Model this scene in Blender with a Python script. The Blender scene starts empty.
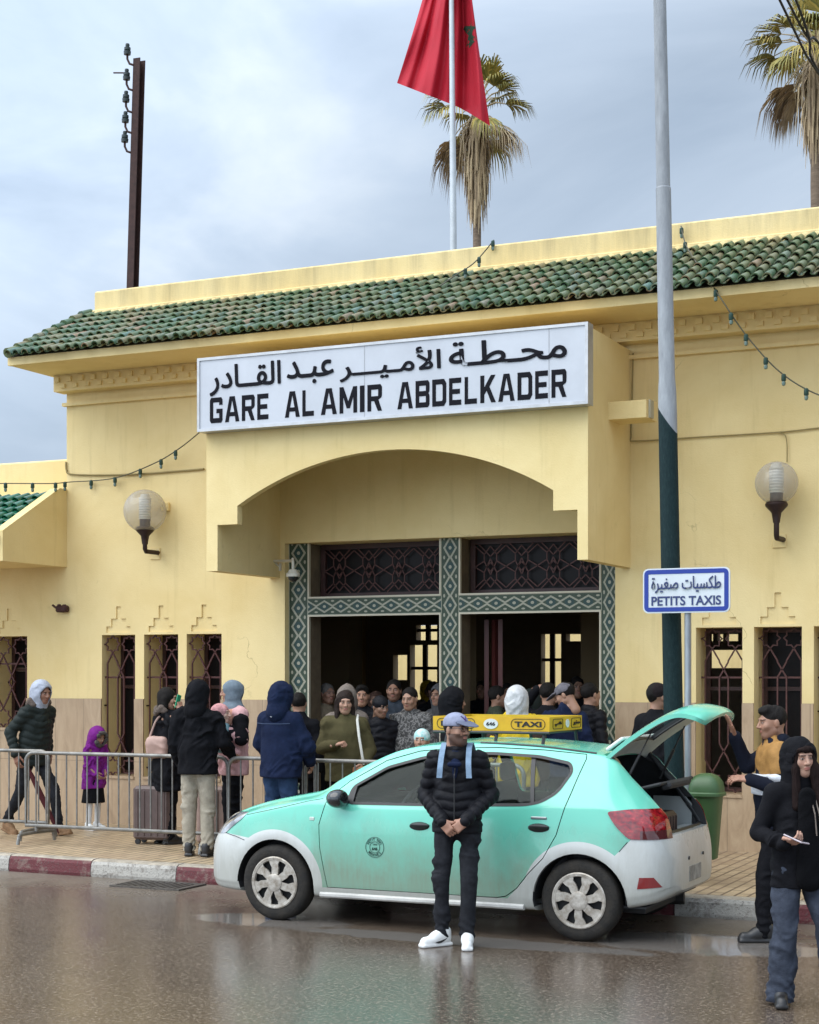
import bpy, bmesh, math, random
import numpy as np
from mathutils import Vector, Matrix
from mathutils.bvhtree import BVHTree
R_ = math.radians
rnd = random.Random(7)
sc = bpy.context.scene
COL = sc.collection

# ------------------------------------------------------------------ camera
CAM_H = 2.0
YAW = 24.9
cam_d = bpy.data.cameras.new('camera'); cam = bpy.data.objects.new('camera', cam_d); COL.objects.link(cam)
cam.location = (0, 0, CAM_H); cam.rotation_euler = (R_(90), 0, R_(YAW))
cam_d.sensor_fit = 'HORIZONTAL'; cam_d.sensor_width = 36; cam_d.lens = 1660/819*36
cam_d.shift_y = 164/819; cam_d.clip_end = 3000; cam_d.clip_start = .1
sc.camera = cam

# ------------------------------------------------------------------ sky, sun, exposure
SUN_EL, SUN_AZ = 58, 222          # azimuth of the light, clockwise from +Y: behind the camera, to its left
w = bpy.data.worlds.new('World'); sc.world = w; w.use_nodes = True
nt = w.node_tree; N = nt.nodes; L = nt.links; N.clear()
out = N.new('ShaderNodeOutputWorld'); bg = N.new('ShaderNodeBackground'); bg.inputs['Strength'].default_value = .1
L.new(bg.outputs[0], out.inputs[0])
sky = N.new('ShaderNodeTexSky'); sky.sky_type = 'NISHITA'; sky.sun_disc = False
sky.sun_elevation = R_(SUN_EL); sky.sun_rotation = R_(SUN_AZ); sky.air_density = 1.4; sky.dust_density = 2.5
tc = N.new('ShaderNodeTexCoord'); sep = N.new('ShaderNodeSeparateXYZ'); L.new(tc.outputs['Generated'], sep.inputs[0])
mp = N.new('ShaderNodeMapping'); mp.inputs['Scale'].default_value = (1.3, 1.3, 3.4); mp.inputs['Location'].default_value = (3.1, .4, .35)
L.new(tc.outputs['Generated'], mp.inputs[0])
n1 = N.new('ShaderNodeTexNoise'); n1.inputs['Scale'].default_value = 2.6; n1.inputs['Detail'].default_value = 7; n1.inputs['Roughness'].default_value = .52; n1.inputs['Distortion'].default_value = .5
L.new(mp.outputs[0], n1.inputs['Vector'])
r1 = N.new('ShaderNodeValToRGB'); L.new(n1.outputs['Fac'], r1.inputs[0])
e = r1.color_ramp.elements; e[0].position = .33; e[0].color = (2.75, 3.42, 4.35, 1); e[1].position = .72; e[1].color = (5.6, 6.1, 6.6, 1)
m_ = e.new(.5); m_.color = (3.6, 4.3, 5.25, 1)
# the cloud deck is brighter round the hidden sun and near the horizon
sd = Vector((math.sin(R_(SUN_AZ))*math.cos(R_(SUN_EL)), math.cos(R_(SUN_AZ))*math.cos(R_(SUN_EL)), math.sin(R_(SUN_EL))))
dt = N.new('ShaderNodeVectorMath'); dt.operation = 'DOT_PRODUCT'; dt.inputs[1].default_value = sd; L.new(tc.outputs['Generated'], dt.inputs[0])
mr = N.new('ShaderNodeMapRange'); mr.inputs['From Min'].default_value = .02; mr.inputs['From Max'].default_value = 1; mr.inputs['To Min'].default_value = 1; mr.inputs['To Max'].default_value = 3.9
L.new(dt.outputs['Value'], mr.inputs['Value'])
hz = N.new('ShaderNodeMapRange'); hz.inputs['From Min'].default_value = .0; hz.inputs['From Max'].default_value = .5; hz.inputs['To Min'].default_value = 1.18; hz.inputs['To Max'].default_value = .9
L.new(sep.outputs['Z'], hz.inputs['Value'])
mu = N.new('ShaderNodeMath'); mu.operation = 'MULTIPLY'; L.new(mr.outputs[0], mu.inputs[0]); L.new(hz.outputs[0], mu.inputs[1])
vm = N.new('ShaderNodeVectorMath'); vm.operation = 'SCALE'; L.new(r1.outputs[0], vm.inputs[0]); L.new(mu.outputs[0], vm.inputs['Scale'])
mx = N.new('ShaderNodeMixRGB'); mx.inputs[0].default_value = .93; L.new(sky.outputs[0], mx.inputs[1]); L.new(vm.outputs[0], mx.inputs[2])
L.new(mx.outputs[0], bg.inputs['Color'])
sl = bpy.data.lights.new('sun', 'SUN'); so = bpy.data.objects.new('sun', sl); COL.objects.link(so)
sl.energy = 1.5; sl.angle = R_(65); sl.color = (1, .93, .82)
so.rotation_euler = sd.to_track_quat('Z', 'Y').to_euler()
sc.view_settings.view_transform = 'Standard'; sc.view_settings.look = 'None'; sc.view_settings.gamma = 1
sc.view_settings.exposure = 0.62; sc.view_settings.use_curve_mapping = False

# ------------------------------------------------------------------ surveyed positions: image measurement -> metres, on a plane at a known depth or height
_a = R_(YAW); _Rv = np.array([math.cos(_a), math.sin(_a), 0]); _Fv = np.array([-math.sin(_a), math.cos(_a), 0]); _Uv = np.array([0, 0, 1.])
def _ray(x, y): return _Rv*(x-409.5)/1660+_Fv-_Uv*(y-676)/1660
def PY(x, y, Y): r = _ray(x, y); return Vector(np.array([0, 0, CAM_H])+r*Y/r[1])
def PX(x, y, X): r = _ray(x, y); return Vector(np.array([0, 0, CAM_H])+r*X/r[0])
def PZ(x, y, Z): r = _ray(x, y); return Vector(np.array([0, 0, CAM_H])+r*(Z-CAM_H)/r[2])

# ------------------------------------------------------------------ tags
def top(o, label, cat, group=None):
    o['label'] = label; o['category'] = cat
    if group: o['group'] = group
    return o
def struct(o): o['kind'] = 'structure'; return o
def empty(name, loc=(0, 0, 0), rz=0):
    o = bpy.data.objects.new(name, None); COL.objects.link(o); o.location = loc; o.rotation_euler = (0, 0, rz); o.empty_display_size = .2
    return o
def thing(name, label, cat, loc=(0, 0, 0), rz=0, group=None): return top(empty(name, loc, rz), label, cat, group)

WORLDP = {}
def thing_w(name, label, cat, loc, group=None):
    """an Empty at the thing's base whose children are modelled in world coordinates"""
    o = thing(name, label, cat, loc, 0, group); WORLDP[o.name] = Matrix.Translation(Vector(loc)).inverted(); return o
def setpar(o, p):
    if p is None: return
    o.parent = p
    if p.name in WORLDP: o.matrix_parent_inverse = WORLDP[p.name]

# ------------------------------------------------------------------ materials
MATS = {}
def mat(name, col, rough=.6, metal=0., var=0., vs=4., bump=0., bs=60., spec=.5, coat=0., stretch=(1, 1, 1), rvar=0., var2=None):
    """Principled with a two-scale colour variation and a noise bump."""
    if name in MATS: return MATS[name]
    m = bpy.data.materials.new(name); m.use_nodes = True; nt = m.node_tree; N = nt.nodes; L = nt.links
    b = N['Principled BSDF']; b.inputs['Roughness'].default_value = rough; b.inputs['Metallic'].default_value = metal
    b.inputs['Specular IOR Level'].default_value = spec; b.inputs['Coat Weight'].default_value = coat
    b.inputs['Base Color'].default_value = (*col, 1)
    if var or bump or rvar:
        tc = N.new('ShaderNodeTexCoord'); mp = N.new('ShaderNodeMapping'); mp.inputs['Scale'].default_value = stretch
        L.new(tc.outputs['Object'], mp.inputs[0])
    if var or rvar:
        n = N.new('ShaderNodeTexNoise'); n.inputs['Scale'].default_value = vs; n.inputs['Detail'].default_value = 6; n.inputs['Roughness'].default_value = .65
        L.new(mp.outputs[0], n.inputs['Vector'])
    if var:
        r = N.new('ShaderNodeValToRGB'); L.new(n.outputs['Fac'], r.inputs[0])
        lo = [c*(1-var) for c in col] if var2 is None else var2
        r.color_ramp.elements[0].position = .3; r.color_ramp.elements[0].color = (*lo, 1)
        r.color_ramp.elements[1].position = .7; r.color_ramp.elements[1].color = (*[min(1, c*(1+var*.5)) for c in col], 1)
        L.new(r.outputs[0], b.inputs['Base Color'])
    if rvar:
        q = N.new('ShaderNodeMapRange'); q.inputs['To Min'].default_value = rough-rvar; q.inputs['To Max'].default_value = rough+rvar
        q.inputs['From Min'].default_value = .35; q.inputs['From Max'].default_value = .65
        L.new(n.outputs['Fac'], q.inputs['Value']); L.new(q.outputs[0], b.inputs['Roughness'])
    if bump:
        n2 = N.new('ShaderNodeTexNoise'); n2.inputs['Scale'].default_value = bs; n2.inputs['Detail'].default_value = 4
        L.new(mp.outputs[0], n2.inputs['Vector'])
        bp = N.new('ShaderNodeBump'); bp.inputs['Strength'].default_value = bump; bp.inputs['Distance'].default_value = .02
        L.new(n2.outputs['Fac'], bp.inputs['Height']); L.new(bp.outputs[0], b.inputs['Normal'])
    MATS[name] = m
    return m
def cloth(name, col, rough=.9, var=.25, bump=.25, bs=120): return mat(name, col, rough, var=var, vs=14, bump=bump, bs=bs, spec=.12)
class G:
    """small node-graph writer"""
    def __init__(s, m): s.nt = m.node_tree; s.N = s.nt.nodes; s.L = s.nt.links
    def n(s, t, **k):
        o = s.N.new('ShaderNode'+t)
        for a, v in k.items(): setattr(o, a, v)
        return o
    def m(s, op, a, b=None, c=None):
        o = s.n('Math', operation=op)
        for i, v in enumerate((a, b, c)):
            if v is None: continue
            if isinstance(v, (int, float)): o.inputs[i].default_value = v
            else: s.L.new(v, o.inputs[i])
        return o.outputs[0]
    def mix(s, f, a, b):
        o = s.n('MixRGB')
        for i, v in enumerate((f, a, b)):
            if isinstance(v, (int, float)): o.inputs[i].default_value = v
            elif isinstance(v, tuple): o.inputs[i].default_value = (*v, 1)
            else: s.L.new(v, o.inputs[i])
        return o.outputs[0]
    def noise(s, vec, scale, detail=5, rough=.6, dist=0.):
        o = s.n('TexNoise'); o.inputs['Scale'].default_value = scale; o.inputs['Detail'].default_value = detail; o.inputs['Roughness'].default_value = rough; o.inputs['Distortion'].default_value = dist
        s.L.new(vec, o.inputs['Vector']); return o.outputs['Fac']
    def ramp(s, f, stops):
        o = s.n('ValToRGB'); s.L.new(f, o.inputs[0]); e = o.color_ramp.elements
        while len(e) < len(stops): e.new(.5)
        for i, (p, c) in enumerate(stops):
            e[i].position = p; e[i].color = (*c, 1) if isinstance(c, tuple) else (c, c, c, 1)
        return o.outputs[0]
    def mapping(s, vec, scale=(1, 1, 1), rot=(0, 0, 0), loc=(0, 0, 0)):
        o = s.n('Mapping'); o.inputs['Scale'].default_value = scale; o.inputs['Rotation'].default_value = rot; o.inputs['Location'].default_value = loc
        s.L.new(vec, o.inputs[0]); return o.outputs[0]
    def bump(s, h, strength=.3, dist=.02):
        o = s.n('Bump'); o.inputs['Strength'].default_value = strength; o.inputs['Distance'].default_value = dist
        s.L.new(h, o.inputs['Height']); return o.outputs[0]
def newmat(name, rough=.6):
    m = bpy.data.materials.new(name); m.use_nodes = True; g = G(m); b = g.N['Principled BSDF']; b.inputs['Roughness'].default_value = rough
    g.b = b; g.obj = g.n('TexCoord').outputs['Object']; MATS[name] = m
    return m, g

# ------------------------------------------------------------------ mesh builder
def mesh_obj(name, V, F, m=None, parent=None, smooth=False, cols=None):
    me = bpy.data.meshes.new(name)
    if isinstance(F, np.ndarray) and len(F):
        k = F.shape[1]
        me.vertices.add(len(V)); me.vertices.foreach_set('co', np.asarray(V, np.float32).ravel())
        me.loops.add(F.size); me.loops.foreach_set('vertex_index', F.astype(np.int32).ravel())
        me.polygons.add(len(F)); me.polygons.foreach_set('loop_start', np.arange(0, F.size, k, dtype=np.int32))
        try: me.polygons.foreach_set('loop_total', np.full(len(F), k, np.int32))
        except Exception: pass
        me.update(calc_edges=True); me.validate()
    else:
        me.from_pydata([tuple(v) for v in V], [], F); me.update()
    if cols is not None:
        a = me.color_attributes.new('Col', 'FLOAT_COLOR', 'POINT')
        a.data.foreach_set('color', np.concatenate([cols, np.ones((len(cols), 1))], 1).astype(np.float32).ravel())
    if m: me.materials.append(m)
    o = bpy.data.objects.new(name, me); COL.objects.link(o)
    setpar(o, parent)
    if smooth:
        me.polygons.foreach_set('use_smooth', [True]*len(me.polygons))
        if smooth != 'all':
            try: me.set_sharp_from_angle(angle=R_(smooth if smooth is not True else 40))
            except Exception: pass
    return o
class MB:
    def __init__(s): s.V = []; s.F = []
    def add(s, V, F):
        n = len(s.V); s.V += [Vector(v) for v in V]; s.F += [tuple(i+n for i in f) for f in F]; return s
    def box(s, c, d, rz=0, M=None, bev=0.):
        x, y, z = d[0]/2, d[1]/2, d[2]/2; c = Vector(c)
        if M is None: M = Matrix.Rotation(rz, 3, 'Z') if rz else Matrix.Identity(3)
        if bev:
            b = min(bev, x*.9, y*.9, z*.9); P = []
            for sx in (-1, 1):
                for sy in (-1, 1):
                    for sz in (-1, 1):
                        P += [(sx*(x-b), sy*(y-b), sz*z), (sx*(x-b), sy*y, sz*(z-b)), (sx*x, sy*(y-b), sz*(z-b))]
            bm = bmesh.new(); vs = [bm.verts.new(p) for p in P]; bmesh.ops.convex_hull(bm, input=vs); bm.verts.index_update()
            bmesh.ops.dissolve_limit(bm, angle_limit=.01, verts=bm.verts, edges=bm.edges); bm.verts.index_update()
            s.add([M@v.co+c for v in bm.verts], [[v.index for v in f.verts] for f in bm.faces]); bm.free(); return s
        V = [M@Vector((a*x, b*y, e*z))+c for a in (-1, 1) for b in (-1, 1) for e in (-1, 1)]
        return s.add(V, [(0, 1, 3, 2), (4, 6, 7, 5), (0, 4, 5, 1), (2, 3, 7, 6), (0, 2, 6, 4), (1, 5, 7, 3)])
    def b2(s, a, b, bev=0.): # box from two corners
        a = Vector(a); b = Vector(b); return s.box((a+b)/2, [abs(q) for q in (b-a)], bev=bev)
    def tube(s, path, r, n=8, closed=False, caps=True):
        P = [Vector(p) for p in path]; m = len(P); V = []; F = []; up = None
        rr = r if hasattr(r, '__len__') else [r]*m
        for i, p in enumerate(P):
            if closed: t = P[(i+1) % m]-P[i-1]
            else: t = P[min(i+1, m-1)]-P[max(i-1, 0)]
            t.normalize()
            if up is None:
                up = Vector((0, 0, 1)) if abs(t.z) < .9 else Vector((1, 0, 0))
            up = (up-t*up.dot(t)); up.normalize(); sd_ = t.cross(up)
            for k in range(n):
                a = 2*math.pi*(k+.5)/n; V.append(p+(up*math.cos(a)+sd_*math.sin(a))*rr[i])
        for i in range(m if closed else m-1):
            for k in range(n):
                a = i*n+k; b = i*n+(k+1) % n; c = ((i+1) % m)*n+(k+1) % n; d = ((i+1) % m)*n+k
                F.append((a, b, c, d))
        if caps and not closed: F += [tuple(range(n))[::-1], tuple((m-1)*n+k for k in range(n))]
        return s.add(V, F)
    def lathe(s, prof, c=(0, 0, 0), n=24, M=None, caps=True):
        c = Vector(c); M = M or Matrix.Identity(3); V = []; F = []
        for r, z in prof:
            for k in range(n):
                a = 2*math.pi*k/n; V.append(M@Vector((r*math.cos(a), r*math.sin(a), z))+c)
        for i in range(len(prof)-1):
            for k in range(n):
                F.append((i*n+k, i*n+(k+1) % n, (i+1)*n+(k+1) % n, (i+1)*n+k))
        if caps and prof[0][0] > 1e-6: F.append(tuple(range(n))[::-1])
        if caps and prof[-1][0] > 1e-6: F.append(tuple((len(prof)-1)*n+k for k in range(n)))
        return s.add(V, F)
    def prism(s, poly, a, b, f): # poly (u,v), f(u,v,w)->xyz
        n = len(poly); V = [f(u, v, a) for u, v in poly]+[f(u, v, b) for u, v in poly]
        F = [tuple(range(n)), tuple(range(2*n-1, n-1, -1))]+[(i, i+n, (i+1) % n+n, (i+1) % n) for i in range(n)]
        return s.add(V, F)
    def build(s, name, m=None, parent=None, smooth=False, fix=True):
        o = mesh_obj(name, s.V, s.F, m, parent, False)
        if fix:
            bm = bmesh.new(); bm.from_mesh(o.data); bmesh.ops.remove_doubles(bm, verts=bm.verts, dist=1e-6); bmesh.ops.recalc_face_normals(bm, faces=bm.faces); bm.to_mesh(o.data); bm.free()
        if smooth:
            me = o.data; me.polygons.foreach_set('use_smooth', [True]*len(me.polygons))
            try: me.set_sharp_from_angle(angle=R_(smooth if smooth is not True else 40))
            except Exception: pass
        return o
def plate(name, outers, holes, y0, y1, m, parent=None):
    """filled outline with holes in the XZ plane, thickened from Y=y0 to y1"""
    cu = bpy.data.curves.new(name, 'CURVE'); cu.dimensions = '2D'; cu.fill_mode = 'BOTH'; cu.extrude = abs(y1-y0)/2
    for lp in list(outers)+list(holes):
        sp = cu.splines.new('POLY'); sp.points.add(len(lp)-1); sp.use_cyclic_u = True
        for p, (x, z) in zip(sp.points, lp): p.co = (x, z, 0, 1)
    t = bpy.data.objects.new(name, cu); COL.objects.link(t); dg = bpy.context.evaluated_depsgraph_get()
    me = bpy.data.meshes.new_from_object(t.evaluated_get(dg)); bpy.data.objects.remove(t); bpy.data.curves.remove(cu)
    ym = (y0+y1)/2
    me.transform(Matrix(((1, 0, 0, 0), (0, 0, -1, ym), (0, 1, 0, 0), (0, 0, 0, 1))))
    bm = bmesh.new(); bm.from_mesh(me); bmesh.ops.remove_doubles(bm, verts=bm.verts, dist=1e-6); bmesh.ops.recalc_face_normals(bm, faces=bm.faces); bm.to_mesh(me); bm.free()
    me.materials.clear(); me.materials.append(m); me.polygons.foreach_set('use_smooth', [False]*len(me.polygons))
    me.name = name; o = bpy.data.objects.new(name, me); COL.objects.link(o)
    setpar(o, parent)
    return o
def rect(x0, x1, z0, z1): return [(x0, z0), (x1, z0), (x1, z1), (x0, z1)]
AR = {'م': 0xFEE1, 'ح': 0xFEA1, 'ط': 0xFEC1, 'ل': 0xFEDD, 'ي': 0xFEF1, 'ع': 0xFEC9, 'ب': 0xFE8F, 'ق': 0xFED5, 'ك': 0xFED9, 'س': 0xFEB1, 'ت': 0xFE95, 'ص': 0xFEB9, 'غ': 0xFECD,
      'ة': 0xFE93, 'ا': 0xFE8D, 'أ': 0xFE83, 'ر': 0xFEAD, 'د': 0xFEA9}
def arabic(s):
    """contextual letter forms, in visual order"""
    ND = 'ةاأرد'; o = []; i = 0
    def joins_next(c): return c == 'ـ' or (c in AR and c not in ND)
    while i < len(s):
        c = s[i]; prev = i > 0 and joins_next(s[i-1]); nx = i+1 < len(s) and (s[i+1] in AR or s[i+1] == 'ـ')
        if c == 'ل' and i+1 < len(s) and s[i+1] in 'اأ':
            o.append(chr((0xFEFB if s[i+1] == 'ا' else 0xFEF7)+(1 if prev else 0))); i += 2; continue
        if c in AR:
            if c in ND: o.append(chr(AR[c]+(1 if prev else 0)))
            else: o.append(chr(AR[c]+{(0, 0): 0, (1, 0): 1, (0, 1): 2, (1, 1): 3}[(int(prev), int(nx))]))
        else: o.append(c)
        i += 1
    return ''.join(o[::-1])
def text_mesh(body, W=None, H=None, bold=0., ext=.004, spacing=1.):
    """returns verts, faces of lettering in the xz plane, bbox centred on 0, thickness along y"""
    cu = bpy.data.curves.new('txt', 'FONT'); cu.body = body; cu.offset = bold; cu.extrude = .02; cu.space_character = spacing; cu.resolution_u = 4
    t = bpy.data.objects.new('txt', cu); COL.objects.link(t); dg = bpy.context.evaluated_depsgraph_get()
    me = bpy.data.meshes.new_from_object(t.evaluated_get(dg)); bpy.data.objects.remove(t); bpy.data.curves.remove(cu)
    P = np.array([v.co for v in me.vertices]); F = [tuple(p.vertices) for p in me.polygons]; bpy.data.meshes.remove(me)
    lo, hi = P.min(0), P.max(0); s = hi-lo; c = (hi+lo)/2
    sx = W/s[0] if W else None; sz = H/s[1] if H else None
    sx = sx or sz; sz = sz or sx
    Q = np.stack([(P[:, 0]-c[0])*sx, -(P[:, 2])/.02*ext/2, (P[:, 1]-c[1])*sz], 1)
    return Q, F
def glyph_line(body, W, H, bold=0., ext=.003):
    """joined script: every letter meshed on its own so that overlaps do not cancel out"""
    def tm(s): 
        cu = bpy.data.curves.new('txt', 'FONT'); cu.body = s; cu.extrude = .02; cu.resolution_u = 4
        t = bpy.data.objects.new('txt', cu); COL.objects.link(t); dg = bpy.context.evaluated_depsgraph_get(); me = bpy.data.meshes.new_from_object(t.evaluated_get(dg)); bpy.data.objects.remove(t); bpy.data.curves.remove(cu)
        P = np.array([v.co for v in me.vertices]).reshape(-1, 3); F = [tuple(p.vertices) for p in me.polygons]; bpy.data.meshes.remove(me); return P, F
    b0 = tm('|')[0][:, 0].max(); V = []; F = []; n = 0
    for i, ch in enumerate(body):
        if ch == ' ': continue
        x = tm(body[:i]+'|')[0][:, 0].max()-b0 if i else 0.; P, f = tm(ch); P[:, 0] += x; P[:, 2] += i*.0013; V.append(P); F += [tuple(k+n for k in q) for q in f]; n += len(P)
    if bold:
        V0 = np.concatenate(V); F0 = list(F); V = []; F = []
        for j, (dx, dz) in enumerate(((0, 0), (1, 0), (-1, 0), (0, 1), (0, -1), (.7, .7), (-.7, .7), (.7, -.7), (-.7, -.7))):
            q = V0.copy(); q[:, 0] += dx*bold; q[:, 1] += dz*bold; q[:, 2] += j*.011; V.append(q); F += [tuple(k+j*len(V0) for k in f) for f in F0]
    P = np.concatenate(V); lo, hi = P.min(0), P.max(0); s = hi-lo; c = (hi+lo)/2
    return np.stack([(P[:, 0]-c[0])*W/s[0], -P[:, 2]/.02*ext/2, (P[:, 1]-c[1])*H/s[1]], 1), F
def arabic_obj(name, word, c, m, parent, W, H, bold=0., M=None, ext=.003):
    Q, F = glyph_line(arabic(word), W, H, bold, ext); M = M or Matrix.Identity(3); c = Vector(c); return mesh_obj(name, [M@Vector(q)+c for q in Q], F, m, parent)
def text_obj(name, body, c, m, parent=None, W=None, H=None, bold=0., ext=.004, M=None, spacing=1.):
    Q, F = text_mesh(body, W, H, bold, ext, spacing); M = M or Matrix.Identity(3); c = Vector(c)
    return mesh_obj(name, [M@Vector(q)+c for q in Q], F, m, parent)

# ------------------------------------------------------------------ signed-distance modelling (figures, cloth, soft shapes)
def _smin(a, b, k): h = np.clip(.5+.5*(b-a)/k, 0, 1); return b*(1-h)+a*h-k*h*(1-h)
class SDF:
    def __init__(s): s.ops = []
    def cap(s, a, b, ra, rb=None, k=.02, sc=None, sub=False):
        a = np.array(a, float); b = np.array(b, float); rb = ra if rb is None else rb
        scv = np.array(sc if sc is not None else (1, 1, 1), float); rm = max(ra, rb)*scv.max()
        lo = np.minimum(a, b)-rm; hi = np.maximum(a, b)+rm
        def f(P):
            q = (P-a)/scv; ab = (b-a)/scv; L2 = max(ab@ab, 1e-9); t = np.clip((q@ab)/L2, 0, 1)
            return (np.linalg.norm(q-t[..., None]*ab, axis=-1)-(ra+(rb-ra)*t))*scv.min()
        s.ops.append((f, lo, hi, k, sub)); return s
    def ell(s, c, r, k=.02, sub=False, rot=None):
        c = np.array(c, float); r = np.array(r, float); Rm = None if rot is None else np.array(rot)
        m = r if rot is None else np.full(3, r.max())
        def f(P):
            q = P-c
            if Rm is not None: q = q@Rm
            k0 = np.linalg.norm(q/r, axis=-1); k1 = np.linalg.norm(q/(r*r), axis=-1)
            return k0*(k0-1)/np.maximum(k1, 1e-6)
        s.ops.append((f, c-m, c+m, k, sub)); return s
    def box(s, c, h, r=.01, k=.01, sub=False, rot=None):
        c = np.array(c, float); h = np.array(h, float); Rm = None if rot is None else np.array(rot)
        m = h+r if rot is None else np.full(3, np.linalg.norm(h)+r)
        def f(P):
            q = P-c
            if Rm is not None: q = q@Rm
            q = np.abs(q)-h+r
            return np.linalg.norm(np.maximum(q, 0), axis=-1)+np.minimum(q.max(-1), 0)-r
        s.ops.append((f, c-m, c+m, k, sub)); return s
    def cut(s, p, n, k=.004): # remove the half-space on the n side of p
        p = np.array(p, float); n = np.array(n, float)/np.linalg.norm(n)
        s.ops.append((lambda P: -((P-p)@n), None, None, k, True)); return s
    def mesh(s, h):
        lo = np.min([o[1] for o in s.ops if not o[4]], 0)-3*h-.012; hi = np.max([o[2] for o in s.ops if not o[4]], 0)+3*h+.012
        n = np.ceil((hi-lo)/h).astype(int)+1; D = np.full(n, .5, np.float32)
        ax = [lo[i]+h*np.arange(n[i]) for i in range(3)]
        for f, a, b, k, sub in s.ops:
            if a is None: i0 = np.zeros(3, int); i1 = n
            else:
                i0 = np.clip(np.floor((a-k-3*h-lo)/h).astype(int), 0, n); i1 = np.clip(np.ceil((b+k+3*h-lo)/h).astype(int)+1, 0, n)
            if (i1 <= i0).any(): continue
            sl_ = tuple(slice(i0[j], i1[j]) for j in range(3))
            P = np.stack(np.meshgrid(*[ax[j][sl_[j]] for j in range(3)], indexing='ij'), -1)
            d = f(P)
            D[sl_] = -_smin(-D[sl_], d, k) if sub else _smin(D[sl_], d, k)
        return nets(D, lo, h)
def nets(D, lo, h):
    ins = D < 0; n = np.array(D.shape)
    c = np.zeros(n-1, np.int8)
    for i in (0, 1):
        for j in (0, 1):
            for k in (0, 1): c += ins[i:n[0]-1+i, j:n[1]-1+j, k:n[2]-1+k]
    act = np.argwhere((c > 0) & (c < 8)); idx = np.full(n-1, -1, np.int32); idx[tuple(act.T)] = np.arange(len(act))
    acc = np.zeros((len(act), 3)); cnt = np.zeros(len(act))
    cs = [(i, j, k) for i in (0, 1) for j in (0, 1) for k in (0, 1)]
    val = {q: D[act[:, 0]+q[0], act[:, 1]+q[1], act[:, 2]+q[2]] for q in cs}
    for q in cs:
        for a in range(3):
            if q[a] == 0:
                q2 = list(q); q2[a] = 1; q2 = tuple(q2); v0, v1 = val[q], val[q2]; m = (v0 < 0) != (v1 < 0)
                t = np.where(m, v0/np.where(m, v0-v1, 1), 0); p = np.tile(np.array(q, float), (len(act), 1)); p[:, a] = t
                acc += p*m[:, None]; cnt += m
    V = lo+h*(act+acc/np.maximum(cnt, 1)[:, None]); F = []
    for a in range(3):
        b, c2 = (a+1) % 3, (a+2) % 3
        s0 = [slice(None)]*3; s1 = [slice(None)]*3; s0[a] = slice(0, n[a]-1); s1[a] = slice(1, n[a])
        i0, i1 = ins[tuple(s0)], ins[tuple(s1)]
        E = np.argwhere(i0 != i1); E = E[(E[:, b] > 0) & (E[:, c2] > 0) & (E[:, b] < n[b]-1) & (E[:, c2] < n[c2]-1)]
        fl = i0[tuple(E.T)]
        def g(db, dc):
            q = E.copy(); q[:, b] -= db; q[:, c2] -= dc; return idx[tuple(q.T)]
        Q = np.stack([g(1, 1), g(0, 1), g(0, 0), g(1, 0)], 1); Q[~fl] = Q[~fl][:, ::-1]; F.append(Q)
    return V, np.concatenate(F)
def vnorm(V, F):
    n = np.zeros_like(V); fn = np.cross(V[F[:, 2]]-V[F[:, 0]], V[F[:, 3]]-V[F[:, 1]])
    for i in range(4): np.add.at(n, F[:, i], fn)
    return n/np.maximum(np.linalg.norm(n, axis=1, keepdims=True), 1e-9)
def relax(V, F, it=1, w=.5):
    for _ in range(it):
        a = np.zeros_like(V); c = np.zeros(len(V))
        for i in range(4):
            for j in (1, 3): np.add.at(a, F[:, i], V[F[:, (i+j) % 4]]); np.add.at(c, F[:, i], 1)
        V = V*(1-w)+w*a/np.maximum(c, 1)[:, None]
    return V
def vnoise(P, seed=0):
    """trilinear value noise in [-1, 1] on an (n, 3) array"""
    I = np.floor(P).astype(np.int64); f = P-I; f = f*f*(3-2*f); r = 0
    for a in (0, 1):
        for b in (0, 1):
            for c in (0, 1):
                h = (I[:, 0]+a)*374761393+(I[:, 1]+b)*668265263+(I[:, 2]+c)*2147483647+seed*1274126177
                h = (h ^ (h >> 13))*1274126177; h = (h ^ (h >> 16)) & 0xFFFF
                r = r+(h/32767.5-1)*(f[:, 0] if a else 1-f[:, 0])*(f[:, 1] if b else 1-f[:, 1])*(f[:, 2] if c else 1-f[:, 2])
    return r
def wrinkle(V, F, amp, seed=0, fr=22., flat=(1, 1, 1)):
    """cloth folds: ridged noise in patches, bent by a slower noise, never evenly spaced"""
    n = vnorm(V, F); P = V*np.array(flat); k = fr/3.1
    w_ = np.stack([vnoise(P*6+i*17.3, seed+i) for i in range(3)], 1)*.075
    A = np.array(Matrix.Rotation(.5*math.sin(seed*1.7), 3, 'X')@Matrix.Rotation(.9*math.sin(seed*2.3+1), 3, 'Y')); Q = (P+w_)@A.T*np.array((.55, .55, 1.25))
    d = (1-2*np.abs(vnoise(Q*k, seed+5)))-.35; d += .5*((1-2*np.abs(vnoise(Q*k*2.1+9, seed+6)))-.35); d += .25*vnoise(P*k*3.5, seed+8)
    m = np.clip(.55+vnoise(P*4.5+3, seed+7)*1.1, .08, 1.3)
    return V+n*(d*m*amp*1.15)[:, None]

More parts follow.
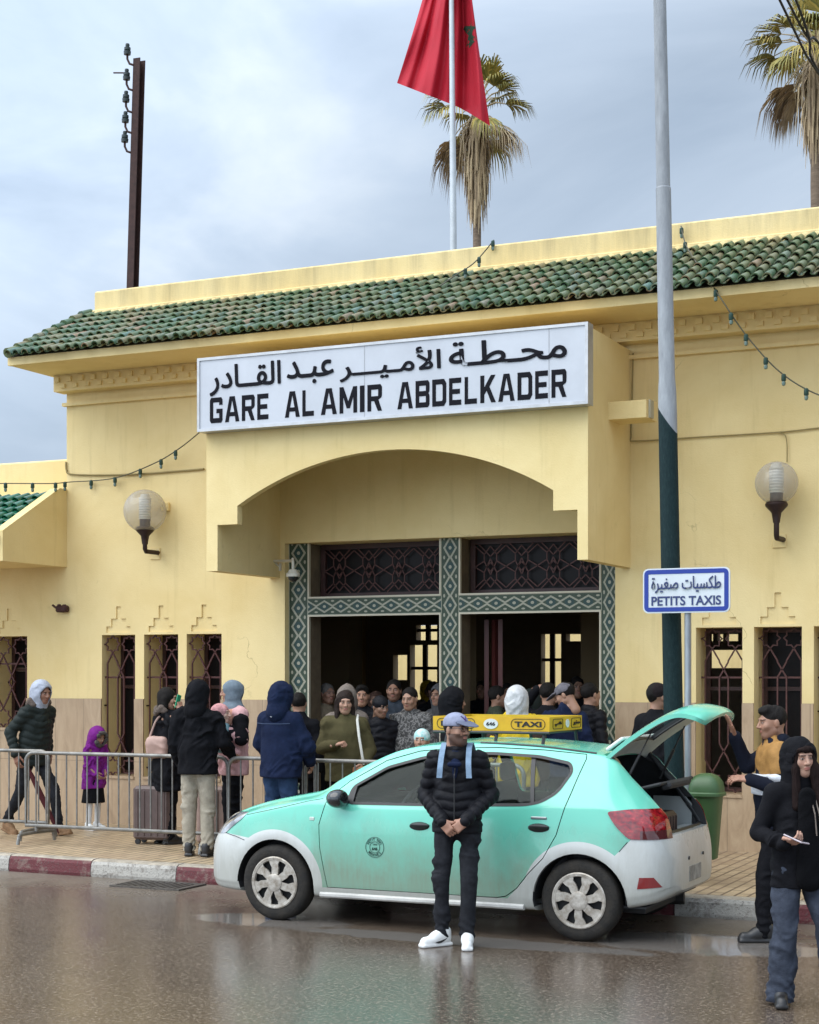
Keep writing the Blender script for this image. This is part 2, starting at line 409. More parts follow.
# ================================================================== SETTING
# ---- wet asphalt
m, g = newmat('asphalt'); b = g.b
ob = g.obj
b.inputs['Specular IOR Level'].default_value = .5
big = g.noise(ob, .45, 5, .6, .6); mid = g.noise(ob, 3.2, 6, .65); grain = g.noise(ob, 34, 3, .75); grit = g.noise(ob, 85, 2, .6); patch = g.noise(ob, .9, 4, .6, .3)
base = g.mix(g.ramp(mid, [(.3, 0.), (.72, 1.)]), (.050, .035, .025), (.088, .064, .046))
base = g.mix(g.ramp(grain, [(.50, 0.), (.68, .85)]), base, (.27, .215, .165)); base = g.mix(g.ramp(grain, [(.30, .8), (.44, 0.)]), base, (.016, .012, .009)); base = g.mix(g.ramp(grit, [(.55, 0.), (.7, .6)]), base, (.24, .19, .15))
sx = g.n('SeparateXYZ'); g.L.new(ob, sx.inputs[0])
def blob(cx, cy, rx, ry, q=.45):
    dx = g.m('DIVIDE', g.m('SUBTRACT', sx.outputs['X'], cx), rx); dy = g.m('DIVIDE', g.m('SUBTRACT', sx.outputs['Y'], cy), ry)
    d = g.m('SQRT', g.m('ADD', g.m('MULTIPLY', dx, dx), g.m('MULTIPLY', dy, dy)))
    return g.m('SUBTRACT', g.m('ADD', 1., g.m('MULTIPLY', g.m('SUBTRACT', mid, .5), q*2)), d)
pud = None
for a in ((-6.75, 11.85, .75, .34), (-3.25, 12.15, 1.05, .50), (-4.9, 11.55, 1.6, .22)):
    q = blob(*a); pud = q if pud is None else g.m('MAXIMUM', pud, q)
pm = g.ramp(pud, [(.0, 0.), (.16, 1.)])
dry = g.ramp(sx.outputs['Y'], [(.0, 0.), (1., 1.)])
dk = g.n('MapRange'); dk.inputs['From Min'].default_value = 12.6; dk.inputs['From Max'].default_value = 13.6; g.L.new(g.m('ADD', sx.outputs['Y'], g.m('MULTIPLY', g.m('SUBTRACT', patch, .5), 2.5)), dk.inputs['Value'])
# the gutter strip has half dried; pale sky reflection is painted into the shallow water by the wheels
col = g.mix(g.m('MULTIPLY', dk.outputs[0], .55), base, (.20, .165, .13)); col = g.mix(g.m('MULTIPLY', pm, .8), col, (.17, .155, .14))
vo = g.n('TexVoronoi', feature='DISTANCE_TO_EDGE'); vo.inputs['Scale'].default_value = .5; wv_ = g.n('VectorMath', operation='ADD'); nz_ = g.n('TexNoise'); nz_.inputs['Scale'].default_value = 2.5; nz_.inputs['Detail'].default_value = 6; g.L.new(ob, nz_.inputs['Vector']); g.L.new(ob, wv_.inputs[0]); g.L.new(nz_.outputs['Color'], wv_.inputs[1]); g.L.new(wv_.outputs[0], vo.inputs['Vector'])
col = g.mix(g.m('MULTIPLY', g.m('LESS_THAN', vo.outputs['Distance'], .005), g.ramp(big, [(.5, 0.), (.6, .7)])), col, (.015, .012, .010))
g.L.new(col, b.inputs['Base Color'])
ro = g.m('ADD', g.m('ADD', .085, g.m('MULTIPLY', g.ramp(patch, [(.35, 0.), (.65, 1.)]), .10)), g.m('MULTIPLY', dk.outputs[0], .28)); ro = g.m('ADD', ro, g.m('MULTIPLY', grain, .10)); ro = g.m('ADD', g.m('MULTIPLY', ro, g.m('SUBTRACT', 1., pm)), g.m('MULTIPLY', pm, .07))
g.L.new(ro, b.inputs['Roughness'])
hgt = g.m('ADD', g.m('MULTIPLY', grain, 1.), g.m('MULTIPLY', grit, .5))
bp = g.n('Bump'); bp.inputs['Distance'].default_value = .004; g.L.new(hgt, bp.inputs['Height']); g.L.new(g.m('SUBTRACT', .33, g.m('MULTIPLY', pm, .29)), bp.inputs['Strength']); g.L.new(bp.outputs[0], b.inputs['Normal'])
def grid(x0, x1, y0, y1, z): return MB().add([(x0, y0, z), (x1, y0, z), (x1, y1, z), (x0, y1, z)], [(0, 1, 2, 3)])
struct(grid(-400, 400, -400, 400, -.03).build('ground', mat('earth', (.16, .14, .11), .95, var=.4, vs=.3)))
struct(grid(-45, 30, -25, 14.2, 0).build('road', m))
# ---- pavement: narrow cream tiles laid in strips square to the kerb
def yk(x): return 13.70-(x+11)*.027
m, g = newmat('pavement_tiles'); b = g.b
br = g.n('TexBrick'); br.offset = .5; br.inputs['Scale'].default_value = 1; br.inputs['Brick Width'].default_value = .40; br.inputs['Row Height'].default_value = .112
br.inputs['Mortar Size'].default_value = .013; br.inputs['Mortar Smooth'].default_value = .3; br.inputs['Bias'].default_value = 0
g.L.new(g.mapping(g.obj, rot=(0, 0, R_(90))), br.inputs['Vector'])
br.inputs['Color1'].default_value = (.50, .385, .24, 1); br.inputs['Color2'].default_value = (.42, .315, .19, 1); br.inputs['Mortar'].default_value = (.075, .055, .038, 1)
n1 = g.noise(g.obj, 1.1, 6, .65, .5); n2 = g.noise(g.obj, 9, 5, .7)
c = g.mix(g.ramp(n1, [(.38, 0.), (.62, .7)]), br.outputs['Color'], (.27, .185, .115)); c = g.mix(g.ramp(n2, [(.5, 0.), (.75, .45)]), c, (.2, .15, .1))
g.L.new(c, b.inputs['Base Color']); g.L.new(g.ramp(n1, [(.35, .32), (.65, .62)]), b.inputs['Roughness'])
g.L.new(g.bump(br.outputs['Fac'], -.35, .01), b.inputs['Normal'])
mb = MB(); xs = [-40, -11, -2.9, 14]
mb.add([(x, yk(x)+.14, .172) for x in xs]+[(x, 17.0, .185) for x in xs], [(i, i+1, i+5, i+4) for i in range(3)])
struct(mb.build('pavement', m))
# ---- kerb stones, painted red and white by turns
def kmat(name, col, chip):
    m, g = newmat(name, .75); n1 = g.noise(g.obj, 7, 7, .75, .3); n2 = g.noise(g.obj, 45, 4, .7)
    c = g.mix(g.ramp(n1, [(.50, 0.), (.60, .85)]), col, chip); c = g.mix(g.ramp(n2, [(.56, 0.), (.66, .7)]), c, (.09, .08, .07))
    sp = g.n('SeparateXYZ'); g.L.new(g.obj, sp.inputs[0])
    g.L.new(c, g.b.inputs['Base Color']); g.L.new(g.bump(n2, .6, .02), g.b.inputs['Normal']); return m
k_red = kmat('kerb_red_paint', (.115, .022, .026), (.19, .12, .10)); k_wht = kmat('kerb_white_paint', (.40, .375, .33), (.19, .165, .14)); k_top = mat('kerb_stone', (.36, .31, .24), .75, var=.45, vs=9, bump=.5, bs=50)
def X_at(px, Y): return PY(px, 700, Y).x
e0 = [X_at(3, 13.6), X_at(87, 13.6), X_at(171, 13.55), X_at(264, 13.55)]
pl = (e0[2]-e0[0])/2
xs = [e0[0]-pl*k for k in range(12, 0, -1)]+e0+[e0[3]+.85, e0[3]+1.7, e0[3]+2.55, X_at(674, 13.5), X_at(780, 13.5)]
while xs[-2] < e0[3]+2.4: break
xs = sorted(xs); xs += [xs[-1]+.9*k for k in range(1, 14)]
ri = xs.index(e0[0]) % 2
for i in range(len(xs)-1):
    x0, x1 = xs[i]+.006, xs[i+1]-.006
    red = (i % 2 == ri)
    if x0 > X_at(664, 13.5)-.3: red = (i-xs.index(X_at(674, 13.5))) % 2 == 1
    P = [(0, -.02), (-.012, .03), (0, .125), (.02, .155), (.05, .168), (.155, .172), (.155, -.02)]
    mb = MB(); nseg = 5
    V = []; F = []
    for k in range(nseg+1):
        x = x0+(x1-x0)*k/nseg; j = rnd.uniform(-.006, .006)
        V += [(x, yk(x)+y+(j if n_ < 4 else 0), z+(j*.6 if 1 < n_ < 5 else 0)) for n_, (y, z) in enumerate(P)]
    n_ = len(P)
    for k in range(nseg):
        for q in range(n_): F.append((k*n_+q, k*n_+(q+1) % n_, (k+1)*n_+(q+1) % n_, (k+1)*n_+q))
    F += [tuple(range(n_)), tuple(range(nseg*n_, nseg*n_+n_))[::-1]]
    mb.add(V, F); o = struct(mb.build('kerb', k_red if red else k_wht)); o.data.materials.append(k_top)
    for p in o.data.polygons:
        if p.normal.z > .8: p.material_index = 1
# gutter grate by the kerb, and a scrap of yellow paper
t = thing_w('drain_grate', 'iron drain grate with parallel slots set in the road beside the kerb', 'drain', PZ(158, 886, 0))
gm = mat('cast_iron', (.12, .105, .09), .6, .6, var=.4, vs=30, bump=.4, bs=80); cx, cy = PZ(158, 886, 0).xy
mb = MB(); 
for y in (-.22, .22): mb.box((cx, cy+y, .006), (.78, .04, .020))
for x in (-.37, .37): mb.box((cx+x, cy, .006), (.04, .39, .020))
mb.build('frame', gm, t); mb = MB()
for k in range(11): mb.box((cx-.325+k*.065, cy, .004), (.034, .388, .016))
mb.build('bars', gm, t); MB().box((cx, cy, .003), (.70, .38, .004)).build('pit', mat('pit_shade_black', (.012, .011, .01), .9), t)  # flat black sheet under the bars, painted for the shade inside the drain
p = PZ(52, 871, 0); mb = MB(); r = random.Random(3); V = []
for i in range(7):
    for j in range(4): V.append((p.x-.16+i*.05+r.uniform(-.012, .012), p.y-.05+j*.032+r.uniform(-.01, .01)+.03*math.sin(i), .012+r.uniform(0, .03)))
mb.add(V, [(i*4+j, i*4+j+1, i*4+j+5, i*4+j+4) for i in range(6) for j in range(3)])
top(mb.build('paper_scrap', mat('yellow_paper', (.7, .5, .06), .7), smooth='all'), 'crumpled scrap of yellow paper lying at the foot of a red kerb stone', 'litter')

# ================================================================== STATION BUILDING
BW = 17.0
ST = thing_w('station_building', 'yellow plastered railway station with arched entrance canopy and green tiled eaves', 'building', (-8.5, 17, .18))
m, g = newmat('yellow_plaster', .88); Y0 = (.75, .575, .262)
n1 = g.noise(g.mapping(g.obj, (.5, .5, .5)), 1.6, 6, .6, .4); n2 = g.noise(g.mapping(g.obj, (3, 3, .25)), 2.2, 5, .65); n3 = g.noise(g.obj, 60, 4, .65); n4 = g.noise(g.obj, 5, 6, .75)
c = g.mix(g.ramp(n1, [(.35, 0.), (.65, 1.)]), (.715, .550, .255), (.81, .650, .335)); c = g.mix(g.ramp(n2, [(.56, 0.), (.78, .30)]), c, (.46, .34, .14))
c = g.mix(g.ramp(n4, [(.62, 0.), (.74, .35)]), c, (.50, .38, .17))
sz_ = g.n('SeparateXYZ'); g.L.new(g.obj, sz_.inputs[0]); wz_ = g.n('MapRange'); wz_.inputs['From Min'].default_value = 6.45; wz_.inputs['From Max'].default_value = 6.95; g.L.new(sz_.outputs['Z'], wz_.inputs['Value'])
c = g.mix(g.m('MULTIPLY', wz_.outputs[0], g.ramp(n2, [(.40, 0.), (.66, .55)])), c, (.30, .25, .15))
ck_ = g.n('TexVoronoi', feature='DISTANCE_TO_EDGE'); ck_.inputs['Scale'].default_value = .42; cw_ = g.n('VectorMath', operation='ADD'); cn_ = g.n('TexNoise'); cn_.inputs['Scale'].default_value = 1.7; cn_.inputs['Detail'].default_value = 8; g.L.new(g.obj, cn_.inputs['Vector']); g.L.new(g.obj, cw_.inputs[0]); g.L.new(cn_.outputs['Color'], cw_.inputs[1]); g.L.new(cw_.outputs[0], ck_.inputs['Vector'])
c = g.mix(g.m('MULTIPLY', g.m('LESS_THAN', ck_.outputs['Distance'], .0022), g.ramp(n1, [(.55, 0.), (.62, .55)])), c, (.36, .27, .12))
g.L.new(c, g.b.inputs['Base Color']); g.L.new(g.bump(g.m('ADD', n3, g.m('MULTIPLY', n4, 1.5)), .18, .02), g.b.inputs['Normal']); g.b.inputs['Specular IOR Level'].default_value = .25
PL = m
m, g = newmat('travertine', .5)
sp = g.n('SeparateXYZ'); g.L.new(g.obj, sp.inputs[0])
n1 = g.noise(g.mapping(g.obj, (3.2, 3.2, .8)), 2.2, 8, .7, 1.2); n2 = g.noise(g.obj, 20, 5, .7); n5 = g.noise(g.obj, .9, 4, .6)
pn = g.m('FLOOR', g.m('MULTIPLY', sp.outputs['X'], 2.35)); wn = g.n('TexWhiteNoise', noise_dimensions='1D'); g.L.new(pn, wn.inputs['W'])
c = g.ramp(n1, [(.25, (.31, .21, .125)), (.5, (.43, .305, .19)), (.75, (.52, .39, .25))]); c = g.mix(g.m('MULTIPLY', wn.outputs['Value'], .2), c, (.36, .25, .14))
fr = g.m('FRACT', g.m('MULTIPLY', sp.outputs['X'], 2.35)); jn = g.m('LESS_THAN', fr, .012); jz = g.m('LESS_THAN', g.m('FRACT', g.m('MULTIPLY', g.m('SUBTRACT', sp.outputs['Z'], .18), 1.3)), .006)
c = g.mix(g.m('MULTIPLY', g.m('MAXIMUM', jn, jz), .7), c, (.10, .07, .04)); c = g.mix(g.ramp(n5, [(.5, 0.), (.7, .3)]), c, (.25, .17, .10))
g.L.new(c, g.b.inputs['Base Color']); g.L.new(g.bump(n2, .15, .01), g.b.inputs['Normal'])
TV = m
WIN = [rect(x, x+.49, .77, 2.505) for x in (-12.08, -11.46, -10.85, -4.59, -3.98, -3.37, -2.76)]
W0 = rect(-13.78, -13.22, 1.34, 2.505)
DOOR = rect(-9.50, -5.47, .18, 3.55)
OPEN = WIN+[W0]
EAVE_B = 5.62
main = [(-12.61, .1), (-9.5, .1), (-9.5, 3.55), (-5.47, 3.55), (-5.47, .1), (3.5, .1), (3.5, EAVE_B), (-12.61, EAVE_B)]
def hl(lps): return lps
# core of the wall with its deep reveals, then a 2 cm render coat that carries the stepped niches
plate('wall', [main], [w_ for w_ in WIN], 17.02, 17.47, PL, ST)
def steps(w_):
    x0, x1 = w_[0][0], w_[1][0]; c = (x0+x1)/2; z = 2.535
    return [(c-.178, z), (c+.178, z), (c+.178, z+.075), (c+.108, z+.075), (c+.108, z+.17), (c+.034, z+.17), (c+.034, z+.32), (c-.034, z+.32), (c-.034, z+.17), (c-.108, z+.17), (c-.108, z+.075), (c-.178, z+.075)]
plate('render_coat', [main], WIN+[steps(w_) for w_ in WIN], 17.0, 17.02, PL, ST)
wing = [(-22, .1), (-12.61, .1), (-12.61, 4.0), (-22, 4.0)]
plate('wing_wall', [wing], [W0], 17.02, 17.47, PL, ST)
plate('wing_render_coat', [wing], [W0, steps(W0)], 17.0, 17.02, PL, ST)
wz = 1.72
def clipw(w_): return [(x, max(.78, min(z, wz+.1))) for x, z in w_]
# stone dado: outline notched by the windows that reach up through it
def dado(x0, x1, wins):
    P = [(x0, .17), (x1, .17), (x1, wz)]
    for w_ in sorted(wins, key=lambda q: -q[0][0]):
        a, b_, z = w_[0][0], w_[1][0], w_[0][1]
        P += [(b_, wz), (b_, z), (a, z), (a, wz)]
    return P+[(x0, wz)]
mb = plate('dado', [dado(-22, -9.62, WIN[:3]+[W0]), dado(-5.46, 3.5, WIN[3:])], [], 16.975, 17.0, TV, ST)
MB().b2((-12.61, 17.47, .1), (-12.41, 26, EAVE_B)).build('side_wall', PL, ST); MB().b2((3.3, 17.47, .1), (3.5, 26, EAVE_B)).build('side_wall', PL, ST)
# cornice: fascia, soffit, dentils
mb = MB(); mb.b2((-12.73, 16.0, 5.715), (3.6, 16.06, 5.81)); mb.b2((-12.73, 16.061, 5.72), (3.6, 17.3, 5.78)); mb.b2((-12.73, 16.061, 5.781), (-12.66, 17.5, 5.81)); mb.build('eaves', PL, ST)
mb = MB(); mb.b2((-12.66, 16.80, 5.52), (3.5, 17.01, 5.719)); mb.b2((-12.64, 16.94, 5.36), (3.5, 16.999, 5.40)); mb.build('cornice', PL, ST)
mb = MB(); x = -12.6
while x < 3.4: mb.box((x, 16.785, 5.66), (.07, .03, .06)); mb.box((x+.09, 16.785, 5.58), (.07, .03, .05)); x += .18
mb.build('dentils', PL, ST)
# low parapet over the tiles
mb = MB(); mb.b2((-12.56, 17.5, 5.8), (3.5, 17.75, 6.90), bev=.02); mb.b2((-12.575, 17.47, 6.60), (3.52, 17.51, 6.66), bev=.012); mb.build('parapet', PL, ST)
MB().b2((-12.5, 17.7, 6.3), (3.4, 26, 6.45)).build('flat_roof', mat('roof_felt', (.2, .19, .17), .9, var=.3), ST)
MB().add([(-12.72, 16.02, 5.815), (3.6, 16.02, 5.815), (3.6, 17.5, 6.56), (-12.6, 17.5, 6.56), (-12.72, 16.02, 5.79), (3.6, 16.02, 5.79), (3.6, 17.5, 5.79), (-12.6, 17.5, 5.79)], [(0, 1, 2, 3), (0, 4, 5, 1), (3, 7, 4, 0), (1, 5, 6, 2)]).build('roof_bed', mat('roof_mortar', (.22, .19, .13), .9), ST)
# glazed barrel tiles: every tile its own little vault
m, g = newmat('green_glazed_tiles', .28); g.b.inputs['Specular IOR Level'].default_value = .6
geo = g.n('NewGeometry'); rv = geo.outputs['Random Per Island']
c = g.ramp(rv, [(0., (.028, .078, .034)), (.25, (.046, .115, .048)), (.45, (.078, .135, .058)), (.60, (.118, .145, .058)), (.74, (.155, .155, .072)), (.85, (.19, .155, .072)), (.93, (.075, .165, .13)), (.98, (.24, .155, .085))])
n1 = g.noise(g.obj, 16, 6, .7); n2 = g.noise(g.obj, 1.2, 4, .6)
c = g.mix(g.ramp(n1, [(.50, 0.), (.72, .65)]), c, (.15, .12, .075)); c = g.mix(g.ramp(n2, [(.48, 0.), (.72, .4)]), c, (.17, .16, .08))
g.L.new(c, g.b.inputs['Base Color']); g.L.new(g.ramp(n1, [(.4, .30), (.65, .75)]), g.b.inputs['Roughness']); g.L.new(g.bump(n1, .3, .01), g.b.inputs['Normal'])
GT = m
m, g = newmat('clean_green_tiles', .22); n1 = g.noise(g.obj, 14, 6, .7); rv = g.n('NewGeometry').outputs['Random Per Island']
c = g.ramp(rv, [(0., (.008, .09, .045)), (.6, (.015, .13, .07)), (1., (.03, .16, .10))]); g.L.new(g.mix(g.ramp(n1, [(.58, 0.), (.75, .5)]), c, (.2, .22, .18)), g.b.inputs['Base Color']); GT2 = m
def tile_roof(name, x0, x1, ya, za, yb, zb, dx, rows, m, parent, n=6, seed=1):
    r = random.Random(seed); V = []; F = []; nx = int((x1-x0)/dx); L_ = Vector((0, yb-ya, zb-za)); up = Vector((0, -(zb-za), yb-ya)).normalized()
    def half(cx, t0, t1, r0, r1, lift0, lift1, sgn, jx):
        a0 = len(V); T = .012
        for t, rr, lf in ((t0, r0, lift0), (t1, r1, lift1)):
            for th in (0, 1):
                for k in range(n+1):
                    a = math.pi*k/n; q = rr-(T if th else 0); x = cx+jx-math.cos(a)*q
                    p = Vector((0, ya, za))+L_*t+up*(lf+sgn*math.sin(a)*q*(1.05 if sgn > 0 else .7)); V.append((x, p.y, p.z))
        w_ = n+1
        for k in range(n):
            F.append((a0+k, a0+k+1, a0+2*w_+k+1, a0+2*w_+k)); F.append((a0+k, a0+w_+k, a0+w_+k+1, a0+k+1))
    for i in range(nx+1):
        cx = x0+dx*(i+.5)
        for j in range(rows):
            t0 = j/rows-.02; t1 = (j+1)/rows+.03; jx = r.uniform(-.006, .006); jl = r.uniform(-.004, .006)
            half(cx, t0+r.uniform(-.012, .012), t1, dx*.40, dx*.27, .040+jl, .014+jl, 1, jx)
            half(cx+dx/2, t0+.012, t1, dx*.30, dx*.34, .042, .030, -1, jx*.5)
    o = mesh_obj(name, V, F, m, parent, smooth=50); return o
tile_roof('roof_tiles', -12.70, 3.5, 15.93, 5.80, 17.52, 6.59, .124, 7, GT, ST)
# verge: one sloping run of cover tiles closing the gable end
mb = MB(); a = Vector((-12.68, 15.93, 5.83)); b_ = Vector((-12.62, 17.5, 6.63))
for k in range(9):
    p = a.lerp(b_, k/9); q = a.lerp(b_, (k+1.12)/9); mb.tube([p+Vector((0, 0, .02)), q+Vector((0, 0, .0))], [.062, .05], 10)
mb.build('verge_tiles', GT, ST, smooth=50)
mb = MB(); x = -12.72
while x < 3.4: mb.lathe([(.0, .0), (.04, .0), (.045, .03), (.0, .05)], (x, 17.455, 6.585), 8, Matrix.Rotation(R_(90), 3, 'X')); x += .124
mb.build('mortar_caps', PL, ST, smooth=True)
# ---- left wing: pent roof, cheek wall and set-back parapet
ck = PX(36, 547, -12.6); ct = PX(31, 513, -12.6); cb = PX(69.8, 550, -12.6)
yf = 15.75; zs = 3.36
mb = MB()
prof = [(yf, zs), (17.0, zs), (17.0, 4.33), (16.85, 4.33), (yf, 3.72)]
mb.prism(prof, -12.74, -12.605, lambda u, v, w_: (w_, u, v)); mb.build('wing_cheek_wall', PL, ST)
mb = MB(); mb.b2((-22, yf+.06, zs+.002), (-12.745, 16.999, zs+.1)); mb.b2((-22, yf+.002, zs), (-12.745, yf+.06, 3.60)); mb.build('wing_eaves', PL, ST)
MB().prism([(yf+.06, zs+.101), (16.999, zs+.101), (16.999, 4.22), (yf+.06, 3.61)], -22, -12.745, lambda u, v, w_: (w_, u, v)).build('wing_roof_bed', MATS['roof_mortar'], ST)
tile_roof('wing_roof_tiles', -22, -12.80, yf-.06, 3.60, 17.0, 4.25, .15, 7, GT2, ST, seed=5)
pz = PY(67, 462, 17.9).z
MB().b2((-22, 17.65, 3.9), (-12.62, 17.9, pz), bev=.02).b2((-22, 17.0, 4.0), (-12.62, 17.66, 4.16)).build('wing_parapet', PL, ST)
# ---- entrance canopy
CY = 15.6; CX0, CX1 = -9.70, -5.30
def c2(px, py): v = PY(px, py, CY); return (v.x, v.z)
arc = []
a0 = c2(237.3, 505.5); a1 = c2(553.2, 490.5); crown = c2(400, 449)
s_ = (a1[0]-a0[0])/2; zb_ = (a0[1]+a1[1])/2; rise = crown[1]-zb_; Rr = (s_*s_+rise*rise)/(2*rise); xc = (a0[0]+a1[0])/2
for k in range(33):
    x = a0[0]+(a1[0]-a0[0])*k/32; arc.append((x, zb_+rise-Rr+math.sqrt(Rr*Rr-(x-xc)**2)))
st = c2(217, 525)[1]; st2 = c2(577.4, 509.6)[1]; zbt = 3.15; xl = c2(217.5, 560)[0]; xr = c2(577.4, 530)[0]
outl = [(CX0, zbt), (xl, zbt), (xl, st), (a0[0], st)]+arc+[(a1[0], st2), (xr, st2), (xr, zbt), (CX1, zbt), (CX1, 5.46), (CX0, 5.46)]
plate('canopy_front', [outl], [], CY, CY+.10, PL, ST)
MB().b2((CX0, CY+.10, zbt), (xl-.004, 17.0, 5.46)).build('canopy_cheek', PL, ST); MB().b2((xr+.004, CY+.10, zbt), (CX1, 17.0, 5.46)).build('canopy_cheek', PL, ST)
mb = MB(); mb.b2((xl-.004, CY+.10, 4.98), (xr+.004, 17.0, 5.455)); mb.build('canopy_slab', PL, ST)
bq = PX(621, 420, CX1+.15)
mb = MB(); p = PX(609, 420, CX1)
yb = p.y; mb.prism([(yb-.02, 4.62), (yb+.36, 4.62), (yb+.36, 4.83), (yb-.02, 4.80)], CX1, CX1+.40, lambda u, v, w_: (w_, u, v)); mb.build('stub_beam', PL, ST)
mb = MB(); mb.box((CX1+.41, yb+.12, 4.72), (.02, .12, .18)); mb.build('bracket', mat('grey_paint', (.4, .37, .28), .6), ST)
# ---- tiled door frame (zellige bands, strips with their own metric UVs)
m, g = newmat('zellige', .55)
uv = g.n('UVMap'); sp = g.n('SeparateXYZ'); g.L.new(uv.outputs[0], sp.inputs[0])
u = g.m('ABSOLUTE', sp.outputs['X']); v = sp.outputs['Y']; P_ = .215
t = g.m('MULTIPLY', g.m('ABSOLUTE', g.m('SUBTRACT', g.m('FRACT', g.m('DIVIDE', v, P_)), .5)), 2.)
z1 = g.m('LESS_THAN', g.m('ABSOLUTE', g.m('SUBTRACT', u, g.m('ADD', .03, g.m('MULTIPLY', t, .30)))), .058)
def dot(uc, tc_, ru, rt):
    du = g.m('DIVIDE', g.m('SUBTRACT', u, uc), ru); dv = g.m('DIVIDE', g.m('SUBTRACT', t, tc_), rt)
    return g.m('LESS_THAN', g.m('ADD', g.m('MULTIPLY', du, du), g.m('MULTIPLY', dv, dv)), 1.)
d = g.m('MAXIMUM', dot(0., 1., .085, .19), dot(.33, 0., .055, .20)); bd = g.m('GREATER_THAN', u, .465)
gn_ = g.ramp(g.noise(g.obj, 35, 4, .7), [(.3, (.016, .034, .018)), (.7, (.042, .070, .038))])
gn_ = g.mix(g.m('MULTIPLY', g.m('GREATER_THAN', t, .5), g.m('LESS_THAN', u, .2)), gn_, (.012, .045, .04))
wh = g.ramp(g.noise(g.obj, 50, 4, .7), [(.3, (.25, .245, .18)), (.7, (.39, .38, .29))])
c = g.mix(g.m('MAXIMUM', g.m('MAXIMUM', z1, d), bd), gn_, wh)
g.L.new(c, g.b.inputs['Base Color']); ZL = m
TY = 17.10; pil = [(-9.50, -9.245), (-7.545, -7.325), (-5.66, -5.47)]; BZ0, BZ1, TZ = 2.71, 2.905, 3.55
V = []; F = []; U = []
def strip(x0, x1, z0, z1, vert, y=TY):
    n = len(V); V.extend([(x0, y, z0), (x1, y, z0), (x1, y, z1), (x0, y, z1)]); F.append((n, n+1, n+2, n+3))
    U.extend([(-.5, z0), (.5, z0), (.5, z1), (-.5, z1)] if vert else [(-.5, x0), (-.5, x1), (.5, x1), (.5, x0)])
for x0, x1 in pil: strip(x0, x1, .18, TZ, True)
strip(pil[0][1], pil[1][0], BZ0, BZ1, False); strip(pil[1][1], pil[2][0], BZ0, BZ1, False)
o = mesh_obj('tiled_frame', V, F, ZL, ST); ul = o.data.uv_layers.new(name='UVMap')
for lp in o.data.loops: ul.data[lp.index].uv = U[lp.vertex_index]
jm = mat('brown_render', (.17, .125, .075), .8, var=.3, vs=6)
mb = MB()
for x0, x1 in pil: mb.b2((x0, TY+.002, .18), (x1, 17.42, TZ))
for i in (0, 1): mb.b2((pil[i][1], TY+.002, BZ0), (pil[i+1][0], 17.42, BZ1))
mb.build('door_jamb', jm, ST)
tm = mat('cream_trim', (.55, .50, .38), .6)
mb = MB()
for i in (0, 1):
    x0, x1 = pil[i][1], pil[i+1][0]
    for z0, z1 in ((.18, BZ0), (BZ1, TZ)):
        mb.b2((x0, TY-.012, z0), (x0+.018, TY+.03, z1)); mb.b2((x1-.018, TY-.012, z0), (x1, TY+.03, z1))
        if z0 == BZ1: mb.b2((x0+.018, TY-.012, z0), (x1-.018, TY+.03, z0+.018))
        else: mb.b2((x0+.018, TY-.012, z1-.018), (x1-.018, TY+.03, z1))
mb.build('door_trim', tm, ST)
# ---- wrought-iron grilles
IR = mat('oxide_iron', (.075, .022, .018), .55, .3, var=.35, vs=30)
IR2 = mat('pinkish_iron', (.105, .042, .035), .6, .2, var=.35, vs=30)
def bar(mb, a, b, r, n=4): mb.tube([a, b], r, n)
def star(cx, cz, R0, y):
    P = []
    for k in range(16):
        a = math.pi*2*k/16+math.pi/16*0; q = R0 if k % 2 == 0 else R0*.74
        P.append((cx+q*math.sin(a), y, cz+q*math.cos(a)))
    return P
def window_grille(x0, x1, z0, z1, y, m, parent, r=.0085, frame=False):
    mb = MB(); c = (x0+x1)/2; w_ = (x1-x0); h = w_/4
    for s in (-1, 1):
        u = c+s*h
        for zc, sg in ((z1-h*.92, -1), (z0+h*.92, 1)):
            P = star(u, zc, h*.86, y); mb.tube(P, r, 4, closed=True)
            zt = zc+sg*h*.86; zA = zt+sg*h*1.05; zq = zt
            hgt = z1-z0; Lw = hgt*.30
            for q in (-1, 1):
                bar(mb, (u, y, zt), (u+q*h*.62, y, zA), r)
                bar(mb, (u+q*h*.62, y, zA), (u+q*h*.62, y, zA+sg*Lw*.45 if q == s else zA+sg*h*.1), r)
                if q != s:
                    bar(mb, (u+q*h*.62, y, zA+sg*h*.1), (c+ -q*0, y, zA+sg*h*.75), r); bar(mb, (c, y, zA+sg*h*.75), (c+q*-h*.38, y, zA+sg*h*1.4), r)
                    bar(mb, (c-q*h*.38, y, zA+sg*h*1.4), (c-q*h*.38, y, (z0+z1)/2), r)
            bar(mb, (u+s*h*.62, y, zA+sg*Lw*.45), (u+s*h*.62, y, (z0+z1)/2), r)
            bar(mb, (u+s*h*.86, y, zc), (x1+.01 if s > 0 else x0-.01, y, zc), r); bar(mb, (u+s*h*.62, y, zA+sg*Lw), (x1+.01 if s > 0 else x0-.01, y, zA+sg*Lw), r)
    for z in (z1-.30*(z1-z0),): bar(mb, (x0, y+.02, z), (x1, y+.02, z), r*1.3)
    return mb.build('grille', m, parent)
GLM = mat('dark_window_glass', (.010, .008, .008), .35, spec=.12)
WD = mat('dark_wood', (.05, .018, .014), .5, var=.4, vs=12)
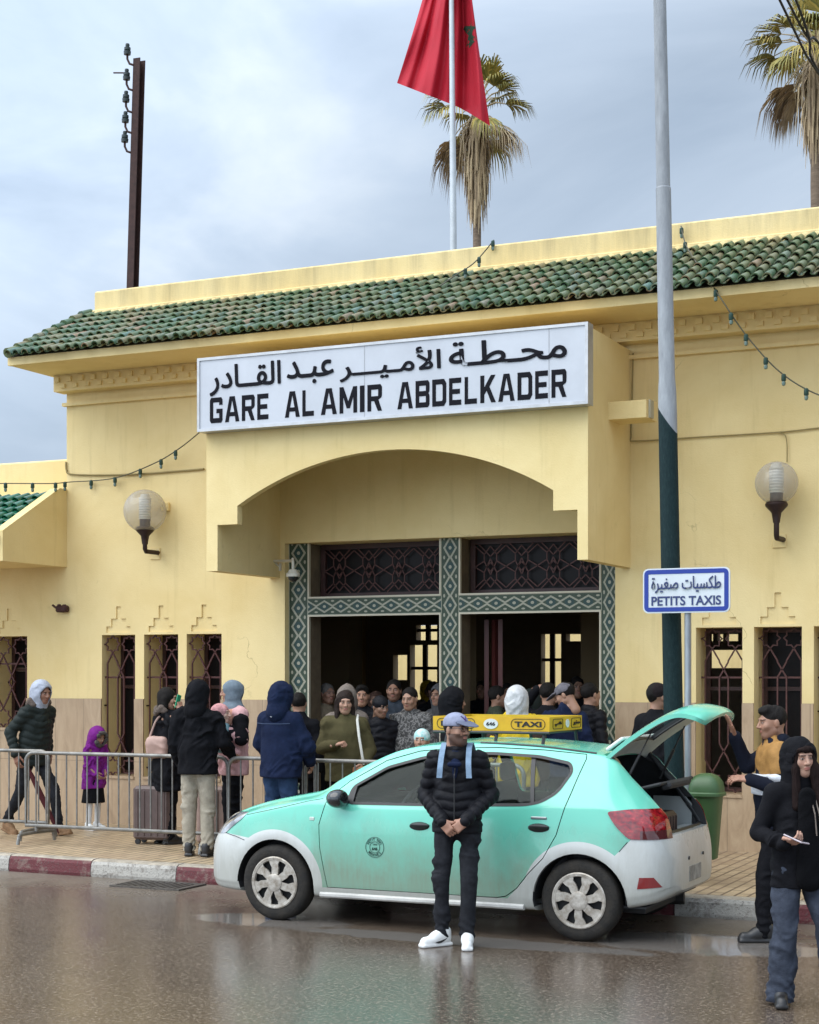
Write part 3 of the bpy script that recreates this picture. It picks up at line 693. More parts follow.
for i, w_ in enumerate(WIN+[W0]):
    x0, x1, z0, z1 = w_[0][0], w_[1][0], w_[0][1], w_[2][1]; left = i < 3 or i == 7
    fr = MB(); y = 17.40
    for a, b_ in (((x0, y, z0), (x0+.05, y+.06, z1)), ((x1-.05, y, z0), (x1, y+.06, z1)), ((x0+.05, y, z1-.05), (x1-.05, y+.06, z1)), ((x0+.05, y, z0), (x1-.05, y+.06, z0+.05)), ((x0+.05, y, z0+.62*(z1-z0)), (x1-.05, y+.06, z0+.62*(z1-z0)+.04))): fr.b2(a, b_)
    wo = fr.build('window', WD, ST)
    if i != 3: MB().b2((x0+.05, y+.03, z0+.05), (x1-.05, y+.04, z0+.62*(z1-z0)-.001)).b2((x0+.05, y+.03, z0+.62*(z1-z0)+.041), (x1-.05, y+.04, z1-.05)).build('pane', GLM, wo)
    window_grille(x0, x1, z0, z1, 17.055 if left else 17.2, IR if left else IR2, wo, (.0115 if left else .0105))
    MB().b2((x0, 16.96, z0-.028), (x1, 17.39, z0+.004)).build('sill', TV, wo)
# transom lattices
def lattice(x0, x1, z0, z1, y, parent):
    wo = MB().b2((x0, y, z0), (x0+.06, y+.08, z1)).b2((x1-.06, y, z0), (x1, y+.08, z1)).b2((x0+.06, y, z0), (x1-.06, y+.08, z0+.05)).b2((x0+.06, y, z1-.06), (x1-.06, y+.08, z1)).build('transom', WD, parent)
    mb = MB(); a0, a1, b0, b1 = x0+.06, x1-.06, z0+.05, z1-.06; n = 4; pw = (a1-a0)/n; hz = b1-b0; r = .008
    def ln(P):
        for p, q in zip(P, P[1:]): mb.tube([(p[0], y-.006, p[1]), (q[0], y-.006, q[1])], r, 4)
    for k in range(n):
        l = a0+k*pw; rt = l+pw; c = (l+rt)/2; zc = (b0+b1)/2; q = hz/2
        ln([(l, b1-.02), (l+pw*.30, b1-q*.45), (l+pw*.30, b1-q*.75), (l, zc), (l+pw*.30, b0+q*.75), (l+pw*.30, b0+q*.45), (l, b0+.02)])
        ln([(rt, b1-.02), (rt-pw*.30, b1-q*.45), (rt-pw*.30, b1-q*.75), (rt, zc), (rt-pw*.30, b0+q*.75), (rt-pw*.30, b0+q*.45), (rt, b0+.02)])
        ln([(l+pw*.30, b1-q*.75), (c, zc-q*.35), (rt-pw*.30, b1-q*.75)]); ln([(l+pw*.30, b0+q*.75), (c, zc+q*.35), (rt-pw*.30, b0+q*.75)])
        ln([(l+pw*.12, b1), (c, b1-q*.55), (rt-pw*.12, b1)]); ln([(l+pw*.12, b0), (c, b0+q*.55), (rt-pw*.12, b0)])
        ln([(l+pw*.30, b1-q*.45), (c, b1-q*.1), (rt-pw*.30, b1-q*.45)]); ln([(l+pw*.30, b0+q*.45), (c, b0+q*.1), (rt-pw*.30, b0+q*.45)])
        ln([(c-pw*.12, zc), (c, zc+q*.2), (c+pw*.12, zc), (c, zc-q*.2), (c-pw*.12, zc)])
    mb.build('lattice', IR2, wo)
    MB().b2((x0+.06, y+.05, z0+.05), (x1-.06, y+.06, z1-.06)).build('pane', GLM, wo)
for i in (0, 1): lattice(pil[i][1]+.02, pil[i+1][0]-.02, BZ1+.02, TZ, 17.38, ST)
# folding wooden door leaf, right-hand opening
mb = MB(); xd = pil[1][1]+.06
for k in range(3):
    mb.box((xd+.06+k*.085, 17.62+(.06 if k % 2 else 0), 1.42), (.07, .05, 2.45), rz=R_(70 if k % 2 else -70))
dl = mb.build('door', mat('red_wood', (.10, .022, .018), .45, var=.35, vs=10, stretch=(6, 6, .6)), ST)
MB().tube([(xd+.24, 17.55, 1.2), (xd+.26, 17.53, 1.25), (xd+.26, 17.53, 1.35), (xd+.24, 17.55, 1.4)], .012, 8).build('handle', mat('brass', (.6, .42, .15), .35, 1.), dl)
# ---- hall interior
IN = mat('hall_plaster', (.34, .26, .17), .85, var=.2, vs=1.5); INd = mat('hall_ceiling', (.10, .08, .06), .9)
HY = 25.
def ph(px, py): v = PY(px, py, HY); return v.x, v.z
holes = []
for a, b_, c_, d_ in ((393, 407, 655, 680), (410, 437, 645, 700), (416, 437, 625, 640), (541, 561, 634, 695), (566, 592, 634, 641), (596, 600, 642, 700), (708, 713, 634, 641), (717, 723, 634, 641), (726, 738, 634, 641), (708, 745, 650, 668)):
    x0, z1 = ph(a, c_); x1, z0 = ph(b_, d_); holes.append(rect(x0, x1, z0, z1))
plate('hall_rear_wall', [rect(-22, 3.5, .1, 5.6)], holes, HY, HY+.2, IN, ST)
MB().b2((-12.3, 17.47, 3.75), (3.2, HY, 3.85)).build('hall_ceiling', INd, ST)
MB().b2((-12.4, 17.0, .1), (3.3, HY, .187)).build('hall_floor', mat('hall_floor', (.22, .18, .13), .3, var=.3, vs=1), ST)
mb = MB()
for px, w_ in ((340, .5), (470, .35), (600, .4)):
    x = PY(px, 650, 21).x; MB().b2((x-w_/2, 20.8, .188), (x+w_/2, 21.2, 3.749)).build('hall_column', mat('hall_column', (.26, .19, .10), .8), ST)
for h_ in holes[1:4]:
    x0, x1, z0, z1 = h_[0][0], h_[1][0], h_[0][1], h_[2][1]
    MB().b2(((x0+x1)/2-.04, HY+.05, z0), ((x0+x1)/2+.04, HY+.1, z1)).b2((x0, HY+.05, z0+(z1-z0)*.55), (x1, HY+.099, z0+(z1-z0)*.55+.05)).build('hall_mullion', WD, ST)
MB().b2((-30, 33, 0), (6, 33.3, 3.1)).build('platform_wall', PL, None)
top(bpy.data.objects['platform_wall'], 'yellow plastered wall across the platform, glimpsed through the dark hall', 'wall')

# ================================================================== THINGS FIXED TO THE STATION
# ---- name board
SY = 15.45
sg = thing_w('station_sign', 'white station name board in Arabic and French on the canopy front', 'sign', (-7.48, 15.5, 4.66))
wm = mat('sign_white', (.52, .54, .58), .35, var=.12, vs=1.4); fm = mat('sign_frame', (.50, .50, .50), .4, .6, var=.2, vs=6); ink = mat('sign_black', (.008, .008, .012), .8, spec=.15)
x0, x1, z0, z1 = -9.72, -5.245, 4.66, 5.462
MB().b2((x0+.03, SY, z0+.03), (x1-.03, CY-.004, z1-.03)).build('panel', wm, sg)
mb = MB(); mb.b2((x0, SY-.012, z0), (x0+.03, CY-.002, z1)).b2((x1-.03, SY-.012, z0), (x1, CY-.002, z1)).b2((x0+.03, SY-.012, z0), (x1-.03, CY-.002, z0+.03)).b2((x0+.03, SY-.012, z1-.03), (x1-.03, CY-.002, z1)); mb.build('frame', fm, sg)
for px in (364.5, 549): xx = PY(px, 380, SY).x; MB().b2((xx-.004, SY-.002, z0+.03), (xx+.004, SY+.01, z1-.03)).build('joint', mat('joint_grey', (.35, .36, .38), .5), sg)
# Latin line: blocky stencil-free capitals drawn as flat strokes with clipped corners
GL = {}
def ring(x0, y0, x1, y1, c=.16): return [(x0+c, y0), (x1-c, y0), (x1, y0+c), (x1, y1-c), (x1-c, y1), (x0+c, y1), (x0, y1-c), (x0, y0+c)]
TW = .26
def glyph(ch):
    """polygons (outer, holes) in a 1 x 1 cell, y up"""
    t, ty = TW, .19; c = .10; R = lambda a, b, c_, d: [(a, b), (c_, b), (c_, d), (a, d)]
    if ch == 'I': return [R(.5-t/2, 0, .5+t/2, 1)]
    if ch == 'L': return [[(0, 0), (.95, 0), (.95, ty), (t, ty), (t, 1), (0, 1)]]
    if ch == 'E': return [[(0, 0), (.95, 0), (.95, ty), (t, ty), (t, .41), (.85, .41), (.85, .59), (t, .59), (t, 1-ty), (.95, 1-ty), (.95, 1), (0, 1)]]
    if ch == 'G': return [[(c, 0), (1-c, 0), (1, c), (1, .55), (.52, .55), (.52, .38), (1-t, .38), (1-t, ty), (t, ty), (t, 1-ty), (1-t, 1-ty), (1-t, .70), (1, .70), (1, 1-c), (1-c, 1), (c, 1), (0, 1-c), (0, c)]]
    if ch == 'A': return [[(0, 0), (t, 0), (t+.05, .22), (1-t-.05, .22), (1-t, 0), (1, 0), (.68, 1), (.32, 1)], [(t+.09, .38), (.5, .86), (1-t-.09, .38)]]
    if ch == 'R': return [[(0, 0), (t, 0), (t, .38), (.46, .38), (1-t-.02, 0), (1, 0), (.76, .42), (1-c*.5, .5), (1, .58), (1, 1-c), (1-c, 1), (0, 1)], [(t, .56), (1-t, .56), (1-t, 1-ty), (t, 1-ty)]]
    if ch == 'B': return [[(0, 0), (1-c, 0), (1, c), (1, .44), (.93, .52), (1, .60), (1, 1-c), (1-c, 1), (0, 1)], [(t, ty), (1-t, ty), (1-t, .42), (t, .42)], [(t, .61), (1-t, .61), (1-t, 1-ty), (t, 1-ty)]]
    if ch == 'D': return [[(0, 0), (1-c*1.6, 0), (1, c*1.6), (1, 1-c*1.6), (1-c*1.6, 1), (0, 1)], [(t, ty), (1-t-.04, ty), (1-t, ty+.06), (1-t, 1-ty-.06), (1-t-.04, 1-ty), (t, 1-ty)]]
    if ch == 'K': return [[(0, 0), (t, 0), (t, .30), (.42, .44), (.72, 0), (1.02, 0), (.60, .58), (1, 1), (.70, 1), (t, .56), (t, 1), (0, 1)]]
    if ch == 'M': return [[(0, 0), (.21, 0), (.21, .62), (.41, .18), (.59, .18), (.79, .62), (.79, 0), (1, 0), (1, 1), (.78, 1), (.5, .44), (.22, 1), (0, 1)]]
spans = [('G', 211, 229), ('A', 231, 249), ('R', 252, 264), ('E', 268, 275)]
lx = {'GARE': (210, 269), 'AL': (285, 314.5), 'AMIR': (321, 382), 'ABDELKADER': (397.5, 566.5)}
adv = {'I': .32, 'M': 1.22, 'A': 1.12, 'K': 1.05, 'L': .9, 'E': .9}
zc = lambda px: 0
for wd, (pa, pb) in lx.items():
    xa = PY(pa, 400, SY).x; xb = PY(pb, 400, SY).x; tot = sum(adv.get(c, 1.) for c in wd)+.20*(len(wd)-1); s = (xb-xa)/tot; x = xa
    # baseline and cap height measured on the board
    bz = 4.745; H = .275; loops = []; holes = []
    for ch in wd:
        wch = adv.get(ch, 1.)*s
        if ch == 'I': P = [[(0, 0), (1, 0), (1, 1), (0, 1)]]
        else: P = glyph(ch)
        for k, lp in enumerate(P): (loops if k == 0 else holes).append([(x+u*wch, bz+v*H) for u, v in lp])
        x += wch+.20*s
    plate('lettering', loops, holes, SY-.004, SY-.0005, ink, sg)
for wd, pa, pb, ya, yb in (('محـطـة', 449, 567, 341, 362), ('الأمـيـــر', 340, 441, 346, 375), ('عبـد', 287, 334, 352, 377), ('القــادر', 210, 281, 353, 384)):
    A = PY(pa, (ya+yb)/2+(0), SY); B = PY(pb, (ya+yb)/2, SY)
    sl_ = lambda px: 0
    za = PY(pa, yb, SY).z; zb_ = PY(pb, ya, SY).z
    arabic_obj('lettering', wd, ((A.x+B.x)/2, SY-.003, {'محـطـة': 5.255, 'الأمـيـــر': 5.22, 'عبـد': 5.21, 'القــادر': 5.20}[wd]), ink, sg, W=B.x-A.x, H={'محـطـة': .25, 'الأمـيـــر': .30, 'عبـد': .25, 'القــادر': .33}[wd], bold=.016)

# ---- globe wall lamps
m = bpy.data.materials.new('smoked_globe'); m.use_nodes = True; g = G(m); g.N.remove(g.N['Principled BSDF'])
tr = g.n('BsdfTransparent'); tr.inputs[0].default_value = (.88, .86, .80, 1); gl = g.n('BsdfGlossy'); gl.inputs['Roughness'].default_value = .12; df = g.n('BsdfDiffuse'); df.inputs[0].default_value = (.60, .58, .54, 1)
lw = g.n('LayerWeight'); lw.inputs[0].default_value = .35
m1 = g.n('MixShader'); g.L.new(g.m('ADD', g.m('MULTIPLY', lw.outputs['Facing'], .30), .22), m1.inputs[0]); g.L.new(tr.outputs[0], m1.inputs[1]); g.L.new(df.outputs[0], m1.inputs[2])
m2 = g.n('MixShader'); g.L.new(g.m('ADD', .04, g.m('MULTIPLY', g.m('POWER', lw.outputs['Facing'], 4.), .7)), m2.inputs[0]); g.L.new(m1.outputs[0], m2.inputs[1]); g.L.new(gl.outputs[0], m2.inputs[2])
g.L.new(m2.outputs[0], g.N['Material Output'].inputs[0]); GLOBE = m
lm = mat('lamp_iron', (.035, .018, .016), .5, .4, var=.3, vs=20); lmp = mat('lamp_mantle', (.62, .60, .55), .4)
def wall_lamp(px, py, ppx, ppy, label):
    c = PY(px, py, 16.72); b_ = PY(ppx, ppy, 16.98)
    t = thing_w('wall_lamp', label, 'lamp', (b_.x, 17.0, b_.z), group='globe lamps on the station wall')
    R0 = 21.5/1660*(c-Vector((0, 0, 2))).dot(Vector((-.421, .907, 0)))
    V = MB(); n = 24; prof = [(R0*math.sin(math.pi*k/20), -R0*math.cos(math.pi*k/20)) for k in range(3, 21)]; prof[-1] = (0, R0)
    V.lathe(prof, c, 32); V.build('globe', GLOBE, t, smooth='all')
    mb = MB(); mb.lathe([(.0, -.20), (.065, -.20), (.065, -.10), (.05, -.09)], c, 20); mb.build('lamp_holder', lm, t, smooth=True)
    mb = MB(); prof = []
    for k in range(9): z = -.10+k*.03; prof += [(.075, z), (.075, z+.014), (.062, z+.018)]
    prof += [(.05, .2), (0, .205)]; mb.lathe(prof, c, 20); mb.build('mantle', lmp, t, smooth=True)
    mb = MB(); mb.lathe([(.035, -.40), (.04, -.36), (.05, -.30), (.11, -.235), (.115, -.215), (.10, -.19), (.0, -.19)], c, 20)
    j = Vector((c.x, c.y, b_.z+.0)); mb.tube([c+Vector((0, 0, -.36)), j+Vector((0, 0, .03)), j+Vector((0, .02, 0)), (j.x+.01, 16.99, j.z)], .028, 8); mb.build('arm', lm, t, smooth=True)
    MB().box((b_.x+.04, 16.992, b_.z-.01), (.14, .016, .14), bev=.004).build('base_plate', PL, t)
wall_lamp(776.5, 483, 775, 540, 'smoky globe wall lamp on the yellow wall above the right-hand windows')
wall_lamp(145, 511, 152, 553, 'smoky globe wall lamp left of the entrance canopy, beside a small junction box')
p = PY(166, 507, 16.98); top(MB().box((p.x, 16.975, p.z), (.10, .05, .10), bev=.008).build('junction_box', PL), 'small square junction box painted yellow beside the left globe lamp', 'box')
# ---- security camera on a curved arm
c = PY(293, 575, 16.6); wl = PY(280, 567, 16.985)
t = thing_w('security_camera', 'white dome security camera on a curved arm at the left door jamb', 'camera', (wl.x, 17.0, wl.z)); cw = mat('cream_plastic', (.62, .58, .48), .4)
mb = MB(); mb.tube([(wl.x-.02, 16.99, wl.z), (wl.x+.0, 16.85, wl.z+.06), (c.x-.06, 16.7, c.z+.17), (c.x-.02, 16.63, c.z+.185), (c.x, 16.6, c.z+.15), (c.x, 16.6, c.z+.06)], .016, 10); mb.box((wl.x-.02, 16.985, wl.z), (.07, .03, .09), bev=.005); mb.build('arm', cw, t, smooth=True)
mb = MB(); mb.lathe([(.018, .07), (.045, .06), (.06, .03), (.078, .015), (.08, -.02), (.0, -.02)], c, 20); mb.build('housing', cw, t, smooth=True)
mb = MB(); mb.lathe([(.062, -.0201), (.058, -.05), (.035, -.075), (0, -.083)], c, 20); mb.build('dome', mat('smoked_dome', (.02, .02, .02), .08), t, smooth=True)
# ---- rusty fitting on the wall
p = PY(62, 609, 16.97); t = MB(); t.tube([(p.x-.13, 16.95, p.z+.05), (p.x-.05, 16.95, p.z+.0)], .014, 6); t.box((p.x+.02, 16.95, p.z), (.17, .09, .085), bev=.02); t.box((p.x-.02, 16.94, p.z+.045), (.04, .05, .03), bev=.01); t.box((p.x+.06, 16.94, p.z+.04), (.05, .04, .03), bev=.01)
top(t.build('rusty_bracket', mat('rust', (.055, .018, .014), .8, var=.5, vs=40, bump=.5, bs=60), smooth=True), 'small dark red rusty fitting sticking out of the yellow wall', 'bracket')
# ---- cables and fairy lights
cb = mat('dark_cable', (.06, .055, .03), .6); cb2 = mat('painted_cable', (.30, .23, .09), .7); bg_ = mat('green_socket', (.015, .05, .035), .5); blb = mat('bulb_glass', (.10, .15, .12), .15)
def catm(P, n=10):
    P = [Vector(p) for p in P]; Q = []
    for i in range(len(P)-1):
        a, b_, c_, d = P[max(i-1, 0)], P[i], P[i+1], P[min(i+2, len(P)-1)]
        for k in range(n):
            t = k/n; Q.append(.5*((2*b_)+(c_-a)*t+(2*a-5*b_+4*c_-d)*t*t+(3*b_-a-3*c_+d)*t**3))
    return Q+[P[-1]]
def cable(name, pts, label, m=cb2, r=.008):
    mb = MB(); mb.tube(catm(pts), r, 6); return top(mb.build(name, m, smooth='all'), label, 'cable')
cable('wall_cable', [PY(66, 462, 16.98), PY(66.5, 470, 16.98), PY(71, 474, 16.98), PY(100, 475, 16.98), PY(140, 474, 16.98), PY(180, 471, 16.98), PY(204, 469, 16.98)], 'cable clipped along the yellow wall left of the canopy', r=.012)
cable('wall_cable', [PY(633, 353, 16.98), PY(632, 400, 16.98), PY(631, 436, 16.98), PY(634, 441, 16.98), PY(700, 437, 16.98), PY(780, 432, 16.98), PY(830, 427, 16.98), PY(900, 424, 16.98)], 'cable running down the canopy corner and along the wall to the right')
cable('wall_cable', [PY(778, 432.5, 16.97), PY(785, 435, 16.97), PY(787, 445, 16.97), PY(787, 462, 16.97)], 'short cable hanging down the wall to the right globe lamp', r=.006)
cable('wall_cable', [PY(600, 341, 16.985), PY(660, 337, 16.985), PY(740, 331, 16.985), PY(830, 325, 16.985)], 'thin cable stretched level under the eaves right of the canopy', r=.005)
def lights(pts, at, label, drop=.05):
    mb = MB(); Q = catm(pts); mb.tube(Q, .007, 6); t = thing_w('string_lights', label, 'fairy lights', Q[0]); mb.build('wire', cb, t, smooth='all')
    for f in at:
        p = Q[int(f*(len(Q)-1))]; s1 = MB(); s2 = MB(); s1.lathe([(.012, .01), (.022, .0), (.024, -.05), (.018, -.06), (0, -.06)], p, 8); s2.lathe([(.014, -.06), (.020, -.075), (.016, -.10), (0, -.108)], p, 8); s_o = s1.build('socket', bg_, t, smooth=True); s2.build('bulb', blb, s_o, smooth=True)
lights([PY(-60, 485, 16.5), PY(0, 483.5, 16.6), PY(50, 483.5, 16.7), PY(70, 482, 16.93), PY(115, 478, 16.93), PY(155, 463, 16.9), PY(180, 448, 16.8), PY(200, 432, 16.3)], (.09, .17, .24, .32, .41, .5, .58, .66, .75, .84), 'fairy lights strung from the left wing up to the corner of the name board')
lights([PY(681, 226, 17.46), PY(686, 245, 17.2), PY(700, 268, 16.55), PY(718, 294, 15.92), PY(746, 335, 15.9), PY(780, 372, 15.9), PY(819, 395, 15.9), PY(870, 408, 15.9)], (.03, .13, .42, .5, .58, .66, .74, .82, .92), 'fairy lights hanging from the parapet down across the wall at the right')
lights([PY(440, 286, 16.3), PY(456, 275, 16.8), PY(475, 262, 17.3), PY(494, 240, 17.47)], (.5, .75, .97), 'short fairy lights lying over the roof tiles behind the name board')

# ================================================================== POLES, FLAG, PALMS
zinc = mat('galvanised_steel', (.33, .35, .37), .45, .75, var=.25, vs=9, stretch=(2, 2, .5)); rustI = mat('rusty_steel', (.05, .022, .018), .75, .2, var=.4, vs=12)
# street light mast: zinc above, flaking dark green paint below
m, g = newmat('flaking_green_paint', .75); g.b.inputs['Specular IOR Level'].default_value = .2
sp = g.n('SeparateXYZ'); g.L.new(g.obj, sp.inputs[0]); n1 = g.noise(g.mapping(g.obj, (5, 5, 1.2)), 3, 6, .7); n2 = g.noise(g.mapping(g.obj, (8, 8, 2)), 9, 6, .75)
ed = g.m('ADD', g.m('MULTIPLY', sp.outputs['X'], 1.5), g.m('SUBTRACT', sp.outputs['Z'], 4.12))
mk = g.m('GREATER_THAN', ed, 0.)
cg = g.ramp(n2, [(.40, (.006, .018, .020)), (.62, (.012, .030, .032)), (.74, (.035, .055, .052))]); cz = g.ramp(n1, [(.3, (.27, .285, .30)), (.7, (.40, .42, .44))])
g.L.new(g.mix(mk, cg, cz), g.b.inputs['Base Color']); g.L.new(g.m('MULTIPLY', mk, .5), g.b.inputs['Metallic']); g.L.new(g.bump(n2, .3, .01), g.b.inputs['Normal'])
PY_ = 14.45
b_ = PY(676.5, 800, PY_); bx = b_.x; tp = PY(658.5, 0, PY_)
t = thing('street_light_mast', 'tall street light mast, bare zinc above and flaking dark green paint below', 'lamp post', (bx, PY_, .17), 0)
t.rotation_euler = (0, math.atan2(tp.x-bx+.02, tp.z-.6), 0)
mb = MB(); mb.lathe([(.088, -.02), (.084, 4.2), (.080, 4.4), (.072, 4.5), (.068, 6.2), (.062, 6.21), (.062, 6.5), (.052, 9.4), (0, 9.4)], (0, 0, 0), 16); mb.build('mast', m, t, smooth=30)
MB().box((0, 0, .01), (.42, .42, .025), bev=.005).build('base_plate', m, t)
mb = MB(); mb.tube([(0, 0, 9.3), (.0, -.15, 9.7), (0, -.7, 9.95), (0, -1.4, 10)], .03, 8); mb.box((0, -1.7, 9.98), (.25, .6, .12), bev=.04); mb.build('lamp_head', zinc, t, smooth=True)
# taxi rank sign on its own post
TY_ = 14.12; s0 = PY(643, 569, TY_); s1 = PY(730, 612, TY_); pc = PY(686, 640, TY_)
t = thing_w('taxi_rank_sign', 'blue and white taxi rank sign in Arabic and French on a thin grey post', 'sign', (pc.x, TY_+.06, .17))
mb = MB(); mb.tube([(pc.x, TY_+.06, .15), (pc.x, TY_+.06, s0.z-.03)], .030, 12); mb.build('post', zinc, t, smooth=True)
def rrect(x0, x1, z0, z1, r, n=6):
    P = []
    for cx, cz, a0 in ((x1-r, z1-r, 0), (x0+r, z1-r, 90), (x0+r, z0+r, 180), (x1-r, z0+r, 270)):
        for k in range(n+1): a = R_(a0+90*k/n); P.append((cx+r*math.cos(a), cz+r*math.sin(a)))
    return P
SW = s1.x-s0.x; za, zb_ = s1.z, s0.z
mw = mat('sign_face_white', (.60, .63, .66), .35, var=.08, vs=3); mbu = mat('sign_blue', (.006, .032, .26), .5); mn = mat('sign_navy', (.02, .035, .13), .4)
pn = plate('panel', [rrect(s0.x, s1.x, za, zb_, .05)], [], TY_, TY_+.02, mw, t)
plate('border', [rrect(s0.x+.012, s1.x-.012, za+.012, zb_-.012, .042)], [rrect(s0.x+.05, s1.x-.05, za+.05, zb_-.05, .006)], TY_-.003, TY_-.0005, mbu, t)
cx = (s0.x+s1.x)/2
arabic_obj('lettering', 'طكسيات صغيرة', (cx, TY_-.004, za+(zb_-za)*.63), mn, t, W=SW*.80, H=.145, bold=.009)
text_obj('lettering', 'PETITS TAXIS', (cx, TY_-.003, za+(zb_-za)*.27), mn, t, W=SW*.80, H=.082, bold=.022)
MB().box((pc.x, TY_+.075, (za+zb_)/2), (.09, .11, .05)).build('clamp', zinc, t)
# rubbish bin beside that post
bc = PY(706.5, 800, 14.25); d0 = 14.6
zt_ = PY(706, 773, 14.25).z; zb0 = PY(706, 859, 14.25).z
t = thing_w('litter_bin', 'green plastic litter bin with domed lid hung on the taxi sign post', 'bin', (bc.x, 14.25, zb0))
gp = mat('bin_green', (.045, .10, .035), .45, var=.15, vs=6); H = zt_-zb0
def sq(r, z, n=32, p=3.2): return [(r*math.copysign(abs(math.cos(2*math.pi*k/n))**(2/p), math.cos(2*math.pi*k/n)), r*math.copysign(abs(math.sin(2*math.pi*k/n))**(2/p), math.sin(2*math.pi*k/n)), z) for k in range(n)]
def loft(rings, c, cap=True):
    V = [Vector(p)+Vector(c) for r in rings for p in r]; n = len(rings[0]); F = [(i*n+k, i*n+(k+1) % n, (i+1)*n+(k+1) % n, (i+1)*n+k) for i in range(len(rings)-1) for k in range(n)]
    if cap: F += [tuple(range(n))[::-1], tuple((len(rings)-1)*n+k for k in range(n))]
    return MB().add(V, F)
loft([sq(.075, 0), sq(.092, .01), sq(.095, .03), sq(.135, H*.72), sq(.14, H*.74)], (bc.x, 14.25, zb0)).build('bin_body', gp, t, smooth=50)
loft([sq(.15, H*.735), sq(.162, H*.74), sq(.162, H*.77), sq(.148, H*.785), sq(.147, H*.83), sq(.135, H*.90), sq(.10, H*.965), sq(.05, H*.995), sq(.01, H)], (bc.x, 14.25, zb0)).build('lid', gp, t, smooth=40)
MB().b2((pc.x-.0, 14.20, zb0+H*.45), (bc.x-.10, 14.26, zb0+H*.5)).build('bracket', zinc, t)
# flagpole and flag
FY = 18.6; p0 = PY(453, 246, FY); p1 = PY(451.5, 0, FY)
t = thing_w('flagpole', 'slim white flagpole rising behind the station parapet', 'flagpole', (p0.x, FY, 6.45))
mb = MB(); mb.tube([(p0.x+.01, FY, 6.4), (p0.x, FY, 8.0), (p0.x-.02, FY, 10.4)], [.045, .04, .03], 12); mb.build('pole', mat('white_pole', (.50, .53, .55), .4, .3, var=.15, vs=6), t, smooth=True); mb = MB(); mb.lathe([(0, .12), (.05, .06), (.06, 0), (.05, -.06), (0, -.1)], (p0.x-.02, FY, 10.48), 12); mb.build('finial', zinc, t, smooth=True)
# flag: cloth hanging in two leaves from the hoist, star partly folded out of sight
def fp(px, py, dy): return PY(px, py, FY+dy)
n, k_ = 90, 40; V = []; F = []
topz = -75
def edgeL(v): return 432+(397-432)*v**1.0
for j in range(k_+1):
    v = j/k_; py = topz+(0)*v
    for i in range(n+1):
        u = i/n
        # leaf outline in survey pixels: left tip 397,83; middle 453,103; right tip 489,126
        xl = 441+(397-441)*min(1, v*1.0)**1.15; xr_ = 463+(490-463)*v**1.1
        if u < .55: yb_ = 83+(103-83)*(u/.55)
        else: yb_ = 103+(126-103)*((u-.55)/.45)**1.2
        x = xl+(xr_-xl)*u; y = topz+(yb_-topz)*v
        fold = .17*math.sin(u*9.5+v*1.1)*(1-.35*v)+.085*math.sin(u*23+1+v*2.6)*(1-.3*v)+.03*math.sin(u*47+v*6)+.02*math.sin(v*15+u*12)
        V.append(fp(x, y, .16+fold*(.6+.4*abs(u-.5)*2)))
for j in range(k_):
    for i in range(n): a = j*(n+1)+i; F.append((a, a+1, a+n+2, a+n+1))
fl = thing_w('flag', 'red flag with a green star hanging limp from the flagpole', 'flag', (p0.x, FY, 8.9))
o = MB().add(V, F).build('cloth', mat('flag_red', (.44, .003, .020), .75, var=.12, vs=3, bump=.1, bs=200), fl, smooth='all')
bv = BVHTree.FromPolygons([tuple(v) for v in V], F)
sv = []; sf = []
cpx, cpy = 474, 33
for k in range(5):
    a = R_(90+k*144); b2 = R_(90+(k+1)*144); P0 = np.array((cpx+17*math.cos(a)*.6, cpy-17*math.sin(a))); P1 = np.array((cpx+17*math.cos(b2)*.6, cpy-17*math.sin(b2))); dn = (P1-P0)/np.linalg.norm(P1-P0); nn = np.array((-dn[1], dn[0]))*1.7
    for q in range(15):
        for s in (-1, 1):
            x, y = P0+(P1-P0)*q/14+nn*s; c0 = Vector((0, 0, 2)); d = (PY(x, y, FY)-c0).normalized(); h = bv.ray_cast(c0, d)[0]
            sv.append((h-d*.006) if h else None)
    base = len(sv)-30
    for q in range(14):
        f = (base+q*2, base+q*2+1, base+q*2+3, base+q*2+2)
        if all(sv[i] is not None for i in f): sf.append(f)
sv = [v if v is not None else Vector((p0.x, FY, 9)) for v in sv]
MB().add(sv, sf).build('star', mat('flag_green', (.012, .06, .03), .75), fl, fix=False)
# old rail-section telegraph pole with insulators
UY = 22.; u0 = PY(129, 281, UY); u1 = PY(135.5, 60, UY)
t = thing('telegraph_pole', 'old rust-brown steel telegraph pole with a row of insulators, behind the roof', 'pole', (u0.x, UY, 6.2))
t.rotation_euler = (0, math.atan2(u1.x-u0.x, u1.z-u0.z), 0); L_ = u1.z-6.2
mb = MB(); mb.box((0, -.07, L_/2), (.125, .016, L_)); mb.box((0, .07, L_/2), (.125, .016, L_)); mb.box((-.03, 0, L_/2), (.014, .124, L_)); mb.build('rail', rustI, t)
im = mat('insulator', (.02, .03, .028), .25)
for k, dz in enumerate((.22, -.42, -.98, -1.5, -2.0)):
    zz = L_+dz*.62; c = Vector((-.17, -.09, zz)); c0_ = Vector((-.06, -.07, zz-.24))
    mb = MB(); mb.tube([c0_, (-.12, -.09, zz-.22), (-.165, -.09, zz-.14), c], .018, 8); pn_ = mb.build('pin', rustI, t, smooth=True)
    mb = MB(); mb.lathe([(.055, -.07), (.06, -.02), (.042, -.01), (.052, .0), (.052, .04), (.03, .055), (.035, .075), (.03, .10), (0, .11)], c, 14); mb.build('insulator', im, pn_, smooth=True)
mb = MB(); mb.tube([(-.17, -.09, L_-.22), (-.42, -.09, L_-.19)], .012, 6); mb.build('wire_stub', rustI, t)
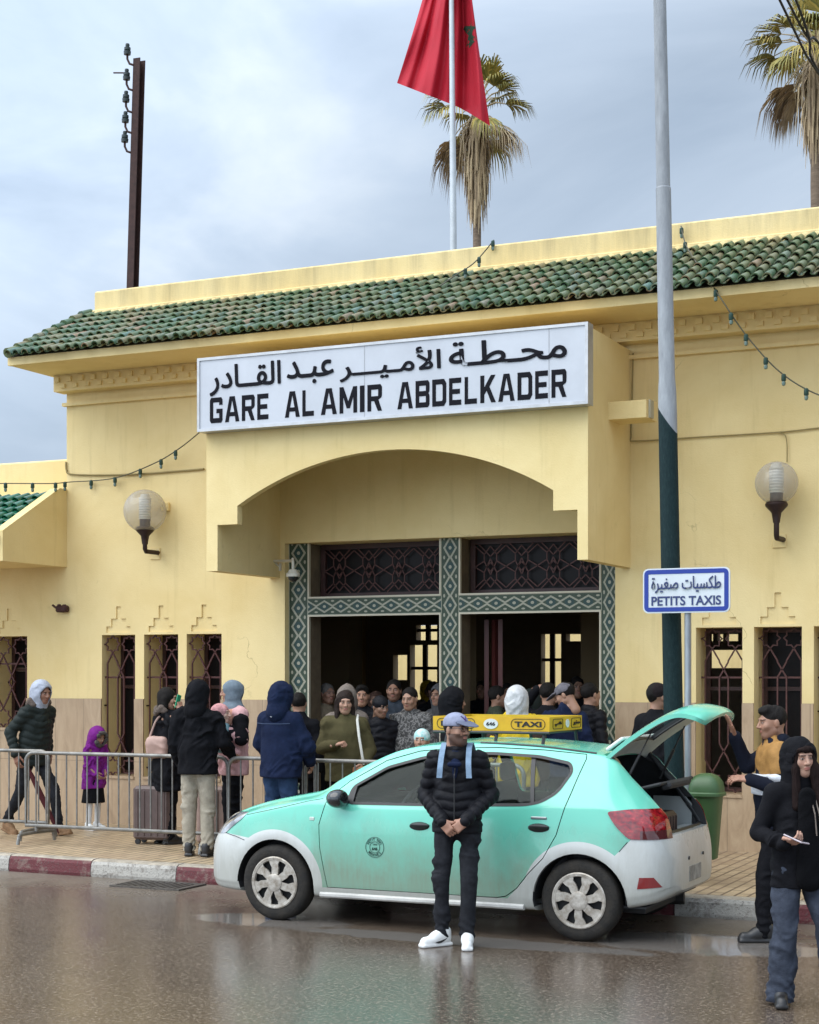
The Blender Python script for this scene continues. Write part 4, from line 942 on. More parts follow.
# overhead wires, top right
mb = MB(); a = PY(770, -20, 12); b_ = PY(850, 110, 14)
for k, (d0_, d1_) in enumerate(((0, 0), (.10, .02), (.04, .16))):
    top(MB().tube(catm([a+(a-b_)*9+Vector((d0_*3, 0, 6+d0_*2)), a+(a-b_)*3+Vector((d0_*1.5, 0, .9+d0_)), a+Vector((d0_*.8, 0, d0_)), (a+b_)/2+Vector((d1_*.3, 0, -.12+d1_)), b_+Vector((d1_, 0, d1_*.5)), PY(960, 262, 17.0)+Vector((d0_*2, 0, -d1_))]), .010, 6).build('overhead_wire', mat('black_wire', (.01, .01, .01), .6), smooth='all'), 'black overhead wire crossing the top right corner of the sky', 'wire', 'overhead wires')

# ---- palms
def palm(name, label, px, Yd, ppt, zc_px, crown, seed, dens, trunk_w, lean=0., skirt=7, sl=1.3):
    r = random.Random(seed); b_ = PY(px, 300, Yd); c = PY(px+lean, zc_px, Yd); s = crown
    t = thing_w(name, label, 'palm tree', (b_.x, Yd, 0), group='palm trees behind the station')
    tk = mat('palm_trunk', (.20, .145, .10), .9, var=.4, vs=3, stretch=(1, 1, 7), bump=.6, bs=14)
    mb = MB(); n = 26; P = [Vector((b_.x+(c.x-b_.x)*(k/n)**1.5, Yd, c.z*k/n)) for k in range(n+1)]
    mb.tube(P, [trunk_w*(1.15-.25*k/n)*(1+.05*(k % 2)) for k in range(n+1)], 12); mb.build('trunk', tk, t, smooth=True)
    G1 = MB(); D1 = MB(); S1 = MB()
    def fan(mb, base, dirv, Ls, Lf, droop, spread, nb, wid, tip):
        """fan frond: stalk then blades that split and bend down at the tips"""
        d = dirv.normalized(); e_ = base+d*Ls*.6+Vector((0, 0, -droop*Ls*.06)); h = base+d*Ls+Vector((0, 0, -droop*Ls*.3))
        S1.tube([base, e_, h], [.022*s, .018*s, .012*s], 5)
        f = (h-e_).normalized(); sd_ = f.cross(Vector((0, 0, 1)));
        if sd_.length < .1: sd_ = Vector((1, 0, 0))
        sd_.normalize(); up_ = sd_.cross(f)
        for k in range(nb):
            a = (k/(nb-1)-.5)*2*spread; q = r.uniform(-.12, .12)
            dd = (f*math.cos(a)+sd_*math.sin(a)+up_*(.25*math.cos(a*.8)+q*.5)).normalized(); L0 = Lf*(1-.30*abs(a)/spread)*r.uniform(.85, 1.1)
            m1 = h+dd*L0*.42; m2 = h+dd*L0*.74+Vector((0, 0, -droop*L0*.10)); m3 = h+dd*L0*.92+Vector((0, 0, -droop*L0*tip))
            wv = dd.cross(up_).normalized()*wid*s
            V = [h-wv*.25, h+wv*.25, m1-wv, m1+wv, m2-wv*.6, m2+wv*.6, m3]
            mb.add(V, [(0, 1, 3, 2), (2, 3, 5, 4), (4, 5, 6)])
    top_ = c
    for k in range(dens):
        el = r.uniform(-.15, 1.35) if k > dens*.25 else r.uniform(.4, 1.4); az = k*2.39996+r.uniform(-.3, .3)
        d = Vector((math.cos(az)*math.cos(el), math.sin(az)*math.cos(el), math.sin(el)))
        fan(G1, top_+d*.1*s, d, s*r.uniform(.75, 1.05), s*r.uniform(.75, 1.0), .5+.6*(1.3-el), 1.25, 22, .030, .45)
    for k in range(int(dens*.7)):
        el = r.uniform(-.9, -.1); az = k*2.39996*1.3; d = Vector((math.cos(az)*math.cos(el), math.sin(az)*math.cos(el), math.sin(el)))
        fan(D1, top_+Vector((0, 0, -.15*s)), d, s*r.uniform(.6, .95), s*r.uniform(.7, .95), 1.3, 1.0, 18, .028, .6)
    # skirt of dead fronds hanging against the trunk
    for k in range(int(22*skirt)):
        az = r.uniform(0, 6.283); z0_ = r.uniform(.0, -sl)*s; ro = r.uniform(.03, .40)*s*(1.15+z0_/s*.30); L0 = r.uniform(.7, 1.5)*s
        p = top_+Vector((math.cos(az)*ro*.4, math.sin(az)*ro*.4, z0_)); q = p+Vector((math.cos(az)*ro*.8, math.sin(az)*ro*.8, -L0*.45)); e_ = p+Vector((math.cos(az)*ro*(.9+r.uniform(-.3, .2)), math.sin(az)*ro*.9, -L0))
        wv = Vector((-math.sin(az), math.cos(az), 0))*r.uniform(.012, .035)*s
        D1.add([p-wv*.4, p+wv*.4, q-wv, q+wv, e_-wv*.3, e_+wv*.3], [(0, 1, 3, 2), (2, 3, 5, 4)])
        if k % 7 == 0: S1.tube([p, q, e_], [.016*s, .012*s, .006*s], 5)
    def lm_(nm, a, b2, c_):
        if nm in MATS: return MATS[nm]
        m, g = newmat(nm, .7); rv = g.n('NewGeometry').outputs['Random Per Island']; g.L.new(g.ramp(rv, [(0., a), (.55, b2), (1., c_)]), g.b.inputs['Base Color']); return m
    G1.build('fronds', lm_('palm_green', (.14, .14, .03), (.25, .21, .045), (.44, .32, .07)), t, fix=False)
    D1.build('dry_fronds', lm_('palm_dry', (.24, .17, .10), (.40, .29, .165), (.55, .42, .24)), t, fix=False)
    S1.build('stalks', mat('palm_stalk', (.42, .33, .19), .7, var=.3), t, smooth=True)
palm('palm_tree', 'shaggy fan palm with a brown skirt of dead fronds behind the hanging flag', 477, 44., 1, 110, 1.06, 4, 28, .12, skirt=38, sl=2.0)
palm('palm_tree', 'fan palm with yellowing crown at the top right corner, behind the roof', 819, 40., 1, 50, 1.0, 9, 34, .15, lean=-3, skirt=30, sl=1.5)

# ================================================================== THE TAXI
CARX, CARY = -7.52, 12.70          # nose and centre line; near flank at about Y = 11.85
def pchip(xk, yk_):
    xk = np.array(xk, float); yk_ = np.array(yk_, float); h = np.diff(xk); dl = np.diff(yk_)/h; d = np.zeros(len(xk))
    for i in range(1, len(xk)-1):
        if dl[i-1]*dl[i] > 0: w1 = 2*h[i]+h[i-1]; w2 = h[i]+2*h[i-1]; d[i] = (w1+w2)/(w1/dl[i-1]+w2/dl[i])
    d[0], d[-1] = dl[0], dl[-1]
    def f(x):
        x = np.clip(np.asarray(x, float), xk[0], xk[-1]); i = np.clip(np.searchsorted(xk, x)-1, 0, len(h)-1); t = (x-xk[i])/h[i]
        return (yk_[i]*(1+2*t)*(1-t)**2+d[i]*h[i]*t*(1-t)**2+yk_[i+1]*t*t*(3-2*t)+d[i+1]*h[i]*t*t*(t-1))
    return f
def kf(*p): return pchip([a for a, _ in p], [b for _, b in p])
f_zb = kf((0, .30), (.06, .235), (.2, .205), (1, .20), (3.4, .20), (3.75, .25), (3.95, .29), (4.09, .37))
f_w = kf((0, .40), (.04, .55), (.12, .665), (.25, .755), (.45, .81), (.8, .842), (1.3, .855), (2.2, .86), (3.0, .86), (3.5, .85), (3.75, .825), (3.92, .775), (4.0, .71), (4.06, .60), (4.09, .47))
f_zt = kf((0, .58), (.03, .64), (.08, .71), (.15, .785), (.3, .87), (.6, .965), (.95, 1.035), (1.12, 1.075), (1.3, 1.18), (1.6, 1.335), (1.85, 1.43), (2.1, 1.475), (2.45, 1.495), (2.9, 1.48), (3.3, 1.445), (3.52, 1.41), (3.60, 1.375), (3.74, 1.23), (3.88, 1.09), (3.96, 1.005), (4.02, .93), (4.06, .84), (4.08, .76), (4.09, .69))
f_zB = kf((0, .50), (.08, .60), (.2, .70), (.45, .83), (.8, .925), (1.2, .985), (1.6, .975), (2.4, .99), (3.2, 1.03), (3.55, 1.03), (3.8, .96), (3.95, .87), (4.09, .60))
f_wr = kf((0, .30), (.1, .50), (.4, .62), (.9, .66), (1.2, .66), (1.6, .62), (2.0, .595), (2.8, .58), (3.4, .56), (3.62, .55), (3.8, .56), (4.0, .52), (4.09, .30))
f_dz = kf((0, .03), (.3, .035), (.9, .03), (1.2, .04), (1.7, .04), (2.2, .055), (3.3, .055), (3.6, .04), (4.09, .03))
FAX, RAX, WR = .80, 3.42, .31
def section(x, i=0.):
    W = f_w(x)-i; zb = f_zb(x)+i; zt = f_zt(x)-i; zB = f_zB(x); wr = f_wr(x)-i; zr = zt-f_dz(x); zB = min(zB, zr-.01)
    h = zB-zb
    P = [(0, zb), (W*.55, zb), (W*.90, zb+.012), (W*.972, zb+.07), (W*.988, zb+.22*h), (W, zb+.50*h), (W*.995, zb+.74*h), (W*.972, zb+.93*h), (W*.945, zB+.005),
         (W*.945*.52+wr*.48+.012, zB+(zr-zB)*.5), (wr+.004, zr-.006), (wr*.90, zr+.55*(zt-zr)), (wr*.5, zt-.12*(zt-zr)), (0, zt)]
    Q = []; n = len(P)
    for k in range(n-1):
        a, b_, c, d = P[max(k-1, 0)], P[k], P[k+1], P[min(k+2, n-1)]
        if k == 0: a = (-P[1][0], P[1][1])
        if k == n-2: d = (-P[n-2][0], P[n-2][1])
        m_ = 4
        for q in range(m_):
            t = q/m_; tq = .7
            Q.append(tuple(.5*((2*b_[j])+(c[j]-a[j])*t+(2*a[j]-5*b_[j]+4*c[j]-d[j])*t*t+(3*b_[j]-a[j]-3*c[j]+d[j])*t**3) for j in (0, 1)))
    Q.append(P[-1]); return Q
def flare(x, y, z):
    for ax in (FAX, RAX):
        d = math.hypot(x-ax, z-.30)
        if .30 < d < .62 and z > .1: y += math.copysign(.018*math.exp(-((d-.40)/.075)**2), y) if abs(y) > .5 else 0
    return y
xsC = np.unique(np.concatenate([np.linspace(0, .3, 14), np.linspace(.3, 3.4, 64), np.linspace(3.4, 4.09, 30)]))
def shell(i=0., x0=0., x1=4.09, fl=True):
    V = []; F = []; X = [x for x in xsC if x0+1e-3 < x < x1-1e-3]; X = [x0]+X+[x1]; m_ = None
    for x in X:
        S = section(x, i); ringp = [(y, z) for y, z in S]+[(-y, z) for y, z in S[-2:0:-1]]; m_ = len(ringp)
        for y, z in ringp: V.append((x, flare(x, y, z) if fl else y, z))
    for a in range(len(X)-1):
        for k in range(m_): F.append((a*m_+k, a*m_+(k+1) % m_, (a+1)*m_+(k+1) % m_, (a+1)*m_+k))
    F.append(tuple(range(m_))[::-1]); F.append(tuple((len(X)-1)*m_+k for k in range(m_)))
    bm = bmesh.new(); vs = [bm.verts.new(v) for v in V]
    for f in F: bm.faces.new([vs[k] for k in f])
    bmesh.ops.recalc_face_normals(bm, faces=bm.faces); me = bpy.data.meshes.new('t'); bm.to_mesh(me); bm.free(); return me
def prism_me(poly, y0, y1, axis='y'):
    mb = MB()
    if axis == 'y': mb.prism(poly, y0, y1, lambda u, v, w_: (u, w_, v))
    else: mb.prism(poly, y0, y1, lambda u, v, w_: (w_, u, v))
    bm = bmesh.new(); vs = [bm.verts.new(v) for v in mb.V]
    for f in mb.F: bm.faces.new([vs[k] for k in f])
    bmesh.ops.recalc_face_normals(bm, faces=bm.faces); me = bpy.data.meshes.new('t'); bm.to_mesh(me); bm.free(); return me
def boo(a, b_, op):
    """exact boolean of two meshes; a list of cutters is taken one by one"""
    oa = bpy.data.objects.new('a', a); COL.objects.link(oa); tmp = []
    for c in (b_ if isinstance(b_, list) else [b_]):
        ob = bpy.data.objects.new('b', c); COL.objects.link(ob); tmp.append(ob); ob.hide_render = True
        md = oa.modifiers.new('m', 'BOOLEAN'); md.operation = op; md.solver = 'EXACT'; md.object = ob
    dg = bpy.context.evaluated_depsgraph_get(); me = bpy.data.meshes.new_from_object(oa.evaluated_get(dg))
    for t in tmp+[oa]: bpy.data.objects.remove(t)
    return me
def smooth_poly(P, n=6, closed=True):
    Q = []; m_ = len(P)
    for i in range(m_):
        a, b_, c, d = P[i-1], P[i], P[(i+1) % m_], P[(i+2) % m_]
        for k in range(n):
            t = k/n; Q.append(tuple(.5*((2*b_[j])+(c[j]-a[j])*t+(2*a[j]-5*b_[j]+4*c[j]-d[j])*t*t+(3*b_[j]-a[j]-3*c[j]+d[j])*t**3) for j in (0, 1)))
    return Q
def rounded(P, r=.03, n=4):
    Q = []; m_ = len(P)
    for i in range(m_):
        p = Vector(P[i]); a = Vector(P[i-1])-p; b_ = Vector(P[(i+1) % m_])-p; ra = min(r, a.length*.45, b_.length*.45)
        A = p+a.normalized()*ra; B = p+b_.normalized()*ra
        for k in range(n+1):
            t = k/n; Q.append(tuple(A*(1-t)**2+p*2*t*(1-t)+B*t*t))
    return Q
def grow(P, d):
    c = Vector((sum(p[0] for p in P)/len(P), sum(p[1] for p in P)/len(P))); Q = []; n = len(P)
    area = sum(P[i][0]*P[(i+1) % n][1]-P[(i+1) % n][0]*P[i][1] for i in range(n)); s = 1 if area > 0 else -1
    for i in range(n):
        a = Vector(P[i])-Vector(P[i-1]); b_ = Vector(P[(i+1) % n])-Vector(P[i]); na = Vector((a.y, -a.x)).normalized(); nb = Vector((b_.y, -b_.x)).normalized()
        m_ = (na+nb); m_ = m_.normalized() if m_.length > 1e-6 else na
        Q.append(tuple(Vector(P[i])+m_*d*s))
    return Q
CAR = thing('taxi', 'mint green and white hatchback taxi with a yellow roof board and open tailgate', 'car', (CARX, CARY, 0))
# ---- paint: mint upper body, white bumpers, arch rims and sills; road dirt low down
def paint(name):
    m, g = newmat(name, .22); b = g.b; sp = g.n('SeparateXYZ'); g.L.new(g.obj, sp.inputs[0]); x, z = sp.outputs['X'], sp.outputs['Z']
    def dist(ax): 
        dx = g.m('SUBTRACT', x, ax); dz = g.m('SUBTRACT', z, .30); return g.m('SQRT', g.m('ADD', g.m('MULTIPLY', dx, dx), g.m('MULTIPLY', dz, dz)))
    df_, dr_ = dist(FAX), dist(RAX)
    wf = g.m('MULTIPLY', g.m('LESS_THAN', df_, .445), 1.); wr_ = g.m('LESS_THAN', dr_, .455)
    fb = g.m('MULTIPLY', g.m('LESS_THAN', x, .62), g.m('LESS_THAN', z, g.m('ADD', .72, g.m('MULTIPLY', x, -.10))))
    rb = g.m('MULTIPLY', g.m('GREATER_THAN', x, 3.5), g.m('LESS_THAN', z, g.m('MINIMUM', g.m('ADD', .785, g.m('MULTIPLY', g.m('GREATER_THAN', x, 3.93), .05)), g.m('ADD', .66, g.m('MULTIPLY', g.m('SUBTRACT', x, 3.70), 1.05)))))
    si = g.m('LESS_THAN', z, .295)
    sd_ = g.m('MULTIPLY', g.m('LESS_THAN', z, .52), g.m('MULTIPLY', g.m('GREATER_THAN', x, 2.80), g.m('LESS_THAN', x, 3.3)))
    sd_ = g.m('MULTIPLY', sd_, g.m('LESS_THAN', z, g.m('ADD', .27, g.m('MULTIPLY', g.m('SUBTRACT', x, 2.82), 1.05))))
    wt = g.m('MAXIMUM', g.m('MAXIMUM', wf, wr_), g.m('MAXIMUM', g.m('MAXIMUM', fb, rb), g.m('MAXIMUM', si, sd_)))
    c = g.mix(wt, (.135, .535, .400), (.62, .64, .62))
    n1 = g.noise(g.mapping(g.obj, (2.2, 2.2, 1.0)), 2.4, 6, .7, .4); n2 = g.noise(g.mapping(g.obj, (14, 14, 1.5)), 3, 5, .7)
    low = g.n('MapRange'); low.inputs['From Min'].default_value = .88; low.inputs['From Max'].default_value = .40; g.L.new(g.m('ADD', z, g.m('MULTIPLY', g.m('SUBTRACT', n1, .5), .55)), low.inputs['Value'])
    arch = g.n('MapRange'); arch.inputs['From Min'].default_value = .60; arch.inputs['From Max'].default_value = .38; g.L.new(g.m('MINIMUM', df_, dr_), arch.inputs['Value'])
    dirt = g.m('MULTIPLY', low.outputs[0], g.m('ADD', .50, g.m('MULTIPLY', n2, .38))); dirt = g.m('MAXIMUM', dirt, g.m('MULTIPLY', arch.outputs[0], g.m('MULTIPLY', n1, .75)))
    sill = g.m('MULTIPLY', g.m('LESS_THAN', z, .345), g.m('GREATER_THAN', z, .292)); dirt = g.m('MAXIMUM', dirt, g.m('MULTIPLY', sill, g.m('ADD', .35, g.m('MULTIPLY', n2, .5))))
    dirt = g.m('MULTIPLY', dirt, g.m('SUBTRACT', 1., g.m('MULTIPLY', wt, .25)))
    g.L.new(g.mix(dirt, c, (.20, .185, .125)), b.inputs['Base Color']); g.L.new(g.m('ADD', .20, g.m('MULTIPLY', dirt, .55)), b.inputs['Roughness'])
    b.inputs['Coat Weight'].default_value = .5; b.inputs['Coat Roughness'].default_value = .08
    return m
PT = paint('taxi_paint'); blk = mat('black_plastic', (.014, .014, .015), .45, var=.2, vs=30); rub = mat('tyre_rubber', (.013, .0125, .012), .75, var=.5, vs=12, bump=.3, bs=60, spec=.25, var2=(.034, .029, .023)); inn = mat('car_trim_dark', (.035, .036, .038), .8)
def glassmat(name, tint, fac):
    m = bpy.data.materials.new(name); m.use_nodes = True; g = G(m); g.N.remove(g.N['Principled BSDF'])
    tr = g.n('BsdfTransparent'); tr.inputs[0].default_value = (*tint, 1); gl = g.n('BsdfGlossy'); gl.inputs['Roughness'].default_value = .02; gl.inputs[0].default_value = (.95, 1, .98, 1)
    lw = g.n('LayerWeight'); lw.inputs[0].default_value = .5; mx = g.n('MixShader'); g.L.new(g.m('ADD', g.m('MULTIPLY', g.m('POWER', lw.outputs['Facing'], 5.), .6), fac), mx.inputs[0]); g.L.new(tr.outputs[0], mx.inputs[1]); g.L.new(gl.outputs[0], mx.inputs[2])
    g.L.new(mx.outputs[0], g.N['Material Output'].inputs[0]); return m
GLS = glassmat('car_glass', (.86, .90, .88), .012)
def put(me, name, m, parent=CAR, sm=35):
    me.name = name; me.materials.clear(); me.materials.append(m)
    for p in me.polygons: p.material_index = 0
    o = bpy.data.objects.new(name, me); COL.objects.link(o); o.parent = parent
    if sm:
        me.polygons.foreach_set('use_smooth', [True]*len(me.polygons))
        try: me.set_sharp_from_angle(angle=R_(sm))
        except Exception: pass
    return o
# outlines in side view (x from the nose, z)
glF = rounded([(1.46, .985), (1.47, 1.10), (1.75, 1.262), (2.05, 1.345), (2.20, 1.365), (2.24, .995)], .04)
glR = rounded([(2.33, .998), (2.29, 1.372), (2.62, 1.39), (3.02, 1.372), (3.27, 1.325), (3.30, 1.27), (3.22, 1.12), (3.10, 1.045), (2.98, 1.02)], .05)
drF = [(1.29, .30), (1.225, .62), (1.215, .80), (1.275, 1.02), (1.42, 1.145), (1.72, 1.315), (2.0, 1.395), (2.27, 1.425), (2.285, 1.0), (2.30, .60), (2.28, .30)]
drR = [(2.295, .30), (2.315, .60), (2.30, 1.0), (2.285, 1.425), (2.65, 1.435), (3.05, 1.422), (3.38, 1.395), (3.385, 1.36), (3.33, 1.12), (3.24, .80), (3.14, .62), (3.02, .50), (2.92, .38), (2.83, .315), (2.75, .30)]
ws_yz = [(-.60, 1.045), (.60, 1.045), (.56, 1.40), (-.56, 1.40)]
outer = shell(0.); cav = shell(.045, 1.16, 3.93, False)
body = boo(outer.copy(), cav, 'DIFFERENCE')
wells = []
for ax in (FAX, RAX):
    for s in (-1, 1):
        mb = MB(); n = 40; c = [(ax+.365*math.cos(2*math.pi*k/n), .30+.365*math.sin(2*math.pi*k/n)) for k in range(n)]; wells.append(prism_me(c, s*.58, s*1.1))
tg_xz = [(3.50, 1.60), (3.50, 1.36), (3.60, 1.20), (3.74, .80), (4.3, .80), (4.3, 1.60)]
tailY = .50
win_w = prism_me([(1.05, 1.075), (1.14, 1.065), (1.76, 1.395), (1.70, 1.60), (1.05, 1.60)], -.555, .555)
tg_cut = prism_me(tg_xz, -tailY, tailY)
body = boo(body, wells+[prism_me(glF, -1.2, 1.2), prism_me(glR, -1.2, 1.2), win_w], 'DIFFERENCE')
full = body.copy()
doorF = boo(full.copy(), prism_me(drF, -1.2, -.45), 'INTERSECT'); doorR = boo(full.copy(), prism_me(drR, -1.2, -.45), 'INTERSECT')
body = boo(body, [prism_me(grow(drF, .007), -1.2, -.45), prism_me(grow(drR, .007), -1.2, -.45), tg_cut], 'DIFFERENCE')
OUTB = BVHTree.FromPolygons([tuple(v.co) for v in outer.vertices], [tuple(p.vertices) for p in outer.polygons])
def lined(o, m_in=None, lim=.03):
    o.data.materials.append(m_in or inn)
    for p in o.data.polygons:
        r = OUTB.find_nearest(p.center)
        if r[3] is None or r[3] > lim: p.material_index = 1
    return o
lined(put(body, 'body', PT)); fd = lined(put(doorF, 'door', PT)); rd = lined(put(doorR, 'door', PT))
# dark jamb behind the door gaps
jam = boo(shell(.03, .9, 3.6), shell(.044, 1.0, 3.5), 'DIFFERENCE'); jam = boo(jam, [prism_me(glF, -1.2, 1.2), prism_me(glR, -1.2, 1.2), win_w]+wells, 'DIFFERENCE'); jam = boo(jam, prism_me([(1.1, .25), (3.45, .25), (3.45, 1.41), (2.2, 1.41), (1.1, 1.05)], -1.2, -.45), 'INTERSECT'); put(jam, 'door_jambs', blk)
# glazing, one shell-thin pane per opening
def pane(poly, y0, y1, name, par, axis='y', i0=.012, i1=.017, x0=0., x1=4.09):
    me = boo(shell(i0, x0, x1), shell(i1, x0+.006, x1-.006), 'DIFFERENCE'); me = boo(me, prism_me(poly, y0, y1, axis), 'INTERSECT'); return put(me, name, GLS, par)
pane(grow(glF, .012), -1.2, -.4, 'window', fd); pane(grow(glR, .012), -1.2, -.4, 'window', rd)
pane(grow(glF, .012), .4, 1.2, 'window', CAR); pane(grow(glR, .012), .4, 1.2, 'window', CAR)
pane([(1.05, 1.055), (1.13, 1.045), (1.78, 1.41), (1.72, 1.62), (1.05, 1.62)], -.565, .565, 'windscreen', CAR)
# black rubber round the side glass, pillar strip between the doors
for P, par in ((glF, fd), (glR, rd)):
    me = boo(shell(-.003), shell(.02), 'DIFFERENCE'); me = boo(me, prism_me(grow(P, .016), -1.2, -.4), 'INTERSECT'); me = boo(me, prism_me(grow(P, -.006), -1.3, -.3), 'DIFFERENCE'); put(me, 'window_seal', blk, par)
me = boo(shell(-.003), shell(.02), 'DIFFERENCE'); me = boo(me, prism_me([(2.25, 1.0), (2.325, 1.0), (2.295, 1.375), (2.20, 1.372)], -1.2, -.4), 'INTERSECT'); put(me, 'pillar_trim', blk)
me = boo(shell(.006), shell(.014), 'DIFFERENCE'); me = boo(me, prism_me([(3.02, 1.02), (3.05, 1.02), (2.985, 1.375), (2.95, 1.375)], -1.2, -.4), 'INTERSECT'); put(me, 'quarter_bar', blk, rd)
me = boo(shell(-.002), shell(.02), 'DIFFERENCE'); me = boo(me, prism_me([(1.40, .985), (1.50, .985), (1.505, 1.12)], -1.2, -.4), 'INTERSECT'); put(me, 'mirror_corner', blk, fd)
# lamps
tlm, g = newmat('tail_lamp_red', .08); sp = g.n('SeparateXYZ'); g.L.new(g.obj, sp.inputs[0])
n1 = g.noise(g.mapping(g.obj, (9, 9, 14)), 3, 3, .5); band = g.m('LESS_THAN', sp.outputs['Z'], .845)
c = g.ramp(n1, [(.3, (.10, .004, .006)), (.6, (.30, .010, .014)), (.75, (.50, .03, .035))]); g.L.new(g.mix(g.m('MULTIPLY', band, g.m('GREATER_THAN', sp.outputs['X'], 3.88)), c, (.085, .02, .02)), g.b.inputs['Base Color']); g.b.inputs['Coat Weight'].default_value = 1
tlp = rounded([(3.63, .985), (3.80, 1.005), (4.2, .995), (4.2, .775), (3.80, .785), (3.70, .88)], .03)
for s in (-1, 1):
    me = boo(shell(-.010), shell(.03, .02, 4.05), 'DIFFERENCE'); me = boo(me, prism_me(tlp, s*.505, s*1.2), 'INTERSECT'); put(me, 'tail_lamp', tlm)
hm, g = newmat('head_lamp', .06); g.L.new(g.ramp(g.noise(g.obj, 9, 3, .5), [(.35, (.03, .032, .036)), (.6, (.30, .31, .33)), (.72, (.55, .56, .58))]), g.b.inputs['Base Color']); g.b.inputs['Coat Weight'].default_value = 1
for s in (-1, 1):
    me = boo(shell(-.006), shell(.03, .03), 'DIFFERENCE'); me = boo(me, prism_me(rounded([(.02, .66), (.10, .76), (.30, .855), (.50, .87), (.46, .82), (.28, .69)], .02), s*.40, s*1.2), 'INTERSECT'); put(me, 'headlight', hm)
me = boo(shell(-.004), shell(.03, .03), 'DIFFERENCE'); me = boo(me, prism_me([(-.1, .50), (-.1, .66), (.12, .66), (.12, .50)], -.38, .38), 'INTERSECT'); put(me, 'grille', blk)
me = boo(shell(-.004), shell(.03, .03), 'DIFFERENCE'); me = boo(me, prism_me([(-.1, .27), (-.1, .43), (.2, .40), (.2, .27)], -.50, .50), 'INTERSECT'); put(me, 'air_intake', blk)
rfm = mat('red_reflector', (.22, .02, .02), .25, coat=.8)
for s in (-1, 1):
    me = boo(shell(-.004), shell(.03, .02, 4.06), 'DIFFERENCE'); me = boo(me, prism_me([(3.86, .415), (4.02, .425), (3.97, .52-.02), (3.875, .50)], s*.60, s*1.2), 'INTERSECT'); put(me, 'reflector', rfm)
# bumper seams and rear bumper sculpt
def on_side(x, z, off=.003, s=-1):
    S = section(x); best = None
    for k in range(len(S)-1):
        (y0, z0), (y1, z1) = S[k], S[k+1]
        if (z0-z)*(z1-z) <= 0 and abs(z1-z0) > 1e-6:
            y = y0+(y1-y0)*(z-z0)/(z1-z0)
            if best is None or y > best: best = y
    y = best if best else f_w(x); return Vector((x, s*(abs(flare(x, y, z))+off), z))
def seam(name, P, r=.0035, par=CAR, s=-1):
    Q = []
    for (a, b_), (c, d) in zip(P, P[1:]):
        for k in range(8): Q.append(on_side(a+(c-a)*k/8, b_+(d-b_)*k/8, 0, s))
    mb = MB(); mb.tube(Q, r, 5); return mb.build(name, blk, par, smooth=True)
for s in (-1, 1):
    seam('bumper_seam', [(.28, .69), (.40, .67), (.52, .64)], s=s); seam('bumper_seam', [(3.73, .69), (3.80, .775)], s=s)
seam('bonnet_seam', [(.50, .85), (.8, .915), (1.1, .985), (1.24, 1.01)], .003)
# plate, sensors
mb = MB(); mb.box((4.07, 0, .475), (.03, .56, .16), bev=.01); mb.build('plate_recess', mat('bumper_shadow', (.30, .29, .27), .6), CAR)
mb = MB(); mb.box((4.088, -.02, .475), (.012, .34, .12), bev=.004); mb.build('number_plate', mat('dirty_plate', (.34, .33, .30), .6, var=.5, vs=16), CAR)
for y in (-.60, -.2, .2, .6):
    x = 4.0 if abs(y) > .5 else 4.09; sn = MB(); sn.lathe([(.0, .004), (.013, .004), (.014, -.01)], (x+.005, y*1.03, .60), 10, Matrix.Rotation(R_(90), 3, 'Y')); sn.build('parking_sensor', blk, CAR)
# handles, mirror, side lamps, badge, lower rubbing strip
def handle(x, z, par):
    p = on_side(x, z, 0); s_ = SDF().ell((x, p.y+.006, z), (.09, .022, .036), .004); s_.ell((x+.01, p.y-.014, z+.012), (.085, .016, .016), .01)
    V, F = s_.mesh(.006); mesh_obj('handle', V, F, blk, par, 'all')
handle(2.105, .82, fd); handle(3.10, .845, rd)
p = on_side(3.11, .915, 0); MB().box((3.10, p.y, .92), (.13, .012, .022), bev=.005).build('model_badge', mat('chrome_dark', (.25, .27, .27), .3, .8), rd)
for s in (-1, 1):
    p = on_side(1.36, 1.0, 0, s); q = SDF().ell((1.42, p.y+s*.115, 1.02), (.095, .10, .075), .01).cut((1.48, 0, 0), (1, 0, 0), .02).cap((1.45, p.y, .985), (1.43, p.y+s*.07, 1.0), .022, .025, .02)
    V, F = q.mesh(.009); mesh_obj('wing_mirror', V, F, mat('mirror_black', (.012, .012, .013), .15, coat=.6), CAR, 'all')
p = on_side(1.145, .845, 0); MB().box((1.145, p.y, .845), (.045, .012, .028), bev=.004).build('side_repeater', mat('clear_lamp', (.5, .55, .5), .15), CAR)
mb = MB(); P = [on_side(x, .235, .004) for x in np.linspace(1.22, 2.98, 14)]; mb.tube(P, .024, 8); mb.build('sill_strip', mat('sill_white', (.55, .54, .50), .45, var=.3, vs=5), CAR, smooth=True)
